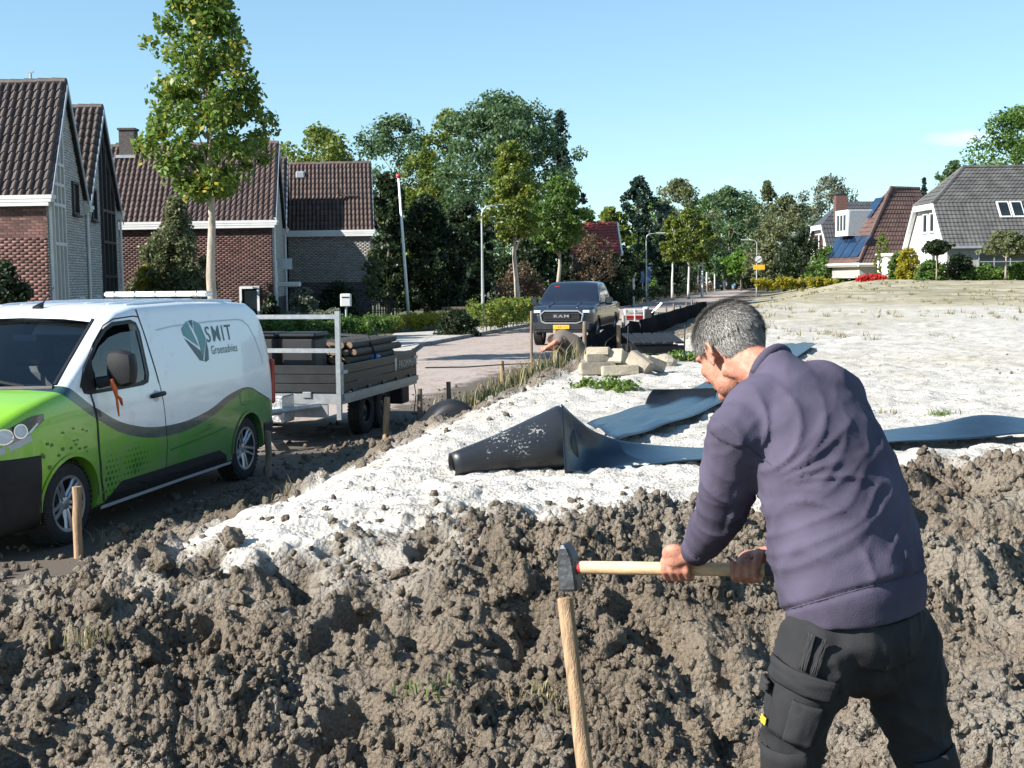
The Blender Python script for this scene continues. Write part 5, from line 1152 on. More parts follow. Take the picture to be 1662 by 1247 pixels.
    for q in me.vertices: q.co = Vector((4.599, (q.co.x-cx_)*sc, .885+q.co.y*.95))
    me.materials.clear(); link('lettering', me, 'chrome', gr)
    b = MB(); b.box((4.52, 0, .60), (.16, 1.80, .24), bev=.05); b.box((4.45, 0, .72), (.2, 1.9, .06), bev=.02); bp = b.build('front_bumper', 'dark_metal', v)
    b = MB(); b.box((4.55, 0, .47), (.10, 1.5, .10), bev=.03); b.build('skid_plate', 'black_plastic', v)
    b = MB(); b.box((4.612, .0, .60), (.012, .50, .12), bev=.004); pl = b.build('number_plate', 'plate_yellow', v)
    me = text_mesh('V-842-TZ', .085, True); co = np.array([q.co[:] for q in me.vertices]); cx_ = (co[:, 0].max()+co[:, 0].min())/2
    for q in me.vertices: q.co = Vector((4.6195, q.co.x-cx_, .57+q.co.y))
    me.materials.clear(); link('lettering', me, 'seam', pl)
    for y in (.86, -.86): wheel(v, 0, y, .41, .27, .26, rim='alloy'); wheel(v, wb, y, .41, .27, .26, rim='alloy')
    for sd_ in (1, -1): b = MB(); b.box((-1.19, sd_*.93, 1.05), (.05, .12, .35), bev=.02); b.build('tail_light', 'red_lens', v)
    return v
make_pickup()
def far_car(name, loc, paint, label, h=1.45):
    v = empty(name, loc, math.atan2(-DR.y, -DR.x), label, 'car')
    C = Car(top=[(-.85, .75), (-.82, .95), (-.5, 1.05), (-.1, 1.35), (.4, h), (1.2, h), (1.6, h-.1), (2.3, .98), (3.1, .85), (3.3, .6)], bot=[(-.85, .3), (3.3, .22)], wid=[(-.85, .78), (-.6, .86), (2.6, .88), (3.1, .78), (3.3, .55)], wf=[(.2, .95), (.5, 1), (.9, .98), (1.2, .86), (1.5, .7)], rr=.08)
    body = C.loft([-.85, -.82, -.5, -.3, -.1, .15, .4, .8, 1.2, 1.4, 1.6, 1.9, 2.1, 2.3, 2.7, 3.1, 3.2, 3.3]).build('body', paint, v, smooth=40)
    for sd_ in (1, -1):
        C.patch([(0, 1.0), (2.0, .98), (1.55, h-.17), (.35, h-.13)], .006, sd_, .3).build('side_window', 'window_glass', v)
        b = MB(); b.box((3.18, sd_*.62, .68), (.1, .25, .12), bev=.02); b.build('headlight', 'lamp_lens', v)
        for x in (0, 2.5): wheel(v, x, sd_*.80, .31, .2, .2, 'steel')
    vs = [(2.27, -.7, 1.01), (2.27, .7, 1.01), (1.64, .56, h-.10), (1.64, -.56, h-.10)]; b = MB(); b.add([(x+.03, y, z+.02) for x, y, z in vs], [(0, 1, 2, 3)]); b.build('windscreen', 'window_glass', v, fix=False)
    return v
far_car('parked_car', ST(186, -11.4, 0)+Vector((0, 0, 0)), 'black_paint', 'small dark parked car near the end of the road')
far_car('parked_car', ST(205, -10.2, 0), 'blue_car_paint', 'pale blue parked car beyond the dark one at the road end', 1.75)
# ================================================================== trees, shrubs, hedges
leaf_mat('leaf_maple', (0.073, 0.138, 0.025), (0.170, 0.252, 0.040), (0.390, 0.325, 0.048))
leaf_mat('leaf_green', (0.053, 0.113, 0.024), (0.128, 0.209, 0.039))
leaf_mat('leaf_yellowgreen', (0.075, 0.125, 0.020), (0.185, 0.235, 0.036), (0.32, 0.29, 0.05))
leaf_mat('leaf_bluegreen', (0.048, 0.100, 0.040), (0.125, 0.195, 0.085))
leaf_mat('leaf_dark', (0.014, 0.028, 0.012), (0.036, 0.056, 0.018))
leaf_mat('leaf_conifer', (0.014, 0.038, 0.029), (0.041, 0.074, 0.048))
leaf_mat('leaf_olive', (0.083, 0.108, 0.045), (0.187, 0.202, 0.093))
leaf_mat('leaf_grey', (0.098, 0.120, 0.081), (0.208, 0.227, 0.156))
leaf_mat('leaf_bright', (0.072, 0.160, 0.014), (0.144, 0.264, 0.032))
leaf_mat('leaf_yellow', (0.240, 0.225, 0.015), (0.390, 0.330, 0.030))
leaf_mat('leaf_brown', (0.07, 0.045, 0.03), (0.16, 0.11, 0.06))
leaf_mat('flower_red', (0.45, 0.02, 0.02), (0.6, 0.06, 0.05))
leaf_mat('dry_grass', (0.16, 0.14, 0.06), (0.33, 0.28, 0.14), tl=.25)
leaf_mat('fresh_grass', (0.064, 0.120, 0.016), (0.160, 0.232, 0.040), tl=.3)
mat('bark_pale', (0.36, 0.31, 0.25), 0.9, 0.25, 7, 0.6, 40, stretch=(1, 1, .3)); mat('bark', (0.13, 0.105, 0.08), 0.95, 0.3, 8, 0.6, 40, stretch=(1, 1, .3)); mat('bark_birch', (0.60, 0.58, 0.53), 0.8, 0.2, 7, 0.3, 30, stretch=(1, 1, 3))
PROF = {'oval': [(0, .30), (.12, .62), (.35, 1), (.6, .92), (.82, .62), (1, .12)], 'round': [(0, .45), (.2, .88), (.45, 1), (.7, .88), (.9, .5), (1, .1)],
        'cone': [(0, .75), (.1, 1), (.5, .62), (.8, .3), (1, .04)], 'column': [(0, .8), (.2, 1), (.7, .9), (.92, .55), (1, .1)], 'pear': [(0, .2), (.1, .75), (.3, 1), (.5, .82), (.72, .62), (.88, .5), (1, .2)],
        'weep': [(0, .95), (.25, 1), (.55, .85), (.8, .6), (1, .15)], 'dome': [(0, .95), (.3, 1), (.65, .82), (.88, .5), (1, .1)]}
def leaves(n, cen, rad, size, rg, droop=0.0, up=0.35, aspect=.62):
    """n leaf quads round each clump centre"""
    k = len(cen); idx = rg.integers(0, k, n); d = rg.normal(size=(n, 3)); d /= np.linalg.norm(d, axis=1)[:, None]
    r = rg.random(n)**.45; p = cen[idx]+d*(rad[idx]*r)[:, None]*np.array([1, 1, .8])
    nrm = d*0.55+rg.normal(size=(n, 3))*.7; nrm[:, 2] += up; nrm /= np.linalg.norm(nrm, axis=1)[:, None]
    a = np.cross(nrm, rg.normal(size=(n, 3))); a /= np.linalg.norm(a, axis=1)[:, None]
    if droop: a[:, 2] -= droop; a /= np.linalg.norm(a, axis=1)[:, None]
    b = np.cross(nrm, a); b /= np.linalg.norm(b, axis=1)[:, None]; s = size*rg.uniform(.6, 1.35, n)[:, None]
    v = np.stack([p-a*s, p+b*s*aspect-nrm*s*.12, p+a*s, p-b*s*aspect-nrm*s*.12], 1).reshape(-1, 3)
    return v, np.arange(4*n).reshape(-1, 4)
def crown_points(shape, base, h, r, n, rg, squash=1.0, shell=.6, jag=.22):
    pr = np.array(PROF[shape]); t = rg.random(n)**1.05; rad = np.interp(t, pr[:, 0], pr[:, 1])*r
    a = rg.uniform(0, 2*np.pi, n); lob = 1+jag*np.sin(a*3+t*9+rg.uniform(0, 6))+jag*.7*np.sin(a*5-t*14)
    q = np.where(rg.random(n) < shell, rg.uniform(.72, 1.02, n), np.sqrt(rg.random(n))*.8)
    return np.stack([np.cos(a)*rad*q*lob, np.sin(a)*rad*q*squash*lob, base+t*h], 1)
def tree(name, label, loc, H_, cb, r, shape='oval', m='leaf_green', n=5000, ls=.2, nc=90, cr_=.2, trunk=.12, bark='bark', group=None, cat='tree', seed=1, lean=(0, 0), droop=0.0, limbs=10, squash=1.0, jag=.22):
    rg = np.random.default_rng(seed); e = empty(name, loc, 0, label, cat, group)
    nc = int(nc*1.6); n = int(n*1.9); ls = ls*.80; c = crown_points(shape, cb+r*.05, H_-cb-r*.12, r*1.02, nc, rg, squash, jag=jag); c[:, 0] += lean[0]*c[:, 2]; c[:, 1] += lean[1]*c[:, 2]
    rad = rg.uniform(.6, 1.3, nc)*cr_*r
    b = MB(); tp = Vector((lean[0]*H_*.85, lean[1]*H_*.85, H_*.85)); k = 7
    pts = [Vector((tp.x*(i/k)+rg.normal()*trunk*.25*(i > 0), tp.y*(i/k)+rg.normal()*trunk*.25*(i > 0), tp.z*i/k)) for i in range(k+1)]
    b.tube(pts, [trunk*(1.25 if i == 0 else 1-.9*(i/k)) for i in range(k+1)], 9)
    if limbs:
        for j in rg.choice(nc, min(limbs, nc), replace=False):
            q = Vector(c[j]); f = min(.8, max(cb*.9/(H_*.85), (q.z-r*.7)/(H_*.85))); s = tp*f; mid = s.lerp(q, .5)+Vector((0, 0, .08*r)); tr = trunk*(1-.9*f)*.6
            b.tube([s, mid, q], [tr, tr*.6, tr*.25], 5, caps=False)
    b.build('trunk', bark, e, smooth=True, fix=False)
    v, f = leaves(n, c, rad, ls, rg, droop); me = np_mesh('crown', v, f); link('crown', me, m, e); return e
def tree_px(name, label, u, Y, top, bot, half, shape='oval', m='leaf_green', z0=0.0, **kw):
    """a tree sized from its height and width in the photograph at the distance it stands"""
    p = P(u, top, Y); q = P(u, bot, Y); r = half*Y/F_PX
    return tree(name, label, (p.x, Y, z0), p.z-z0, max(.05, q.z-z0), r, shape, m, **kw)
def shrub(name, label, u, Y, top, half, m, z0=0.0, n=2500, ls=.09, shape='dome', seed=1, squash=.8, depth=None, cat='shrub', group=None, nc=60, cr_=.3, **kw):
    p = P(u, top, Y); r = half*Y/F_PX
    return tree(name, label, (p.x, Y, z0), p.z-z0, .02, r, shape, m, n=n, ls=ls, nc=nc, cr_=cr_, trunk=.03, limbs=6, seed=seed, squash=squash, cat=cat, group=group, jag=.12, **kw)
def hedge(name, label, pts, h, wd, m, n, ls, seed=1, z0=0.0, cat='hedge'):
    """clipped hedge along a line of (x, y) points"""
    rg = np.random.default_rng(seed); e = empty(name, (pts[0][0], pts[0][1], z0), 0, label, cat); o = np.array(pts[0]); pt = np.array(pts)-o
    seg = np.linalg.norm(np.diff(pt, axis=0), axis=1); cum = np.r_[0, np.cumsum(seg)]; nc = max(30, int(cum[-1]*14)); t = rg.uniform(0, cum[-1], nc)
    x = np.interp(t, cum, pt[:, 0]); y = np.interp(t, cum, pt[:, 1]); c = np.stack([x+rg.uniform(-wd/2, wd/2, nc)*.8, y+rg.uniform(-wd/2, wd/2, nc)*.8, h*(.18+.74*rg.random(nc)**.6)], 1)
    v, f = leaves(n, c, np.full(nc, min(.28, wd*.35, h*.4)), ls, rg); link('foliage', np_mesh('foliage', v, f), m, e)
    b = MB()
    for i in range(len(pt)-1):
        k = max(2, int(seg[i]/.5))
        for j in range(k): q = pt[i]+(pt[i+1]-pt[i])*(j+.5)/k; b.tube([(q[0], q[1], 0), (q[0]+rg.normal()*.08, q[1], h*.75)], [.02, .008], 4, caps=False)
    b.build('stems', 'bark', e, fix=False)['kind'] = 'stuff'; return e
def distant_woods():
    rg = np.random.default_rng(9); c = []
    for k in range(900):
        Y = rg.uniform(250, 330); u = rg.uniform(-100, 1800); hh = 7+5*math.sin(u*.013)+2.5*math.sin(u*.041+1); c.append((P(u, 450, Y).x, Y, rg.uniform(.05, 1)**.8*max(3, hh)))
    c = np.array(c); v, f = leaves(26000, c, rg.uniform(1.4, 3.2, len(c)), .55, rg); o = link('distant_woods', np_mesh('distant_woods', v, f), 'leaf_dark'); tag(o, 'distant belt of dark trees along the horizon', 'woods', kind='stuff')
distant_woods()
# the young maple by the van
pm = P(352, 470, 30)
tree('young_maple', 'young maple with pale trunk rising behind the van', (pm.x-.05, 30, 0), 9.25, 4.15, 1.40, 'pear', 'leaf_maple', n=7200, ls=.095, nc=150, cr_=.24, trunk=.15, bark='bark_pale', lean=(-.016, 0), seed=5, limbs=24, jag=.2)
tree_px('street_tree', 'young street tree with pale trunk directly right of the lamp post', 838, 58.8, 232, 392, 46, 'pear', 'leaf_yellowgreen', n=5500, ls=.11, trunk=.16, bark='bark_pale', seed=6, group='young street trees', cr_=.26, lean=(-.03, 0), limbs=16)
tree_px('street_tree', 'young street tree with pale trunk just behind the pickup truck', 906, 69, 288, 405, 44, 'round', 'leaf_green', n=5000, ls=.12, trunk=.15, bark='bark_pale', seed=7, group='young street trees', cr_=.26, limbs=16)
BG = 'background trees'
tree_px('broadleaf_tree', 'low tree crown peeping over the roof behind the leftmost houses', 212, 75, 221, 300, 40, 'round', 'leaf_yellowgreen', n=2500, ls=.15, seed=8, group=BG)
tree_px('broadleaf_tree', 'yellow green tree behind the grey brick house', 514, 84, 206, 430, 92, 'round', 'leaf_yellowgreen', n=7000, ls=.17, seed=9, group=BG, trunk=.2)
tree_px('broadleaf_tree', 'tall blue green tree left of the big willow', 646, 104, 186, 420, 86, 'round', 'leaf_bluegreen', n=6500, ls=.19, seed=10, group=BG, trunk=.25)
tree_px('broadleaf_tree', 'yellow green tree below the tall blue green one', 690, 97, 246, 420, 66, 'round', 'leaf_yellowgreen', n=5000, ls=.16, seed=11, group=BG, trunk=.2)
tree_px('willow_tree', 'broad dense grey green willow, tallest tree left of the road', 812, 88, 154, 440, 112, 'column', 'leaf_bluegreen', n=19000, ls=.16, seed=12, trunk=.35, nc=190, cr_=.18, droop=.3, limbs=20)
tree_px('broadleaf_tree', 'light green tree on the left flank of the willow', 728, 98, 178, 400, 52, 'oval', 'leaf_yellowgreen', n=4500, ls=.16, seed=13, group=BG, trunk=.2)
tree_px('conifer_tree', 'dark bluish spire shaped tree on the right flank of the willow', 908, 97, 181, 440, 44, 'cone', 'leaf_conifer', n=4500, ls=.16, seed=14, group=BG, trunk=.2, jag=.4)
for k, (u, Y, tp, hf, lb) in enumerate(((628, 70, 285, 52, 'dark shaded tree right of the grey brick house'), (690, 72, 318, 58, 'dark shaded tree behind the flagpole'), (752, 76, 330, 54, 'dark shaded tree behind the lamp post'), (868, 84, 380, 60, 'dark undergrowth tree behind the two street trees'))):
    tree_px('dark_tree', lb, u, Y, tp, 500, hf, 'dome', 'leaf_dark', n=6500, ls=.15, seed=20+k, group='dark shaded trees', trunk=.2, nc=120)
tree_px('broadleaf_tree', 'dark tree crown left of the red roof', 946, 112, 338, 440, 40, 'round', 'leaf_green', n=3000, ls=.2, seed=25, group=BG, trunk=.2)
tree_px('broadleaf_tree', 'autumn tinted tree behind the red roof', 990, 118, 338, 440, 34, 'round', 'leaf_yellowgreen', n=3000, ls=.2, seed=26, group=BG, trunk=.2)
tree_px('brown_tree', 'bare brownish tree in front of the red roof', 962, 84, 380, 470, 36, 'round', 'leaf_brown', n=1500, ls=.10, seed=27, trunk=.12, limbs=30)
tree_px('conifer_tree', 'dark pointed evergreen at the left edge of the road, right of the red roof', 1036, 120, 288, 470, 40, 'oval', 'leaf_conifer', n=4500, ls=.19, seed=28, group=BG, trunk=.2, jag=.35)
tree_px('conifer_tree', 'shorter dark evergreen beside the pointed one', 1078, 124, 330, 465, 30, 'oval', 'leaf_conifer', n=2800, ls=.19, seed=29, group=BG, trunk=.2)
tree_px('birch_tree', 'tall light green birch left of the road end', 1102, 150, 290, 450, 56, 'oval', 'leaf_olive', n=4800, ls=.22, seed=30, group=BG, trunk=.16, bark='bark_birch', droop=.4)
for k, (u, Y, tp, hf, lb) in enumerate(((1092, 112, 350, 22, 'slender birch with white trunk, leftmost of three by the hedge'), (1118, 118, 338, 28, 'slender birch with white trunk, middle of three by the hedge'), (1140, 126, 352, 22, 'slender birch with white trunk, rightmost of three by the hedge'))):
    tree_px('birch_tree', lb, u, Y, tp, 425, hf, 'oval', 'leaf_yellowgreen', n=2600, ls=.17, seed=31+k, group='birches by the hedge', trunk=.13, bark='bark_birch', limbs=8)
tree_px('broadleaf_tree', 'large round green tree above the end of the road', 1184, 190, 302, 455, 68, 'round', 'leaf_bluegreen', n=6500, ls=.30, seed=35, group=BG, trunk=.35)
tree_px('broadleaf_tree', 'tall thin topped olive tree right of the round one', 1246, 165, 292, 450, 40, 'cone', 'leaf_olive', n=3000, ls=.26, seed=36, group=BG, trunk=.2, jag=.4)
tree_px('broadleaf_tree', 'broad olive tree behind the road sign', 1275, 150, 318, 465, 54, 'dome', 'leaf_olive', n=5000, ls=.23, seed=37, group=BG, trunk=.2)
tree_px('broadleaf_tree', 'feathery grey green tree left of the dark roofed house', 1346, 175, 284, 440, 58, 'weep', 'leaf_grey', n=4200, ls=.26, seed=38, group=BG, trunk=.2, droop=.8, limbs=20, jag=.35)
tree_px('broadleaf_tree', 'green tree behind the birches', 1065, 178, 322, 460, 50, 'round', 'leaf_green', n=4500, ls=.28, seed=43, group=BG, trunk=.3)
tree_px('broadleaf_tree', 'green tree behind the barn roof', 1150, 235, 318, 460, 52, 'round', 'leaf_green', n=4500, ls=.32, seed=44, group=BG, trunk=.3)
tree_px('broadleaf_tree', 'green tree between the road end and the road sign', 1222, 210, 330, 460, 46, 'round', 'leaf_green', n=4200, ls=.3, seed=45, group=BG, trunk=.3)
tree_px('broadleaf_tree', 'green tree left of the feathery one', 1308, 190, 330, 450, 42, 'round', 'leaf_bluegreen', n=4000, ls=.28, seed=46, group=BG, trunk=.3)
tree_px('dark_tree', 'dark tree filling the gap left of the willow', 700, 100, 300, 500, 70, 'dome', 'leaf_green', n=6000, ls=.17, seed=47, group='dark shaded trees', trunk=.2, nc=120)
tree_px('broadleaf_tree', 'small bright green tree beside the far cars', 1203, 175, 408, 446, 28, 'round', 'leaf_bright', n=2200, ls=.24, seed=39, group=BG, trunk=.14)
tree_px('broadleaf_tree', 'huge dense green tree at the right edge behind the grey roof', 1656, 150, 176, 400, 88, 'round', 'leaf_green', n=9000, ls=.26, seed=40, group=BG, z0=1.9, trunk=.4, nc=150)
tree_px('broadleaf_tree', 'dark green crown just above the white house gable', 1552, 160, 260, 400, 38, 'round', 'leaf_bluegreen', n=3000, ls=.26, seed=41, group=BG, z0=1.9, trunk=.2)
tree_px('conifer_tree', 'thin dark conifer tip between the two right hand roofs', 1500, 150, 287, 380, 12, 'cone', 'leaf_conifer', n=1300, ls=.2, seed=42, group=BG, z0=1.9, trunk=.12)
for k, (u, Y, tp, hf, mm, lb) in enumerate(((1252, 126, 388, 24, 'leaf_olive', 'dark olive shrub right of the yellow road sign'), (1300, 122, 378, 36, 'leaf_dark', 'big dark shrub left of the solar panel roof'), (1345, 116, 402, 32, 'leaf_green', 'rounded green shrub below the white dormer'), (1384, 113, 421, 18, 'leaf_green', 'clipped green shrub under the brown roof'), (1290, 124, 412, 18, 'leaf_bright', 'brighter green shrub among the dark ones'))):
    shrub('garden_shrub', lb, u, Y, tp, hf, mm, z0=.9, n=3000, ls=.17, seed=50+k, group='shrubs at the field edge')
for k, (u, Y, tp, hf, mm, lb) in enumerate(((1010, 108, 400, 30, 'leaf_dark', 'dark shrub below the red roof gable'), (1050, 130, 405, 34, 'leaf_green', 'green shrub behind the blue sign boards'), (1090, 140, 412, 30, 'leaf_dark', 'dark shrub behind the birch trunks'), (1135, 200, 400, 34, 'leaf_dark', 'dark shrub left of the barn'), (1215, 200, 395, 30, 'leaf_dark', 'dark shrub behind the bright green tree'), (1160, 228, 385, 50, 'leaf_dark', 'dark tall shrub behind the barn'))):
    shrub('roadside_shrub', lb, u, Y, tp, hf, mm, n=3000, ls=.2, seed=150+k, group='shrubs by the far road')
shrub('roadside_shrub', 'dark shrub hiding the wall below the red roof', 972, 88, 408, 46, 'leaf_dark', n=4500, ls=.13, seed=160, group='shrubs by the far road')
GZ = 1.75
tree_px('conifer_tree', 'narrow column shaped conifer left of the white house', 1432, 96, 379, 450, 10, 'column', 'leaf_yellowgreen', n=1900, ls=.12, seed=60, z0=GZ, trunk=.06)
tree_px('standard_tree', 'small lollipop tree with dark crown before the white gable', 1521, 84, 390, 413, 20, 'round', 'leaf_dark', n=1900, ls=.12, seed=61, z0=GZ, trunk=.05, bark='bark_pale')
tree_px('standard_tree', 'small olive umbrella tree before the long window', 1634, 82, 373, 415, 34, 'dome', 'leaf_olive', n=2600, ls=.12, seed=62, z0=GZ, trunk=.07, bark='bark_pale')
for k, (u, Y, tp, hf, mm, lb) in enumerate(((1474, 90, 404, 21, 'leaf_yellow', 'bright yellow shrub by the white gable'), (1456, 91, 412, 14, 'leaf_green', 'green shrub left of the yellow one'), (1512, 86, 424, 24, 'leaf_green', 'low green shrub under the lollipop tree'), (1556, 86, 415, 30, 'leaf_dark', 'dark green shrub before the grey wall'), (1600, 85, 434, 34, 'leaf_green', 'low green shrub below the long window'), (1655, 84, 428, 24, 'leaf_green', 'green shrub at the right edge of the garden'))):
    shrub('garden_shrub', lb, u, Y, tp, hf, mm, z0=GZ-.1, n=2000, ls=.12, seed=70+k, group='shrubs before the white house', squash=.5)
shrub('flower_bed', 'low bed of red flowers at the field edge', 1416, 94, 447, 24, 'flower_red', z0=GZ-.15, n=1200, ls=.09, seed=80, cat='flowers', squash=.3)
# left gardens
tree_px('yew_bush', 'large bushy evergreen in front of the chimney house', 284, 45.2, 322, 480, 54, 'cone', 'leaf_olive', n=7000, ls=.085, seed=81, trunk=.08, nc=140, cat='shrub', jag=.15)
shrub('garden_shrub', 'big rounded olive shrub beside the maple trunk', 272, 44.6, 372, 62, 'leaf_olive', n=7000, ls=.075, seed=82, group='shrubs before the brick houses')
shrub('garden_shrub', 'yellow green shrub just above the van roof', 236, 44.0, 430, 24, 'leaf_yellow', n=1800, ls=.07, seed=83, group='shrubs before the brick houses')
shrub('garden_shrub', 'dark shrub at the left edge before the red brick wall', 8, 30.5, 428, 45, 'leaf_dark', n=3500, ls=.07, seed=84, group='shrubs before the brick houses')
shrub('garden_shrub', 'dark shrub against the grey brick house', 548, 54, 462, 42, 'leaf_dark', n=3500, ls=.09, seed=85, group='shrubs before the brick houses')
shrub('garden_shrub', 'pale leaved shrub left of the dark one by the grey house', 492, 47, 470, 34, 'leaf_grey', n=2600, ls=.08, seed=86, group='shrubs before the brick houses')
shrub('garden_shrub', 'dark shrub at the corner of the chimney house', 438, 45, 478, 16, 'leaf_dark', n=1600, ls=.08, seed=88, group='shrubs before the brick houses')
tree_px('standard_tree', 'slim trained tree at the corner of the grey brick house', 606, 55, 402, 482, 15, 'column', 'leaf_olive', n=1900, ls=.085, seed=87, trunk=.05)
def gp(u, v, z=0): q = G(u, v, z); return (q.x, q.y)
hedge('garden_hedge', 'clipped green hedge behind the trailer', [gp(440, 566), gp(560, 560), gp(632, 553)], .85, .8, 'leaf_green', 7000, .055, 90)
hedge('garden_hedge', 'grey green hedge left of the mailbox', [gp(440, 548), gp(550, 545)], .95, .7, 'leaf_grey', 4000, .06, 91)
hedge('garden_hedge', 'low bright yellow green hedge at the foot of the flagpole', [gp(625, 541), gp(726, 531)], .62, .9, 'leaf_yellow', 5000, .055, 92)
shrub('garden_shrub', 'dark rounded bush at the driveway corner', 742, 45, 506, 34, 'leaf_dark', n=3800, ls=.06, seed=93, group='shrubs before the brick houses')
hedge('garden_hedge', 'green hedge along the kerb below the lamp post', [gp(780, 543), gp(812, 538), gp(868, 527)], 1.25, 1.4, 'leaf_yellowgreen', 9000, .065, 94)
hedge('garden_hedge', 'dark hedge along the left kerb beyond the pickup', [gp(1008, 497), gp(1060, 488), gp(1122, 478)], 1.2, 1.4, 'leaf_dark', 7000, .10, 95)
hedge('garden_hedge', 'reddish brown low planting beyond the dark hedge', [gp(1122, 478), gp(1162, 471)], 1.1, 1.6, 'leaf_brown', 3500, .12, 96)
hedge('garden_hedge', 'bright yellow hedge at the far left corner of the field', [(P(1228, 470, 112).x, 112), (P(1290, 466, 112).x, 112), (P(1352, 462, 112).x, 113)], 1.25, 1.2, 'leaf_yellow', 7000, .09, 97, z0=.65)
shrub('weeping_shrub', 'weeping brownish shrub arching behind the kerb hedge', 845, 64, 431, 48, 'leaf_brown', n=3200, ls=.085, seed=98, shape='weep', droop=1.2)
for k, (u, v, n_, hh, mm, lb) in enumerate(((985, 632, 500, .26, 'fresh_grass', 'fresh green weed patch on the sand beside the kerb stones'), (1118, 588, 260, .26, 'fresh_grass', 'green weed patch left of the working man\'s head'), (1530, 676, 90, .10, 'fresh_grass', 'single small green tuft on the white sand'), (236, 868, 260, .13, 'fresh_grass', 'green grass tuft on the bank edge below the van'), (160, 885, 8, .22, 'dry_grass', 'pale sprouting seedling at the bank edge by the wheel'), (1440, 668, 40, .10, 'dry_grass', 'thin dry tuft on the sand behind the man'), (470, 800, 30, .25, 'dry_grass', 'dry stalks at the soil edge by the rear wheel'), (700, 1190, 30, .07, 'fresh_grass', 'tiny green sprout low on the soil bank'), (880, 1130, 60, .09, 'dry_grass', 'small dry tuft on the bank left of the hammered stake'), (155, 1065, 40, .12, 'dry_grass', 'thin grass tuft at the lower left of the bank'))):
    zz = .4
    for _ in range(8): q = G(u, v, zz); zz = 0.5*zz+0.5*H(q.x, q.y)
    q = G(u, v, zz); zz = HD(q.x, q.y); rg = np.random.default_rng(200+k)
    V = []; Fc = []
    sp = {500: .16, 260: .13 if u > 1000 else .07, 90: .06, 60: .06, 40: .06, 30: .05, 8: .03}[n_]
    for i in range(n_):
        x, y = rg.normal(0, sp, 2); L_0 = hh*rg.uniform(.4, 1.1); a = rg.uniform(0, 6.28); b2 = rg.uniform(.15, .8)*L_0; wd_ = .0022*(1+q.y/9)
        d = np.array([math.cos(a), math.sin(a), 0]); s = np.array([-d[1], d[0], 0])*wd_; p0 = np.array([x, y, -.02]); p1 = p0+d*b2*.35+np.array([0, 0, L_0*.65]); p2 = p0+d*b2+np.array([0, 0, L_0*.9])
        o_ = len(V); V += [p0-s, p0+s, p1+s*.8, p1-s*.8, p2, p2]; Fc += [(o_, o_+1, o_+2, o_+3), (o_+3, o_+2, o_+4, o_+5)]
    if n_ >= 500 or (n_ == 260 and u > 1000):
        cc = np.stack([rg.normal(0, .22, 30), rg.normal(0, .22, 30), rg.uniform(0, .10, 30)], 1); v_, f_ = leaves(900, cc, np.full(30, .09), .026, rg); e = empty('weed_patch', (q.x, q.y, zz), 0, lb, 'weeds'); link('leaves', np_mesh('leaves', v_, f_), mm, e)['kind'] = 'stuff'; continue
    e = empty('grass_tuft', (q.x, q.y, zz), 0, lb, 'grass'); link('blades', np_mesh('blades', np.array(V), np.array(Fc)), mm, e)['kind'] = 'stuff'
def rough_grass(name, label, pts, n, hh, m, seed, spread):
    rg = np.random.default_rng(seed); V = []; Fc = []
    for i in range(n):
        k = rg.integers(len(pts)-1); t = rg.random(); u = pts[k][0]*(1-t)+pts[k+1][0]*t; v = pts[k][1]*(1-t)+pts[k+1][1]*t
        q = G(u, v, .25); x = q.x+rg.normal()*spread; y = q.y+rg.normal()*spread; z = H(x, y); L_0 = hh*rg.uniform(.3, 1.15); a = rg.uniform(0, 6.28); b2 = rg.uniform(.1, .7)*L_0
        d = np.array([math.cos(a), math.sin(a), 0]); s = np.array([-d[1], d[0], 0])*.008; p0 = np.array([x, y, z-.03]); p1 = p0+d*b2*.3+np.array([0, 0, L_0*.6]); p2 = p0+d*b2+np.array([0, 0, L_0*.92])
        o_ = len(V); V += [p0-s, p0+s, p1+s*.8, p1-s*.8, p2, p2]; Fc += [(o_, o_+1, o_+2, o_+3), (o_+3, o_+2, o_+4, o_+5)]
    o = link(name, np_mesh(name, np.array(V), np.array(Fc)), m); tag(o, label, 'grass', kind='stuff')
rough_grass('verge_grass', 'long rough grass on the soil at the road edge', [(775, 672), (830, 648), (885, 632)], 2400, .30, 'leaf_dark', 31, .42)
rough_grass('verge_straw', 'dry straw stalks among the verge grass', [(770, 674), (820, 650), (870, 632)], 500, .5, 'dry_grass', 32, .5)
def field_weeds():
    rg = np.random.default_rng(77); V = []; Fc = []; tufts = 0
    while tufts < 1500:
        y = 24*math.exp(rg.random()*1.5); x = rg.uniform(.02, .56)*y; tufts += 1
        if 0.9745*x-0.2245*y-ROAD_R < 1.0 or vn1(x*.12, y*.12)+.12*rg.normal() < 0.02: continue
        z = float(base_h(x, y)); sz = rg.uniform(.5, 1.2)
        for i in range(11):
            a = rg.uniform(0, 6.28); hh = rg.uniform(.06, .2)*sz; d = np.array([math.cos(a), math.sin(a), 0]); s = np.array([-d[1], d[0], 0])*.012*(y/26); p0 = np.array([x, y, z-.03])+d*rg.uniform(0, .14)*sz
            o_ = len(V); V += [p0-s, p0+s, p0+d*hh*.7+np.array([0, 0, hh]), p0+d*hh*.7+np.array([0, 0, hh])]; Fc.append((o_, o_+1, o_+2, o_+3))
    o = link('field_weeds', np_mesh('field_weeds', np.array(V), np.array(Fc)), 'dry_grass'); tag(o, 'sparse dry weeds over the far side of the field', 'weeds', kind='stuff')
def vn1(x, y): return float(fbm(np.array([x]), np.array([y]), 3)[0])
field_weeds()

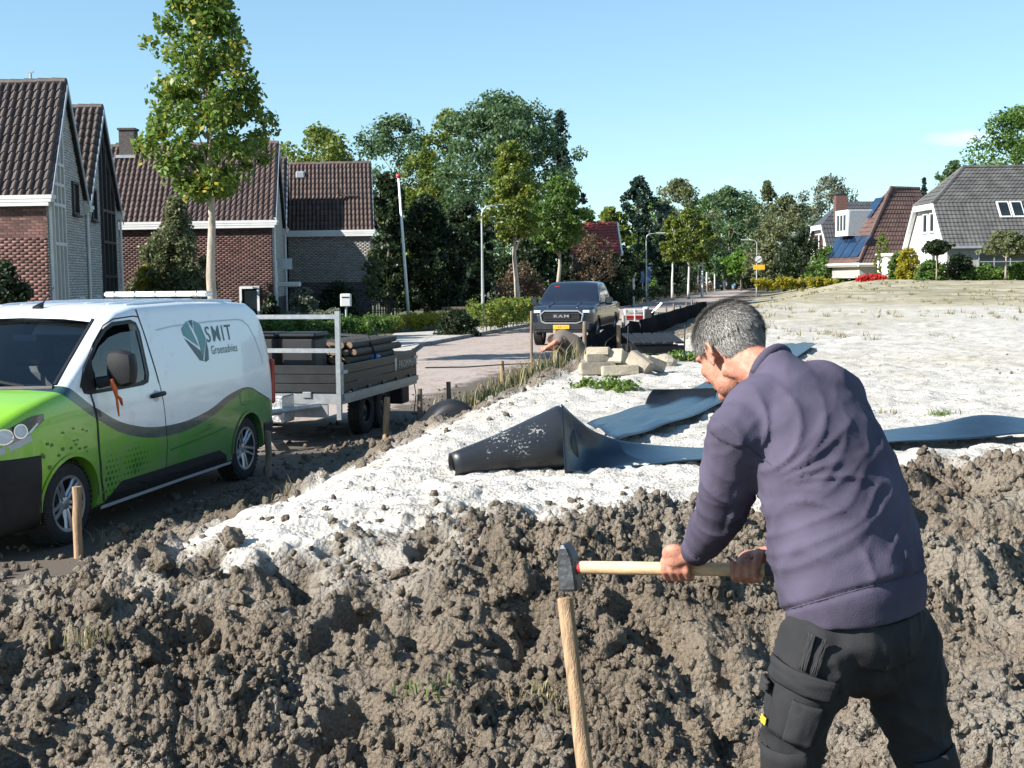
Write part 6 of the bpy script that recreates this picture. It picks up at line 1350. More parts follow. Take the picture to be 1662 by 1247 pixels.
# ================================================================== street furniture
mat('lamp_grey', (0.42, 0.44, 0.44), 0.45, 0.12, 3, metal=.3); mat('flag_white', (0.78, 0.77, 0.74), 0.5, 0.05, 2); mat('red_knob', (0.5, 0.03, 0.03), .4, .1, 4); mat('sign_blue', (.05, .09, .18), .4, .05, 3); mat('sign_yellow', (.80, .40, .02), .5, .05, 3); mat('stake_wood', (.36, .235, .135), .8, .32, 7, .5, 45, stretch=(7, 7, .5), detail=7); mat('stake_old', (.20, .15, .11), .9, .3, 5, .3, 50, stretch=(6, 6, .6)); mat('rope', (.22, .18, .14), .95, .2, 9)
mat('lamp_cover', (.62, .62, .58), .35, .05, 3)
def lamp_post(u, v, Y, side, label, arm=1.35, h=5.5, lean=0.0):
    p = P(u, v, Y); e = empty('street_lamp', (p.x, p.y, 0), 0, label, 'street lamp', 'street lamps'); b = MB()
    b.tube([(0, 0, 0), (0, 0, 1.0), (lean*.5, 0, h*.6), (lean, 0, h-.45), (lean+side*.06, 0, h-.2), (lean+side*.22, 0, h-.06), (lean+side*arm*.6, 0, h)], [.075, .075, .05, .045, .04, .035, .03], 8); b.build('post', 'lamp_grey', e, smooth=True)
    b = MB(); b.box((lean+side*(arm*.6+.33), 0, h+.01), (.72, .2, .1), bev=.03); hd = b.build('lamp_head', 'lamp_grey', e)
    b = MB(); b.box((lean+side*(arm*.6+.33), 0, h-.05), (.6, .16, .05), bev=.02); b.build('lamp_cover', 'lamp_cover', hd); return e
lamp_post(784, 525, 58, 1, 'curved street lamp nearest, left of the pickup truck')
lamp_post(1049, 480, 97, 1, 'street lamp beyond the red roof, arm pointing right')
lamp_post(1133, 470, 150, 1, 'small distant street lamp over the end of the hedge')
lamp_post(1228, 470, 117, -1, 'street lamp carrying the round sign, right of the road')
b = MB(); p = P(664, 525, 59); b.tube([(p.x, p.y, 0), (p.x-.19, p.y, 3.4), (p.x-.38, p.y, 6.9)], [.085, .07, .05], 10); fp = empty('flagpole', (p.x, p.y, 0), 0, 'white flagpole with a red knob in the left garden', 'flagpole')
o = b.build('pole', 'flag_white', None, smooth=True); o.parent = fp; o.matrix_parent_inverse = Matrix.Translation(-fp.location)
b = MB(); b.ell((-.38, 0, 6.98), (.11, .11, .11)); b.build('knob', 'red_knob', fp, smooth=True)
# round sign and yellow board on the right lamp
ps = P(1231, 421, 116.7); e = empty('road_sign', (ps.x, 116.7, ps.z), 0, 'round grey end of zone sign on the lamp post', 'sign'); b = MB(); My = Matrix.Rotation(R(90), 4, 'X'); b.lathe([(0, -.02), (.40, -.02), (.40, .02), (0, .02)], 28, My); b.build('face', 'white_trim', e)
b = MB(); b.lathe([(.33, .025), (.40, .025)], 28, My); b.build('border', 'seam', e); me = text_mesh('30', .36, True); co = np.array([q.co[:] for q in me.vertices]); cx_ = (co[:, 0].max()+co[:, 0].min())/2
for q in me.vertices: q.co = Vector((q.co.x-cx_, -.03, q.co.y-.12))
me.materials.clear(); link('lettering', me, 'lamp_grey', e); b = MB(); b.tube([(-.28, -.034, -.2), (.28, -.034, .2)], .03, 4); b.build('stroke', 'lamp_grey', e)
ps = P(1232, 434, 116.6); b = MB(); b.box((ps.x, 116.6, ps.z), (1.08, .04, .46), bev=.01); tag(b.build('direction_sign', 'sign_yellow'), 'yellow rectangular board below the round sign', 'sign')
for k, (u, v, w_, h_, lb) in enumerate(((1052, 446, .42, 1.3, 'tall blue sign board behind the second street lamp'), (1043, 450, .3, 1.0, 'narrow blue sign board left of the tall one'))):
    ps = P(u, v, 104); e = empty('information_sign', (ps.x, 104, 0), 0, lb, 'sign'); b = MB(); b.box((0, 0, ps.z), (w_, .05, h_)); b.build('board', 'sign_blue', e); b = MB(); b.tube([(0, .05, 0), (0, .05, ps.z)], .04, 6); b.build('post', 'lamp_grey', e)
for k, (u, v0, v1, Y, lb) in enumerate(((1140, 440, 470, 125, 'white post left of the dark barn'), (1147, 442, 468, 140, 'second white post from the left before the barn'), (1160, 445, 466, 170, 'white post right before the barn door'), (1317, 368, 415, 135, 'tall white pole behind the field shrubs'), (1028, 452, 480, 95, 'grey garden post behind the pickup bed'))):
    a = P(u, v0, Y); b = MB(); b.tube([(a.x, Y, 0), (a.x, Y, a.z-.03), (a.x, Y, a.z)], [.09, .085, .05], 8); tag(b.build('wooden_post', 'flag_white'), lb, 'post', 'posts by the far road')
# mailbox by the hedge, low garden fence, bench
p = G(563, 560); b = MB(); e = empty('mailbox', (p.x, p.y, 0), 0, 'white mailbox on a post above the hedge by the trailer', 'mailbox'); b.box((0, 0, 1.45), (.34, .25, .42), bev=.03); b.build('box', 'white_trim', e); b = MB(); b.tube([(0, 0, 0), (0, 0, 1.24)], .035, 8); b.build('post', 'lamp_grey', e); b = MB(); b.box((0, -.13, 1.55), (.24, .02, .03)); b.build('slot', 'seam', e)
p = G(738, 531); e = empty('garden_bench', (p.x, p.y+2, 0), .1, 'low pale wooden bench behind the dark round bush', 'bench')
for k in range(3): b = MB(); b.box((0, -.12+k*.13, .45), (1.3, .1, .04)); b.build('slat', 'stake_old', e)
for x in (-.55, .55): b = MB(); b.box((x, 0, .22), (.07, .36, .44)); b.build('leg', 'stake_old', e)
b = MB(); b.box((0, .2, .78), (1.3, .05, .12)); b.build('backrest', 'stake_old', e)
p0 = G(606, 524); p1 = G(640, 522); e = empty('garden_gate', (p0.x, p0.y+1, 0), 0, 'dark garden gate between house and flagpole', 'gate')
for k in range(9): b = MB(); b.box((k*.13, 0, .55), (.06, .03, 1.1)); b.build('bar', 'dark_frame', e)
for z in (.2, .95): b = MB(); b.box((.52, .03, z), (1.1, .03, .06)); b.build('rail', 'dark_frame', e)
# ================================================================== sheeting, stakes and stones on the site
mat('black_sheet', (0.012, 0.013, 0.016), 0.5, 0.25, 3, 0.12, 9, spec=0.25, bdist=.03)
mat('sky_tint_sheet', (0.008, 0.022, 0.042), 0.27, 0.25, 2.5, 0.12, 7, spec=0.45, bdist=.03)  # black plastic, the blue sky reflection is put into its base colour
mat('barrier_sheet', (0.010, 0.011, 0.015), 0.9, 0.3, 3, 0.12, 9, spec=0.02, bdist=.03)
def dusty(name, col):
    m = mat(name, col, 0.42, 0.2, 3, 0.1, 9, spec=.5, bdist=.03); n = m.node_tree.nodes; l = m.node_tree.links; b = n['Principled BSDF']
    co = n.new('ShaderNodeTexCoord'); a = n.new('ShaderNodeTexNoise'); a.inputs['Scale'].default_value = 55; a.inputs['Detail'].default_value = 3; c = n.new('ShaderNodeTexNoise'); c.inputs['Scale'].default_value = 3.5; c.inputs['Detail'].default_value = 2
    l.new(co.outputs['Object'], a.inputs['Vector']); l.new(co.outputs['Object'], c.inputs['Vector'])
    mu = n.new('ShaderNodeMath'); mu.operation = 'MULTIPLY'; l.new(a.outputs['Fac'], mu.inputs[0]); l.new(c.outputs['Fac'], mu.inputs[1])
    r = n.new('ShaderNodeValToRGB'); r.color_ramp.elements[0].position = .39; r.color_ramp.elements[1].position = .425; l.new(mu.outputs[0], r.inputs['Fac'])
    old = b.inputs['Base Color'].links[0].from_socket; mx = n.new('ShaderNodeMix'); mx.data_type = 'RGBA'; mx.inputs['B'].default_value = (.24, .235, .225, 1); l.new(r.outputs['Color'], mx.inputs['Factor']); l.new(old, mx.inputs['A']); l.new(mx.outputs['Result'], b.inputs['Base Color'])
dusty('dusty_sheet', (0.016, 0.018, 0.022))
def sheet(name, rows, m, label, cat='plastic sheet', th=.006, ripple=0.0, rf=9.0, sub=6, group=None):
    """rows: list of (edge point, ..., edge point) across the strip; smooth surface with thickness"""
    A = np.array([[list(p) for p in r] for r in rows]); nr, nc, _ = A.shape
    def resample(M, k):
        n = M.shape[0]; t = np.linspace(0, n-1, (n-1)*k+1); i = np.clip(t.astype(int), 0, n-2); f = (t-i)[:, None, None]
        p0 = M[np.clip(i-1, 0, n-1)]; p1 = M[i]; p2 = M[i+1]; p3 = M[np.clip(i+2, 0, n-1)]
        return .5*((2*p1)+(-p0+p2)*f+(2*p0-5*p1+4*p2-p3)*f*f+(-p0+3*p1-3*p2+p3)*f**3)
    B = resample(A, sub); B = resample(B.transpose(1, 0, 2), max(2, 12//max(1, nc-1))).transpose(1, 0, 2)
    R_, C_, _ = B.shape
    if ripple:
        ii, jj = np.meshgrid(np.arange(R_)/R_, np.arange(C_)/C_, indexing='ij'); B[:, :, 2] += ripple*(np.sin(jj*rf+ii*3)*.6+np.sin(jj*rf*1.9+ii*7+1)*.4+.5*np.sin(ii*rf*1.7))
    idx = np.arange(R_*C_).reshape(R_, C_); f = np.stack([idx[:-1, :-1], idx[:-1, 1:], idx[1:, 1:], idx[1:, :-1]], -1).reshape(-1, 4)
    me = np_mesh(name, B.reshape(-1, 3), f); o = link(name, me, m, smooth=True); sm = o.modifiers.new('thick', 'SOLIDIFY'); sm.thickness = th; sm.offset = 0; tag(o, label, cat, group); return o
def T(u, v, Y, dz=0.0): q = P(u, v, Y); return (q.x, q.y, q.z+dz)
def fieldpt(u, v, dz=.03):
    z = .7
    for _ in range(10): q = G(u, v, z+dz); z = .4*z+.6*H(q.x, q.y)
    q = G(u, v, z+dz); return (q.x, q.y, q.z)
# twisted strip, rolled up at its left end: cone-shaped roll + upright twist + strip running right
roll = empty('plastic_roll', fieldpt(820, 775), 0, 'half unrolled dark plastic sheet with a cone shaped roll on white sand', 'plastic sheet')
inv = Matrix.Translation(-roll.location)
def cone_roll():
    a0 = Vector(T(733, 756, 8.42)); a1 = Vector(T(917, 711, 8.70)); V = []; nr, na = 16, 60
    ax = (a1-a0).normalized(); up = Vector((0, 0, 1)); e2 = (up-ax*up.dot(ax)).normalized(); e1 = ax.cross(e2)
    for i in range(nr):
        f = i/(nr-1); c = a0.lerp(a1, f); r0 = .092+(.246-.092)*f**.95
        for k in range(na):
            th = R(-95)+R(395)*k/(na-1); r = r0*(1-.10*(k/(na-1)))+.012*math.sin(th*2+f*3)
            V.append(c+(e1*math.cos(th)*.92+e2*math.sin(th))*r-ax*(.05*math.cos(th)*(1-f)*0))
    Fq = [(i*na+k, i*na+k+1, (i+1)*na+k+1, (i+1)*na+k) for i in range(nr-1) for k in range(na-1)]
    b = MB(); b.add(V, Fq, inv); o = b.build('rolled_end', 'dusty_sheet', roll, smooth=True); o.data.update(); sm = o.modifiers.new('t', 'SOLIDIFY'); sm.thickness = .006
cone_roll()
top = [(911, 656, 8.40), (935, 678, 8.52), (962, 699, 8.66), (1000, 717, 8.82), (1045, 728, 9.0), (1090, 735, 9.15), (1140, 739, 9.28), (1250, 737, 9.45), (1350, 722, 9.7), (1440, 709, 9.95), (1520, 699, 10.05), (1590, 685, 10.1), (1662, 690, 10.1), (1760, 702, 10.1)]
bot = [(917, 769, 8.36), (945, 767, 8.46), (972, 766, 8.48), (1005, 765, 8.50), (1050, 762, 8.54), (1095, 759, 8.58), (1140, 757, 8.62), (1250, 756, 8.8), (1350, 742, 9.1), (1440, 728, 9.38), (1520, 724, 9.5), (1590, 720, 9.55), (1662, 713, 9.6), (1760, 716, 9.6)]
rows = []
for a, c in zip(top, bot):
    lift = .055*min(1, max(0, (a[0]-960)/150)); A_ = Vector(T(*a))+Vector((0, 0, lift)); B_ = Vector(T(*c))+Vector((0, 0, lift*.8)); M_ = A_.lerp(B_, .5); k = max(0, 1-abs(a[0]-945)/110)*(a[0] > 912); M_ += Vector((.02*k, .11*k, -.03*k))
    rows.append((tuple(A_), tuple(M_), tuple(B_)))
o = sheet('strip', rows, 'sky_tint_sheet', None, None); o.parent = roll; o.matrix_parent_inverse = inv
for k in ('label', 'category'):
    if k in o: del o[k]
# second strip lying across the sand, with an upturned flap
L = [(952, 689), (1000, 672), (1048, 658), (1100, 640), (1150, 618), (1200, 590), (1255, 561)]; Rr = [(1000, 715), (1050, 699), (1105, 681), (1165, 656), (1215, 626), (1265, 597), (1327, 557)]
sheet('plastic_strip', [(fieldpt(*a, .07), tuple((Vector(fieldpt(*a, .07))+Vector(fieldpt(*c, .07)))/2+Vector((0, 0, .02))), fieldpt(*c, .07)) for a, c in zip(L, Rr)], 'sky_tint_sheet', 'rippled black plastic strip, sky reflection tinted into its colour, lying across the sand behind the man', ripple=.016, rf=17)
a = [(1046, 660), (1080, 656), (1120, 654), (1160, 653)]; t_ = [(1060, 632), (1095, 632), (1130, 631), (1168, 630)]
rw = []
for q, r_ in zip(a, t_):
    b0 = Vector(fieldpt(*q, .05)); t0 = Vector(T(r_[0], r_[1], b0.y+.35)); rw.append((tuple(b0), tuple(b0.lerp(t0, .5)+Vector((0, .06, .01))), tuple(t0)))
sheet('plastic_flap', rw, 'black_sheet', 'upturned dark flap of plastic sheet on the sky tinted strip', 'plastic sheet')
# dark hump of sheeting beside the stakes at the road edge
rw = []
for k, (u, v) in enumerate(((662, 706), (690, 690), (712, 668), (735, 658), (758, 664), (778, 684), (792, 704))):
    f = T(u, v-7, 15.6); b0 = (f[0], f[1]+.0, .0 if k in (0, 6) else .02); rw.append((tuple(Vector(f)+Vector((-.12, .5, -.04))), f, tuple(Vector((f[0]+.03, f[1]-.10, max(.02, f[2]*.55)))), tuple(Vector((f[0]+.05, f[1]-.14, .02)))))
sheet('plastic_hump', rw, 'black_sheet', 'black plastic sheet arching over the road edge between two stakes', 'plastic sheet')
# root barrier standing along the road edge
for k, (s0, s1, lb) in enumerate(((27.2, 41.5, 'near length of black root barrier standing from the crouching worker past the pickup'), (41.5, 74, 'far length of black root barrier standing along the road edge'))):
    rw = []; n = 12
    for i in range(n+1):
        s = s0+(s1-s0)*i/n; t = ROAD_R+.22+.10*math.sin(s*.9)+.05*math.sin(s*2.3); q = ST(s, t); zb = H(q.x, q.y)
        hh = .62+.06*math.sin(s*1.3) if k == 0 else .66
        q2 = ST(s, t-.07); rw.append(((q.x, q.y, zb-.05), tuple(Vector((q.x, q.y, zb+hh*.5))+Vector((.02*math.sin(s*5), 0, 0))), (q2.x, q2.y, zb+hh)))
    sheet('root_barrier', rw, 'barrier_sheet', lb, 'root barrier', ripple=0, group='root barrier lengths')
# stakes
def stake(u, v0, v1, Y, r, label, m='stake_wood', lean=(0, 0), sq=False, group='wooden stakes at the road edge', ground=None):
    a = P(u, v1, Y); t = P(u, v0, Y); zb = (HD(a.x, Y) if ground is None else ground)-.15; rg = random.Random(int(u)); b = MB(); n = 6; pts = []
    for i in range(n+1):
        f = i/n; pts.append((a.x+lean[0]*f+rg.uniform(-1, 1)*r*.12, Y+lean[1]*f, zb+(t.z-zb)*f))
    b.tube(pts, [r*(.95+.08*rg.random()) for _ in pts], 10 if not sq else 4); o = b.build('wooden_stake', m, smooth=(not sq) and 40); tag(o, label, 'stake', group); return o
stake(127, 790, 905, 9.3, .034, 'debarked wooden stake in front of the van\'s front wheel', lean=(.01, 0))
stake(437, 700, 790, 12.55, .034, 'dark wooden stake in front of the van\'s rear corner', 'stake_old')
stake(625, 645, 720, 15.9, .042, 'orange brown stake below the trailer wheels', lean=(.04, 0))
stake(682, 631, 702, 16.4, .036, 'grey brown stake right of the trailer wheels', 'stake_old')
stake(729, 620, 690, 18.2, .036, 'stake standing behind the black sheet hump', 'stake_old')
stake(816, 586, 640, 20.3, .040, 'pale stake holding the string line in the verge grass', lean=(-.01, 0))
stake(862, 505, 612, 24.0, .030, 'tall thin pole in the verge left of the pickup', 'stake_old', lean=(.02, 0))
stake(902, 535, 600, 22.5, .045, 'reddish brown stake beside the crouching worker\'s arm')
stake(949, 522, 560, 27.5, .05, 'grey stake standing before the pickup\'s bumper', 'stake_old')
stake(1004, 528, 545, 34, .06, 'short stake against the black root barrier', group='short stakes in the root barrier')
stake(1012, 512, 545, 39, .06, 'pale stake behind the barrier at the pickup\'s rear wheel', 'bark_pale', group='short stakes in the root barrier')
for k, s in enumerate((52, 55.5, 59, 62.5, 66, 69.5, 73)):
    q = ST(s, ROAD_R-.35); b = MB(); b.tube([(q.x, q.y, -.1), (q.x, q.y, .62+.1*(k % 3))], .05, 6); tag(b.build('wooden_stake', 'stake_old'), '%s stake from the pickup in the lath fence behind the root barrier' % ['first', 'second', 'third', 'fourth', 'fifth', 'sixth', 'seventh'][k], 'stake', 'lath fence stakes')
for s0, s1, lb in ((51.5, 62.5, 'near grey lath rail across the far stakes'), (62.5, 73.5, 'far grey lath rail across the far stakes')):
    a = ST(s0, ROAD_R-.28, .5); c = ST(s1, ROAD_R-.28, .48); b = MB(); b.tube([a, c], .04, 4); tag(b.build('lath_rail', 'stake_old'), lb, 'rail')
b = MB(); pts = [Vector(T(690, 597, 17.5)), Vector(T(755, 596, 18.8)), Vector(T(816, 592, 20.3)), Vector(T(862, 590, 23.9)), Vector(T(900, 588, 22.6))]; b.tube(pts, .011, 5); tag(b.build('string_line', 'rope'), 'thin brown string line from trailer to the stakes', 'string')
# kerb stones, pallet, block
mat('kerb_stone', (.30, .26, .205), .9, .2, 6, .4, 40); mat('pale_block', (.40, .345, .26), .9, .15, 6, .4, 30)
KB = fieldpt(985, 606); base = Vector((KB[0], KB[1], H(KB[0], KB[1])))
def kerbstone(dx, dy, dz, L0, W0, H0, rz, tilt, label, m='kerb_stone', prof=True):
    b = MB(); 
    pr = [(-W0/2, 0), (W0/2, 0), (W0/2, H0*.62), (W0*.22, H0), (-W0/2, H0)] if prof else [(-W0/2, 0), (W0/2, 0), (W0/2, H0), (-W0/2, H0)]
    L0, W0, H0 = L0*.8, W0*.8, H0*.78; b.prism(pr, -L0/2, L0/2); bm = bmesh.new(); me = b.mesh(); bm.from_mesh(me); bmesh.ops.recalc_face_normals(bm, faces=bm.faces); bmesh.ops.bevel(bm, geom=bm.edges[:], offset=.012, segments=2, affect='EDGES')
    for v in bm.verts: v.co += Vector((mnoise.noise(v.co*9), mnoise.noise(v.co*9+Vector((5, 0, 0))), mnoise.noise(v.co*9+Vector((0, 5, 0)))))*.006
    bm.to_mesh(me); bm.free(); o = link('kerb_stone', me, m); o.matrix_world = Matrix.Translation(base+Vector((dx*.85, dy, dz*.78))) @ Matrix.Rotation(rz, 4, 'Z') @ Matrix.Rotation(tilt, 4, 'Y') @ Matrix.Rotation(R(90), 4, 'X') @ Matrix.Rotation(R(90), 4, 'Y') ; tag(o, label, 'kerb stone', 'loose kerb stones'); return o
kerbstone(-.20, .05, .01, .50, .2, .17, R(12), 0, 'kerb stone lying lowest at the front left of the pile')
kerbstone(.20, -.02, .01, .62, .22, .13, R(8), R(-2), 'flat pale kerb stone at the front of the pile', 'pale_block')
kerbstone(-.10, .38, .02, .62, .22, .18, R(-6), 0, 'kerb stone at the back left under the stacked ones')
kerbstone(-.13, .34, .20, .42, .2, .12, R(10), 0, 'kerb stone stacked second from the top of the pile')
kerbstone(-.10, .36, .33, .40, .2, .11, R(-14), 0, 'topmost kerb stone of the pile', 'pale_block')
kerbstone(.22, .42, .12, .55, .22, .2, R(70), R(18), 'kerb stone standing on end at the back of the pile', 'pale_block')
kerbstone(.50, .12, .10, .42, .22, .2, R(-35), R(32), 'tilted broken kerb stone at the right of the pile')
kerbstone(.74, .25, .06, .38, .2, .17, R(20), R(20), 'half buried kerb stone at the right end of the pile')
kb = fieldpt(1080, 592); b = MB(); bm = bmesh.new(); bmesh.ops.create_icosphere(bm, subdivisions=2, radius=.15)
for v in bm.verts: v.co = Vector((v.co.x*1.2, v.co.y*.8, v.co.z*.75))*(1+.35*mnoise.noise(v.co*7))
b.bm(bm, XF((kb[0], kb[1], kb[2]+.05))); tag(b.build('rubble_stone', 'pale_block'), 'single pale rubble stone on the sand right of the kerb stones', 'stone')
pb = fieldpt(1058, 573); e = empty('black_pallet', (pb[0], pb[1], H(pb[0], pb[1])-.02), .15, 'black plastic slatted pallet on the soil left of the man\'s head', 'pallet')
for k in range(5): b = MB(); b.box((-.36+k*.18, 0, .30), (.15, .78, .035), bev=.008); o = b.build('slat', 'black_plastic', e); o.rotation_euler = (R(9), 0, 0)
for y in (-.33, 0, .33): b = MB(); b.box((0, y, .13), (.9, .07, .12), bev=.01); b.build('runner', 'black_plastic', e)
for x in (-.38, 0, .38): b = MB(); b.box((x, -.3, .04), (.12, .12, .10), bev=.01); b.build('foot', 'galvanised' if x > .3 else 'black_plastic', e)
for x in (-.47, .5): b = MB(); b.tube([(x, -.2, .0), (x+.02, -.18, .52)], .012, 6); b.build('pin', 'dark_metal', e)
# equipment standing on the road past the pickup
p = G(1030, 528); e = empty('road_barrier', (p.x, p.y, 0), .2, 'white plastic road barrier with red band near the pickup', 'barrier'); b = MB()
for x in (-.42, 0, .42): b.box((x, 0, .35), (.08, .12, .7), bev=.015)
b.build('post', 'white_trim', e); b = MB(); b.box((0, 0, .62), (.98, .08, .14), bev=.015); b.build('rail', 'white_trim', e); b = MB(); b.box((0, -.01, .35), (.9, .08, .14), bev=.015); b.build('rail', 'red_lens', e)
p = G(1052, 526); e = empty('plate_compactor', (p.x, p.y, 0), -.3, 'small plate compactor with angled handle beside the barrier', 'machine'); b = MB(); b.box((0, 0, .1), (.75, .5, .16), bev=.05); b.build('plate', 'dark_metal', e); b = MB(); b.box((0, 0, .42), (.5, .42, .45), bev=.06); b.build('engine', 'black_plastic', e)
b = MB(); b.tube([(.2, -.2, .5), (.62, -.2, .95), (.62, .2, .95), (.2, .2, .5)], .025, 6); b.build('handle', 'galvanised', e); b = MB(); b.box((-.1, 0, .7), (.25, .3, .14), bev=.04); b.build('fuel_tank', 'groove', e)
# ================================================================== people
mat('skin', (0.40, 0.195, 0.135), 0.55, 0.25, 34, 0.5, 150, spec=.3, bdist=.004, col2=(.34, .13, .09)); MATS['skin'].node_tree.nodes['Principled BSDF'].inputs['Subsurface Weight'].default_value = .12; MATS['skin'].node_tree.nodes['Principled BSDF'].inputs['Subsurface Radius'].default_value = (.012, .005, .003)
mat('sweat_cloth', (0.078, 0.068, 0.103), 0.95, 0.2, 4, 0.35, 260, spec=.15, bdist=.003)
mat('rib_knit', (0.073, 0.064, 0.096), 0.95, 0.1, 6, 0.3, 200, spec=.15, bdist=.003)
mat('trouser_cloth', (0.026, 0.026, 0.028), 0.85, 0.2, 6, 0.3, 220, spec=.2, bdist=.003)
mat('trouser_seam', (0.022, 0.022, 0.024), 0.9, 0.1, 8)
mat('tshirt_brown', (0.13, 0.105, 0.088), 0.95, 0.12, 6, .2, 60); mat('boot', (.05, .035, .025), .7, .2, 9)
mat('eye_white', (.7, .68, .65), .2, .02, 3); mat('lip', (.40, .16, .13), .5, .05, 9); mat('brass_yellow', (.6, .42, .03), .5, .1, 5)
leaf_mat('hair_grey', (.085, .076, .07), (.29, .275, .255), (.46, .44, .42), tl=.1); leaf_mat('hair_brown', (.03, .018, .012), (.09, .055, .035), tl=.1)
mat('scalp', (.13, .11, .10), .9, .3, 40); mat('scalp_brown', (.05, .032, .022), .9, .3, 40)
mat('steel_head', (.11, .115, .12), .5, .35, 7, .25, 45, metal=.7, col2=(.04, .04, .045)); mat('handle_ash', (.60, .40, .23), .55, .22, 4, .15, 60, stretch=(1.2, 9, 9)); mat('grip_dark', (.05, .05, .055), .7, .1, 9)
def remesh(mb, name, voxel, smooth=6, fac=.5):
    me = mb.mesh(name); o = bpy.data.objects.new(name, me); COL.objects.link(o)
    r = o.modifiers.new('r', 'REMESH'); r.mode = 'VOXEL'; r.voxel_size = voxel; r.use_smooth_shade = True
    if smooth: s = o.modifiers.new('s', 'SMOOTH'); s.factor = fac; s.iterations = smooth
    out = evaluated(o); bpy.data.objects.remove(o); out.materials.clear(); return out
def limb(b, pts, rs, n=14):
    """capsule chain with rounded ends"""
    pts = [Vector(p) for p in pts]
    fine = []; fr = []
    for i in range(len(pts)-1):
        for k in range(4): f = k/4; fine.append(pts[i].lerp(pts[i+1], f)); fr.append(rs[i]*(1-f)+rs[i+1]*f)
    fine.append(pts[-1]); fr.append(rs[-1]); b.tube(fine, fr, n)
    for p, r in zip(pts, rs): b.ell(p, (r, r, r), nu=n, nv=8)
def rings(b, cen, lat, dep, r, bk, n=28, power=2.3):
    """closed loft of superellipse rings; lateral axis r, depth axis bk (per ring)"""
    vs = []; m = len(cen)
    for c, a, d, bb in zip(cen, lat, dep, bk):
        for k in range(n):
            t = 2*math.pi*k/n; ct, st_ = math.cos(t), math.sin(t); x = math.copysign(abs(ct)**(2/power), ct); y = math.copysign(abs(st_)**(2/power), st_)
            vs.append(Vector(c)+r*(a*x)+bb*(d*y))
    fs = [(i*n+k, i*n+(k+1) % n, (i+1)*n+(k+1) % n, (i+1)*n+k) for i in range(m-1) for k in range(n)]+[tuple(range(n))[::-1], tuple((m-1)*n+k for k in range(n))]
    b.add(vs, fs)
def frame(o, fwd, up):
    f = Vector(fwd).normalized(); u = Vector(up); l = u.cross(f).normalized(); u = f.cross(l)
    return Matrix(((f.x, l.x, u.x, o.x), (f.y, l.y, u.y, o.y), (f.z, l.z, u.z, o.z), (0, 0, 0, 1)))
def head_parts(b, M):
    """x forward, y left, z up"""
    b.ell((-.014, 0, .035), (.102, .079, .094), M, 24, 16); b.ell((-.045, 0, .0), (.068, .066, .07), M); b.ell((.035, 0, -.02), (.062, .064, .085), M, 20, 14); b.ell((.03, 0, -.075), (.052, .056, .045), M); b.ell((.072, 0, -.095), (.024, .028, .022), M)
    b.ell((.082, 0, .026), (.022, .052, .014), M); b.tube([(.085, 0, .012), (.102, 0, -.01), (.114, 0, -.028), (.102, 0, -.038)], [.010, .012, .015, .010], 10, M=M); b.ell((.098, .012, -.033), (.012, .009, .008), M); b.ell((.098, -.012, -.033), (.012, .009, .008), M)
    for s in (1, -1):
        b.ell((.062, s*.041, -.020), (.026, .02, .022), M)
        E = M @ Matrix.Translation((-.012, s*.080, -.006)) @ Matrix.Rotation(s*R(-20), 4, 'Z') @ Matrix.Rotation(R(-8), 4, 'Y') @ Matrix.Diagonal((.88, .88, .92, 1))
        b.ell((0, 0, 0), (.017, .006, .028), E); b.tube([E @ Vector((.014*math.cos(t)*1.25-.004, s*.008, .031*math.sin(t)+.002)) for t in np.linspace(-1.2, 3.6, 12)], .0055, 7); b.ell((.004, s*.004, -.03), (.010, .006, .011), E); b.ell((.0, s*-.008, 0), (.014, .012, .018), E)
    b.ell((.088, 0, -.056), (.012, .024, .006), M); b.ell((.088, 0, -.066), (.012, .022, .007), M)
def hand(b, hp, ax, wrist, near_sign, hr=.017, s=1.0, spread=1.0, flip=1):
    """grip round a handle point hp with axis ax; finger roots on the side whose y has near_sign"""
    ax = ax.normalized(); w_ = (wrist-hp); w_ = (w_-ax*w_.dot(ax)).normalized(); p = ax.cross(w_).normalized()
    if p.y*near_sign < 0: p = -p
    def at(th, r, a): return hp+ax*a+(w_*math.cos(th)+p*math.sin(th))*r
    fr = .0098*s; R0 = hr+fr*.95; lens = [R(255), R(275), R(270), R(240)]
    for k in range(4):
        a = (k-1.5)*.0205*s*flip; t0 = R(52); t1 = lens[k]; pts = [at(R(20), .052*s, a*1.02), at(t0, R0+.016*s, a)]+[at(t0+(t1-t0)*f, R0+(.004 if i % 2 == 0 else 0)*s, a) for i, f in enumerate((.22, .42, .62, .82, 1.0))]
        limb(b, pts, [fr*1.15, fr*1.2, fr*1.1, fr, fr*.98, fr*.9, fr*.82], 10)
    limb(b, [at(R(-30), .050*s, .03*s*flip), at(R(-62), R0+.012*s, .036*s*flip), at(R(-110), R0+.004*s, .034*s*flip), at(R(-160), R0+.002*s, .030*s*flip)], [.015*s, .0125*s, .011*s, .0092*s], 10)
    pc = at(R(18), .040*s, 0)
    Mh = Matrix((( ax.x, p.x, w_.x, pc.x), (ax.y, p.y, w_.y, pc.y), (ax.z, p.z, w_.z, pc.z), (0, 0, 0, 1)))
    b.ell((0, 0, 0), (.045*s, .021*s, .034*s), Mh); b.ell((0, -.004*s, .028*s), (.036*s, .022*s, .034*s), Mh)
    limb(b, [at(R(10), .052*s, 0), wrist], [.031*s, .028*s], 12)
    return [at(lens[k], R0+fr*.5, (k-1.5)*.0205*s*flip) for k in range(4)]
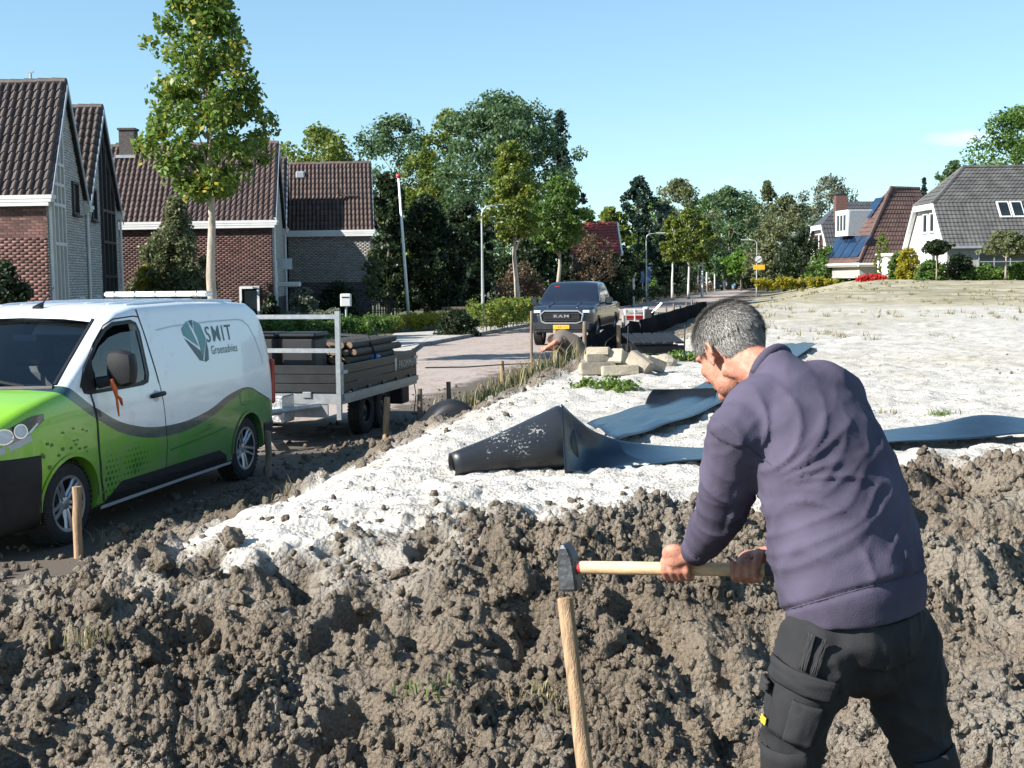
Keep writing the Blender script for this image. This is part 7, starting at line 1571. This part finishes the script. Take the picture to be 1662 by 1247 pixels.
def hair(name, M, m, n, seed, parent, ln=.02, cap='scalp', front=.062, bald=0.0):
    rg = np.random.default_rng(seed); V = []; Fq = []
    k = 0
    while k < n:
        d = rg.normal(size=3); d /= np.linalg.norm(d); c = np.array([-.014, 0, .035]); p = c+d*np.array([.104 if d[2] > 0 else .104-.004*d[2], .081, .096 if d[2] > 0 else .108])
        x, y, z = p
        line = front-(.05 if z < .055 else 0)*max(0, (.055-z)/.05)
        if x > line-.25*max(0, .06-z): continue
        if z < -.055 or (x > -.035 and z < .015-.2*x): continue
        if bald and z > .10 and rg.random() < bald: continue
        k += 1; nn = d/np.array([.104, .081, .096]); nn /= np.linalg.norm(nn); flow = np.array([-.35 if z > .05 else -.15, 0, -.75])+np.array([.5, 0, 0])*(x > .03)+rg.normal(size=3)*.22
        t = flow-nn*flow.dot(nn); t /= np.linalg.norm(t)+1e-6; s = np.cross(t, nn)*rg.uniform(.0006, .0012); L0 = ln*rg.uniform(.6, 1.3)*(1 if z > .03 else .62)
        q = p+nn*.001; p1 = q+(t*.75+nn*.45)*L0*.55; p2 = q+(t+nn*.38)*L0; o_ = len(V); V += [q-s, q+s, p1+s*.9, p1-s*.9, p2+s*.25, p2-s*.25]; Fq += [(o_, o_+1, o_+2, o_+3), (o_+3, o_+2, o_+4, o_+5)]
    me = np_mesh(name, np.array(V), np.array(Fq)); me.transform(M); link(name, me, m, parent)
    b = MB(); b.ell((-.016, 0, .036), (.1025, .0795, .0945), M, 28, 18); me = b.mesh('scalp'); bm = bmesh.new(); bm.from_mesh(me); Mi = M.inverted()
    bmesh.ops.delete(bm, geom=[f for f in bm.faces if (lambda q: q.x > front-.012-.25*max(0, .06-q.z) or q.z < -.02 or (q.x > -.03 and q.z < .02))(Mi @ f.calc_center_median())], context='FACES'); bm.to_mesh(me); bm.free(); link('hair_base', me, cap, parent, smooth=True)
def parent_keep(o, p): o.parent = p; o.matrix_parent_inverse = p.matrix_world.inverted()

def working_man():
    f = Vector((-.70, .714, 0)); r = Vector((.714, .70, 0)); up = Vector((0, 0, 1))
    c7 = P(1262, 612, 3.15); pel = P(1398, 1035, 2.95)
    Ls = P(1198, 704, 2.99); Rs = P(1352, 650, 3.24); Le = P(1166, 842, 3.16); Lw = P(1128, 897, 3.33); Re = P(1322, 860, 3.36); Rw = P(1252, 900, 3.36)
    h0 = P(926, 921, 3.50); h1 = P(1268, 926, 3.28); ax = (h1-h0).normalized()
    def onh(u): k = (u-926)/(1268-926); return h0.lerp(h1, k)
    HL = onh(1108); HR = onh(1214)
    hc = P(1185, 572, 3.27); gz = Vector((-.54, .84, 0)).normalized(); tilt = R(32); fwd = gz*math.cos(tilt)-up*math.sin(tilt); hu = gz*math.sin(tilt)+up*math.cos(tilt); MH = frame(hc, fwd, hu) @ Matrix.Scale(.96, 4)
    Lh = P(1338, 1040, 2.89); Rh = P(1452, 1040, 3.01); Lk = P(1284, 1222, 2.92); Rk = P(1498, 1222, 3.02); gz_ = .38
    La = P(1287, 1490, 3.02); La.z = gz_+.10; Ra = P(1560, 1490, 3.12); Ra.z = gz_+.10
    # skin: one continuous body
    b = MB(); head_parts(b, MH)
    limb(b, [MH @ Vector((-.035, 0, -.045)), c7+Vector((0, 0, -.01)), P(1280, 660, 3.12)], [.057, .062, .075]); b.tube([MH @ Vector((.0, .045, -.05)), c7-r*.03+f*.05], [.02, .018], 8)
    limb(b, [P(1285, 670, 3.11), P(1340, 800, 3.03), pel+Vector((0, 0, .06))], [.10, .12, .10]); limb(b, [P(1285, 670, 3.11), Ls], [.07, .055]); limb(b, [P(1285, 670, 3.11), Rs], [.07, .055])
    limb(b, [Ls, Le, Lw], [.05, .042, .030]); limb(b, [Rs, Re, Rw], [.05, .042, .030])
    tips = hand(b, HL, ax, Lw, -1, flip=1); tipsR = hand(b, HR, ax, Rw, 1, flip=1)
    limb(b, [pel+Vector((0, 0, .05)), Lh, Lk, La], [.085, .075, .055, .042]); limb(b, [pel+Vector((0, 0, .05)), Rh, Rk, Ra], [.085, .075, .055, .042])
    for a in (La, Ra): limb(b, [a, Vector((a.x, a.y, gz_+.05)), Vector((a.x, a.y, gz_+.04))+f*.14], [.042, .04, .035])
    me = remesh(b, 'person', .0042, 5, .5); body = link('person', me, 'skin', smooth=True); tag(body, 'person in purple sweatshirt and dark work trousers bending to swing a sledgehammer', 'person')
    # eyes
    for s in (1, -1):
        e = MB(); e.ell((.070, s*.031, .003), (.012, .012, .011), MH); o = e.build('eye', 'eye_white', body, smooth=True)
    # sweatshirt
    b = MB(); cen = [P(1391, 1000, 2.95), P(1387, 960, 2.955), P(1378, 900, 2.98), P(1365, 840, 3.0), P(1347, 780, 3.03), P(1325, 725, 3.065), P(1302, 680, 3.095), P(1282, 645, 3.12), P(1266, 620, 3.14), P(1254, 604, 3.16), P(1246, 596, 3.17)]
    lat = [.195, .208, .208, .205, .205, .207, .195, .145, .092, .072, .068]; dep = [.150, .160, .160, .156, .152, .145, .125, .098, .080, .070, .067]; bk = []
    for i in range(len(cen)):
        d = (cen[min(i+1, len(cen)-1)]-cen[max(i-1, 0)]).normalized(); bk.append((-(d.cross(r))).normalized() if (-(d.cross(r))).y < 0 else d.cross(r).normalized())
    rings(b, cen, lat, dep, r, bk)
    limb(b, [cen[6], Ls+Vector((0, 0, .0))], [.10, .078]); limb(b, [cen[6], Rs], [.11, .086]); limb(b, [cen[7]+Vector((0, 0, .01)), Ls.lerp(cen[7], .35)+Vector((0, 0, .03))], [.075, .06]); limb(b, [cen[7], Rs.lerp(cen[7], .35)+Vector((0, 0, .02))], [.08, .065])
    limb(b, [Ls, Ls.lerp(Le, .5)+Vector((-.004, -.01, 0)), Le, Le.lerp(Lw, .55), Lw.lerp(Le, .12)], [.078, .076, .070, .064, .046]); limb(b, [Rs, Rs.lerp(Re, .5), Re, Re.lerp(Rw, .6), Rw.lerp(Re, .15)], [.085, .078, .068, .06, .046])
    limb(b, [Rs+Vector((.01, 0, .0)), P(1330, 640, 3.17), cen[7]], [.085, .095, .085]); limb(b, [Rs, P(1385, 720, 3.13)], [.085, .09]); limb(b, [Ls, P(1235, 665, 3.06), cen[7]], [.07, .085, .08]); me = remesh(b, 'sweatshirt', .0075, 14, .5)
    # folds: computed on the cloth surface
    nv = len(me.vertices); co = np.zeros(nv*3); me.vertices.foreach_get('co', co); co = co.reshape(-1, 3); no = np.zeros(nv*3); me.vertices.foreach_get('normal', no); no = no.reshape(-1, 3)
    sp0 = np.array(cen[0]); sp1 = np.array(c7); sd_ = sp1-sp0; SL = np.linalg.norm(sd_); sd_ /= SL; rv = np.array(r); rel = co-sp0; h = rel@sd_/SL; la = rel@rv/.2
    arm = np.array(Le)-np.array(Ls); al = np.linalg.norm(arm); arm /= al; ra_ = co-np.array(Ls); ta = ra_@arm; da = np.linalg.norm(ra_-ta[:, None]*arm, axis=1); onarm = (np.exp(-(np.maximum(0, da-.075)/.02)**2))*(ta > -.02)*(la < -.55)
    fa = np.array(Lw)-np.array(Le); fl = np.linalg.norm(fa); fa /= fl; rf_ = co-np.array(Le); tf = rf_@fa; df = np.linalg.norm(rf_-tf[:, None]*fa, axis=1); onfore = np.exp(-(np.maximum(0, df-.06)/.02)**2)*(tf > -.06)
    onarm = np.maximum(onarm, onfore)
    wob = fbm(co[:, 0]*6+co[:, 1]*4, co[:, 2]*6, 3)*.9
    def crease(q, sharp=2.2): return (np.abs(np.sin(q))**sharp)
    def rn(a, b, k=2.6): return np.clip(1-np.abs(vnoise(a, b))/.42, 0, 1)**k
    ap = np.array(P(1214, 800, 2.93)); dv = co-ap; dist = np.linalg.norm(dv, axis=1); ang = np.arctan2(dv@sd_, dv@rv)
    fan = rn(ang*2.3+3, dist*2.2)*np.exp(-((dist-.17)/.12)**2)*smst(.05, .13, dist)
    la2 = la+.25*fbm(h*3, la*1.5, 2)
    across = rn(h*7.5-la2*1.5, la2*.75+h*.8)*np.interp(h, [0, .1, .3, .55, .75, .9, 1.1], [.3, .9, 1, .8, .35, .3, .2])*np.clip(.85-.35*la, .3, 1.2)
    fine = rn(h*15-la2*2.6+7, la2*1.8)*np.interp(h, [0, .12, .3, .6, .8], [.4, 1, .8, .4, .15])
    hem = rn(la*3.2+h*1.5+4, h*3.0)*np.exp(-((h-.17)/.09)**2)
    aa = np.arctan2(ra_@np.cross(arm, np.array([0, 0, 1.0])), ra_[:, 2])
    sl = rn(ta*11+aa*.9, aa*.8+2)*(.35+np.exp(-((ta-.26)/.10)**2))+.6*rn(ta*19-aa, aa*1.1+5)*np.exp(-((ta-.28)/.09)**2)+.7*rn(tf*16+aa*.6, aa*.9)*np.exp(-((tf-.18)/.08)**2)
    disp = (1-onarm)*(.012*fan+.008*across+.003*fine+.008*hem)+onarm*.0085*sl-.006+.012*fbm(co[:, 0]*4.2, co[:, 2]*4.2+co[:, 1]*3, 2)
    # ribbed waistband pulled in
    band = smst(.10, .075, h)*(1-onarm); groove = np.exp(-((h-.092)/.010)**2)*(1-onarm)
    disp = disp*(1-.75*band)-.004*band-.010*groove
    co = co+no*disp[:, None]; me.vertices.foreach_set('co', co.ravel().astype(np.float32)); me.update()
    sw = link('sweatshirt', me, 'sweat_cloth', smooth=True); parent_keep(sw, body)
    # stitched seams found on the cloth itself: armhole, waistband, sleeve
    from mathutils.bvhtree import BVHTree
    bv = BVHTree.FromPolygons([v.co[:] for v in me.vertices], [tuple(q.vertices) for q in me.polygons])
    def seam_ring(c, axis, rad, n, a0=0.0, a1=2*math.pi, tilt_=None, name='seam'):
        axis = axis.normalized(); e1 = axis.orthogonal().normalized(); e2 = axis.cross(e1); pts = []
        for k in range(n+1):
            t = a0+(a1-a0)*k/n; d_ = e1*math.cos(t)+e2*math.sin(t); hit = bv.ray_cast(c+d_*rad, -d_, rad)
            if hit[0] is not None: pts.append(hit[0]+hit[1]*.0006)
        q = MB(); ok = [pts[0]]
        for p_ in pts[1:]:
            if (p_-ok[-1]).length < .06: ok.append(p_)
            else:
                if len(ok) > 3: q.tube(ok, .0017, 5)
                ok = [p_]
        if len(ok) > 3: q.tube(ok, .0017, 5)
        if q.v: q.build(name, 'rib_knit', sw, fix=False)
    seam_ring(Ls+(Le-Ls)*.10+r*.015, (Le-Ls).normalized()*.75-r*.66, .16, 60); seam_ring(cen[0].lerp(c7, .092), Vector(tuple(sd_)), .4, 90); seam_ring(Lw.lerp(Le, .16), Lw-Le, .12, 40)
    nb = MB(); d7 = (MH.translation-c7).normalized(); Mn = align(cen[9], cen[9]+d7); nb.tube([Mn @ Vector((.069*math.cos(t), .066*math.sin(t), .004)) for t in np.linspace(0, 6.283, 33)], .010, 8, flat=1.3); o = nb.build('neck_band', 'rib_knit', sw, smooth=True)
    for wv, ev in ((Lw, Le), (Rw, Re)):
        d = (wv-ev).normalized(); cb = MB(); q = wv-d*.035; cb.tube([q-d*.03, q, q+d*.032, q+d*.034], [.047, .046, .042, .036], 16); cb.build('cuff', 'rib_knit', sw, smooth=True)
    # trousers
    b = MB(); pc = [P(1392, 985, 2.95), P(1395, 1020, 2.95), P(1396, 1060, 2.95)]; bkk = [Vector((.7, -.714, 0))]*3; limb(b, [P(1365, 1062, 2.93), P(1425, 1062, 2.98)], [.10, .10]); rings(b, pc, [.175, .185, .16], [.135, .145, .13], r, bkk)
    limb(b, [Lh, Lh.lerp(Lk, .5)+Vector((-.012, 0, 0)), Lk, Lk.lerp(La, .5), La+Vector((0, 0, .03))], [.112, .091, .074, .070, .068]); limb(b, [Rh, Rh.lerp(Rk, .5), Rk, Rk.lerp(Ra, .5), Ra+Vector((0, 0, .03))], [.115, .094, .077, .072, .068])
    me = remesh(b, 'trousers', .008, 5, .5); nv = len(me.vertices); co = np.zeros(nv*3); me.vertices.foreach_get('co', co); co = co.reshape(-1, 3); no = np.zeros(nv*3); me.vertices.foreach_get('normal', no); no = no.reshape(-1, 3)
    z = co[:, 2]; wob = fbm(co[:, 0]*7+co[:, 1]*5, z*7, 3); zk = Lk.z
    xx = co[:, 0]*6+co[:, 1]*4; disp = .012*rn(z*13+xx*1.2, xx*.9)*np.exp(-((z-zk-.02)/.13)**2)+.010*rn(z*9+xx*2.0+5, xx)*np.exp(-((z-pc[2].z+.03)/.10)**2)+.006*rn(z*7-xx*1.4, xx*1.3+3)+.007*wob-.006
    co = co+no*disp[:, None]; me.vertices.foreach_set('co', co.ravel().astype(np.float32)); me.update(); tr = link('trousers', me, 'trouser_cloth', smooth=True); parent_keep(tr, body)
    def leg_patch(name, a, c, r0, r1, hh0, hh1, a0, a1, off, m, par, th=.006, bulge=0.0):
        d = (c-a).normalized(); e1 = Vector((-1, 0, 0)); e1 = (e1-d*e1.dot(d)).normalized(); e2 = d.cross(e1); e2 = e2 if e2.y < 0 else -e2; q = MB(); vs = []; nu, nw = 14, 10
        for i in range(nw+1):
            h_ = hh0+(hh1-hh0)*i/nw; ra2 = r0+(r1-r0)*h_
            for k in range(nu+1): t = R(a0+(a1-a0)*k/nu); bl = bulge*math.sin(math.pi*k/nu)*math.sin(math.pi*i/nw)+.003*mnoise.noise(Vector((i*.5, k*.4, hh0*9))); vs.append(a+(c-a)*h_+(e1*math.cos(t)+e2*math.sin(t))*(ra2+off+bl))
        q.add(vs, [(i*(nu+1)+k, i*(nu+1)+k+1, (i+1)*(nu+1)+k+1, (i+1)*(nu+1)+k) for i in range(nw) for k in range(nu)]); o = q.build(name, m, None, smooth=True); s = o.modifiers.new('t', 'SOLIDIFY'); s.thickness = th; s.offset = 1; parent_keep(o, par); return o
    leg_patch('cargo_pocket', Lh, Lk, .109, .082, .26, .80, 18, 92, .004, 'trouser_cloth', tr, .008, .012); leg_patch('pocket_flap', Lh, Lk, .111, .084, .18, .36, 8, 100, .016, 'trouser_cloth', tr, .008, .004)
    leg_patch('tool_pocket', Lh, Lk, .109, .082, .42, .78, 55, 92, .020, 'trouser_cloth', tr, .006, .006); leg_patch('yellow_tag', Lh, Lk, .109, .082, .70, .76, 8, 22, .014, 'brass_yellow', tr, .003)
    leg_patch('knee_patch', Lk, La, .076, .072, -.10, .6, 10, 110, .003, 'trouser_cloth', tr, .004); leg_patch('pocket_seam', Lh, Lk, .112, .084, -.15, .17, 52, 60, .006, 'trouser_seam', tr, .003); leg_patch('pocket_seam', Lh, Lk, .112, .084, -.15, .17, 68, 74, .006, 'trouser_seam', tr, .003)
    leg_patch('knee_patch', Rk, Ra, .079, .074, -.08, .6, 60, 150, .006, 'trouser_cloth', tr, .004); leg_patch('phone_pouch', Lh, Lk, .109, .082, .40, .50, -6, 16, .012, 'trouser_seam', tr, .012)
    for a in (La, Ra):
        q = MB(); limb(q, [a+Vector((0, 0, .06)), Vector((a.x, a.y, gz_+.055)), Vector((a.x, a.y, gz_+.05))+f*.16], [.058, .056, .048]); me = remesh(q, 'boot', .012, 3); o = link('boot', me, 'boot', smooth=True); parent_keep(o, body)
    hair('hair', MH, 'hair_grey', 20000, 3, body, .024, front=.058)
    # sledgehammer
    hm = empty('sledgehammer', tuple(h0), 0, 'sledgehammer with black steel head and pale wooden handle held over a stake', 'hammer'); iv = Matrix.Translation(-h0)
    q = MB(); pts = [h0-ax*.012]+[h0.lerp(h1, k) for k in (.1, .3, .5, .7, .9)]+[h1+ax*.03]; q.tube(pts, [.0165, .0165, .0168, .0165, .0160, .0155, .0165], 14, M=iv, flat=1.15); q.build('handle', 'handle_ash', hm, smooth=40)
    q = MB(); q.tube([h0.lerp(h1, .93), h1+ax*.035], .0185, 12, M=iv); q.build('grip', 'grip_dark', hm, smooth=40)
    # head: axis nearly upright, pointed pein at the top left
    hd = Vector((.10, -.05, -1)).normalized(); sx = ax; sy = hd.cross(sx).normalized(); sx = sy.cross(hd)
    def S(z, wx, wy, ox=0): return [h0+ax*-.005+hd*z+sx*(ox+wx*a)+sy*(wy*c) for a, c in ((-1, -.72), (-.72, -1), (.72, -1), (1, -.72), (1, .72), (.72, 1), (-.72, 1), (-1, .72))]
    secs = [(-.070, .005, .026, -.004), (-.060, .013, .030, -.002), (-.030, .024, .031, 0), (.0, .027, .031, 0), (.036, .028, .030, 0), (.058, .027, .029, 0), (.066, .022, .024, 0)]
    q = MB(); vs = [p for s_ in secs for p in S(*s_)]; n = 8; m_ = len(secs); q.add(vs, [(i*n+k, i*n+(k+1) % n, (i+1)*n+(k+1) % n, (i+1)*n+k) for i in range(m_-1) for k in range(n)]+[tuple(range(n))[::-1], tuple((m_-1)*n+k for k in range(n))], iv); q.build('head', 'steel_head', hm)
    q = MB(); q.tube([h0+ax*.024, h0+ax*.032], [.019, .018], 12, M=iv); q.build('wedge_ring', 'red_knob', hm)
    return body
working_man()
# the stake being driven in
a = P(917, 972, 3.52); c = P(951, 1262, 3.40); d = (c-a); zb = .30; c2 = a+d*((zb-a.z)/d.z); b = MB(); pts = [a.lerp(c2, k/9) for k in range(10)]; rg = random.Random(2)
b.tube([a+(a-c2).normalized()*.004]+pts, [.019]+[.0225+.001*rg.uniform(-1, 1)+.0025*k/9 for k in range(10)], 14); tag(b.build('wooden_stake', 'stake_wood2' if 'stake_wood2' in MATS else 'stake_wood', smooth=40), 'peeled round stake in the foreground being hammered into the bank', 'stake')

def crouching_worker():
    Y = 20.6; f = Vector((-.95, .1, 0)).normalized(); up = Vector((0, 0, 1)); rr = Vector((f.y, -f.x, 0))
    def q(u, v, dy=0.0): return P(u, v, Y+dy)
    hip = q(944, 580); sh = q(913, 550); c7 = q(908, 547); hc = q(899, 556, .12); gd = Vector((-.75, .05, -.65)); MH = frame(hc, gd, Vector((-.6, 0, .75)))
    b = MB(); head_parts(b, MH); limb(b, [MH @ Vector((-.03, 0, -.05)), c7, sh], [.055, .06, .08]); limb(b, [sh, hip], [.13, .13])
    Ls = sh-rr*.18*0+Vector((0, -.18, -.02)); Rs = sh+Vector((0, .18, -.02)); Le = q(901, 556, -.28); Lw = q(888, 564, -.2); Re = q(898, 566, .2); Rw = q(886, 567, .1)
    limb(b, [Ls, Le, Lw], [.055, .045, .032]); limb(b, [Rs, Re, Rw], [.055, .045, .032])
    for w_, e_ in ((Lw, Le), (Rw, Re)):
        d = (w_-e_).normalized(); b.ell(w_+d*.05, (.05, .035, .045))
        for k in range(4): limb(b, [w_+d*.07+Vector((0, (k-1.5)*.022, 0)), w_+d*.11+Vector((0, (k-1.5)*.022, -.02)), w_+d*.12+Vector((0, (k-1.5)*.022, -.05))], [.011, .010, .008], 8)
        limb(b, [w_+d*.03+Vector((0, -.03, 0)), w_+d*.07+Vector((0, -.055, -.02))], [.012, .009], 8)
    gz = H(hip.x, Y)-.02; Lk = q(915, 585, -.15); Rk = q(913, 587, .2); La = q(936, 606, -.15); Ra = q(934, 606, .2); La.z = Ra.z = gz+.1
    limb(b, [hip, Lk, La], [.12, .07, .045]); limb(b, [hip, Rk, Ra], [.12, .07, .045])
    body = link('person', remesh(b, 'person', .009, 4), 'skin', smooth=True); tag(body, 'crouching person in brown T-shirt reaching down beside the kerb stones', 'person')
    b = MB(); limb(b, [sh+Vector((0, 0, 0)), sh.lerp(hip, .5)+Vector((0, 0, .05)), hip], [.165, .185, .175]); limb(b, [sh, Ls.lerp(Le, .45)], [.11, .075]); limb(b, [sh, Rs.lerp(Re, .45)], [.11, .075]); o = link('t_shirt', remesh(b, 't_shirt', .016, 5), 'tshirt_brown', smooth=True); parent_keep(o, body)
    b = MB(); limb(b, [hip+Vector((0, 0, -.03)), Lk, La], [.165, .10, .075]); limb(b, [hip+Vector((0, 0, -.03)), Rk, Ra], [.165, .10, .075]); o = link('trousers', remesh(b, 'trousers', .016, 4), 'trouser_cloth', smooth=True); parent_keep(o, body)
    for a in (La, Ra): b = MB(); limb(b, [a, a+Vector((0, 0, -.05)), a+Vector((-.16, 0, -.06))], [.06, .055, .045]); o = link('boot', remesh(b, 'boot', .014, 3), 'boot', smooth=True); parent_keep(o, body)
    hair('hair', MH, 'hair_brown', 2500, 5, body, .02, 'scalp_brown')
crouching_worker()
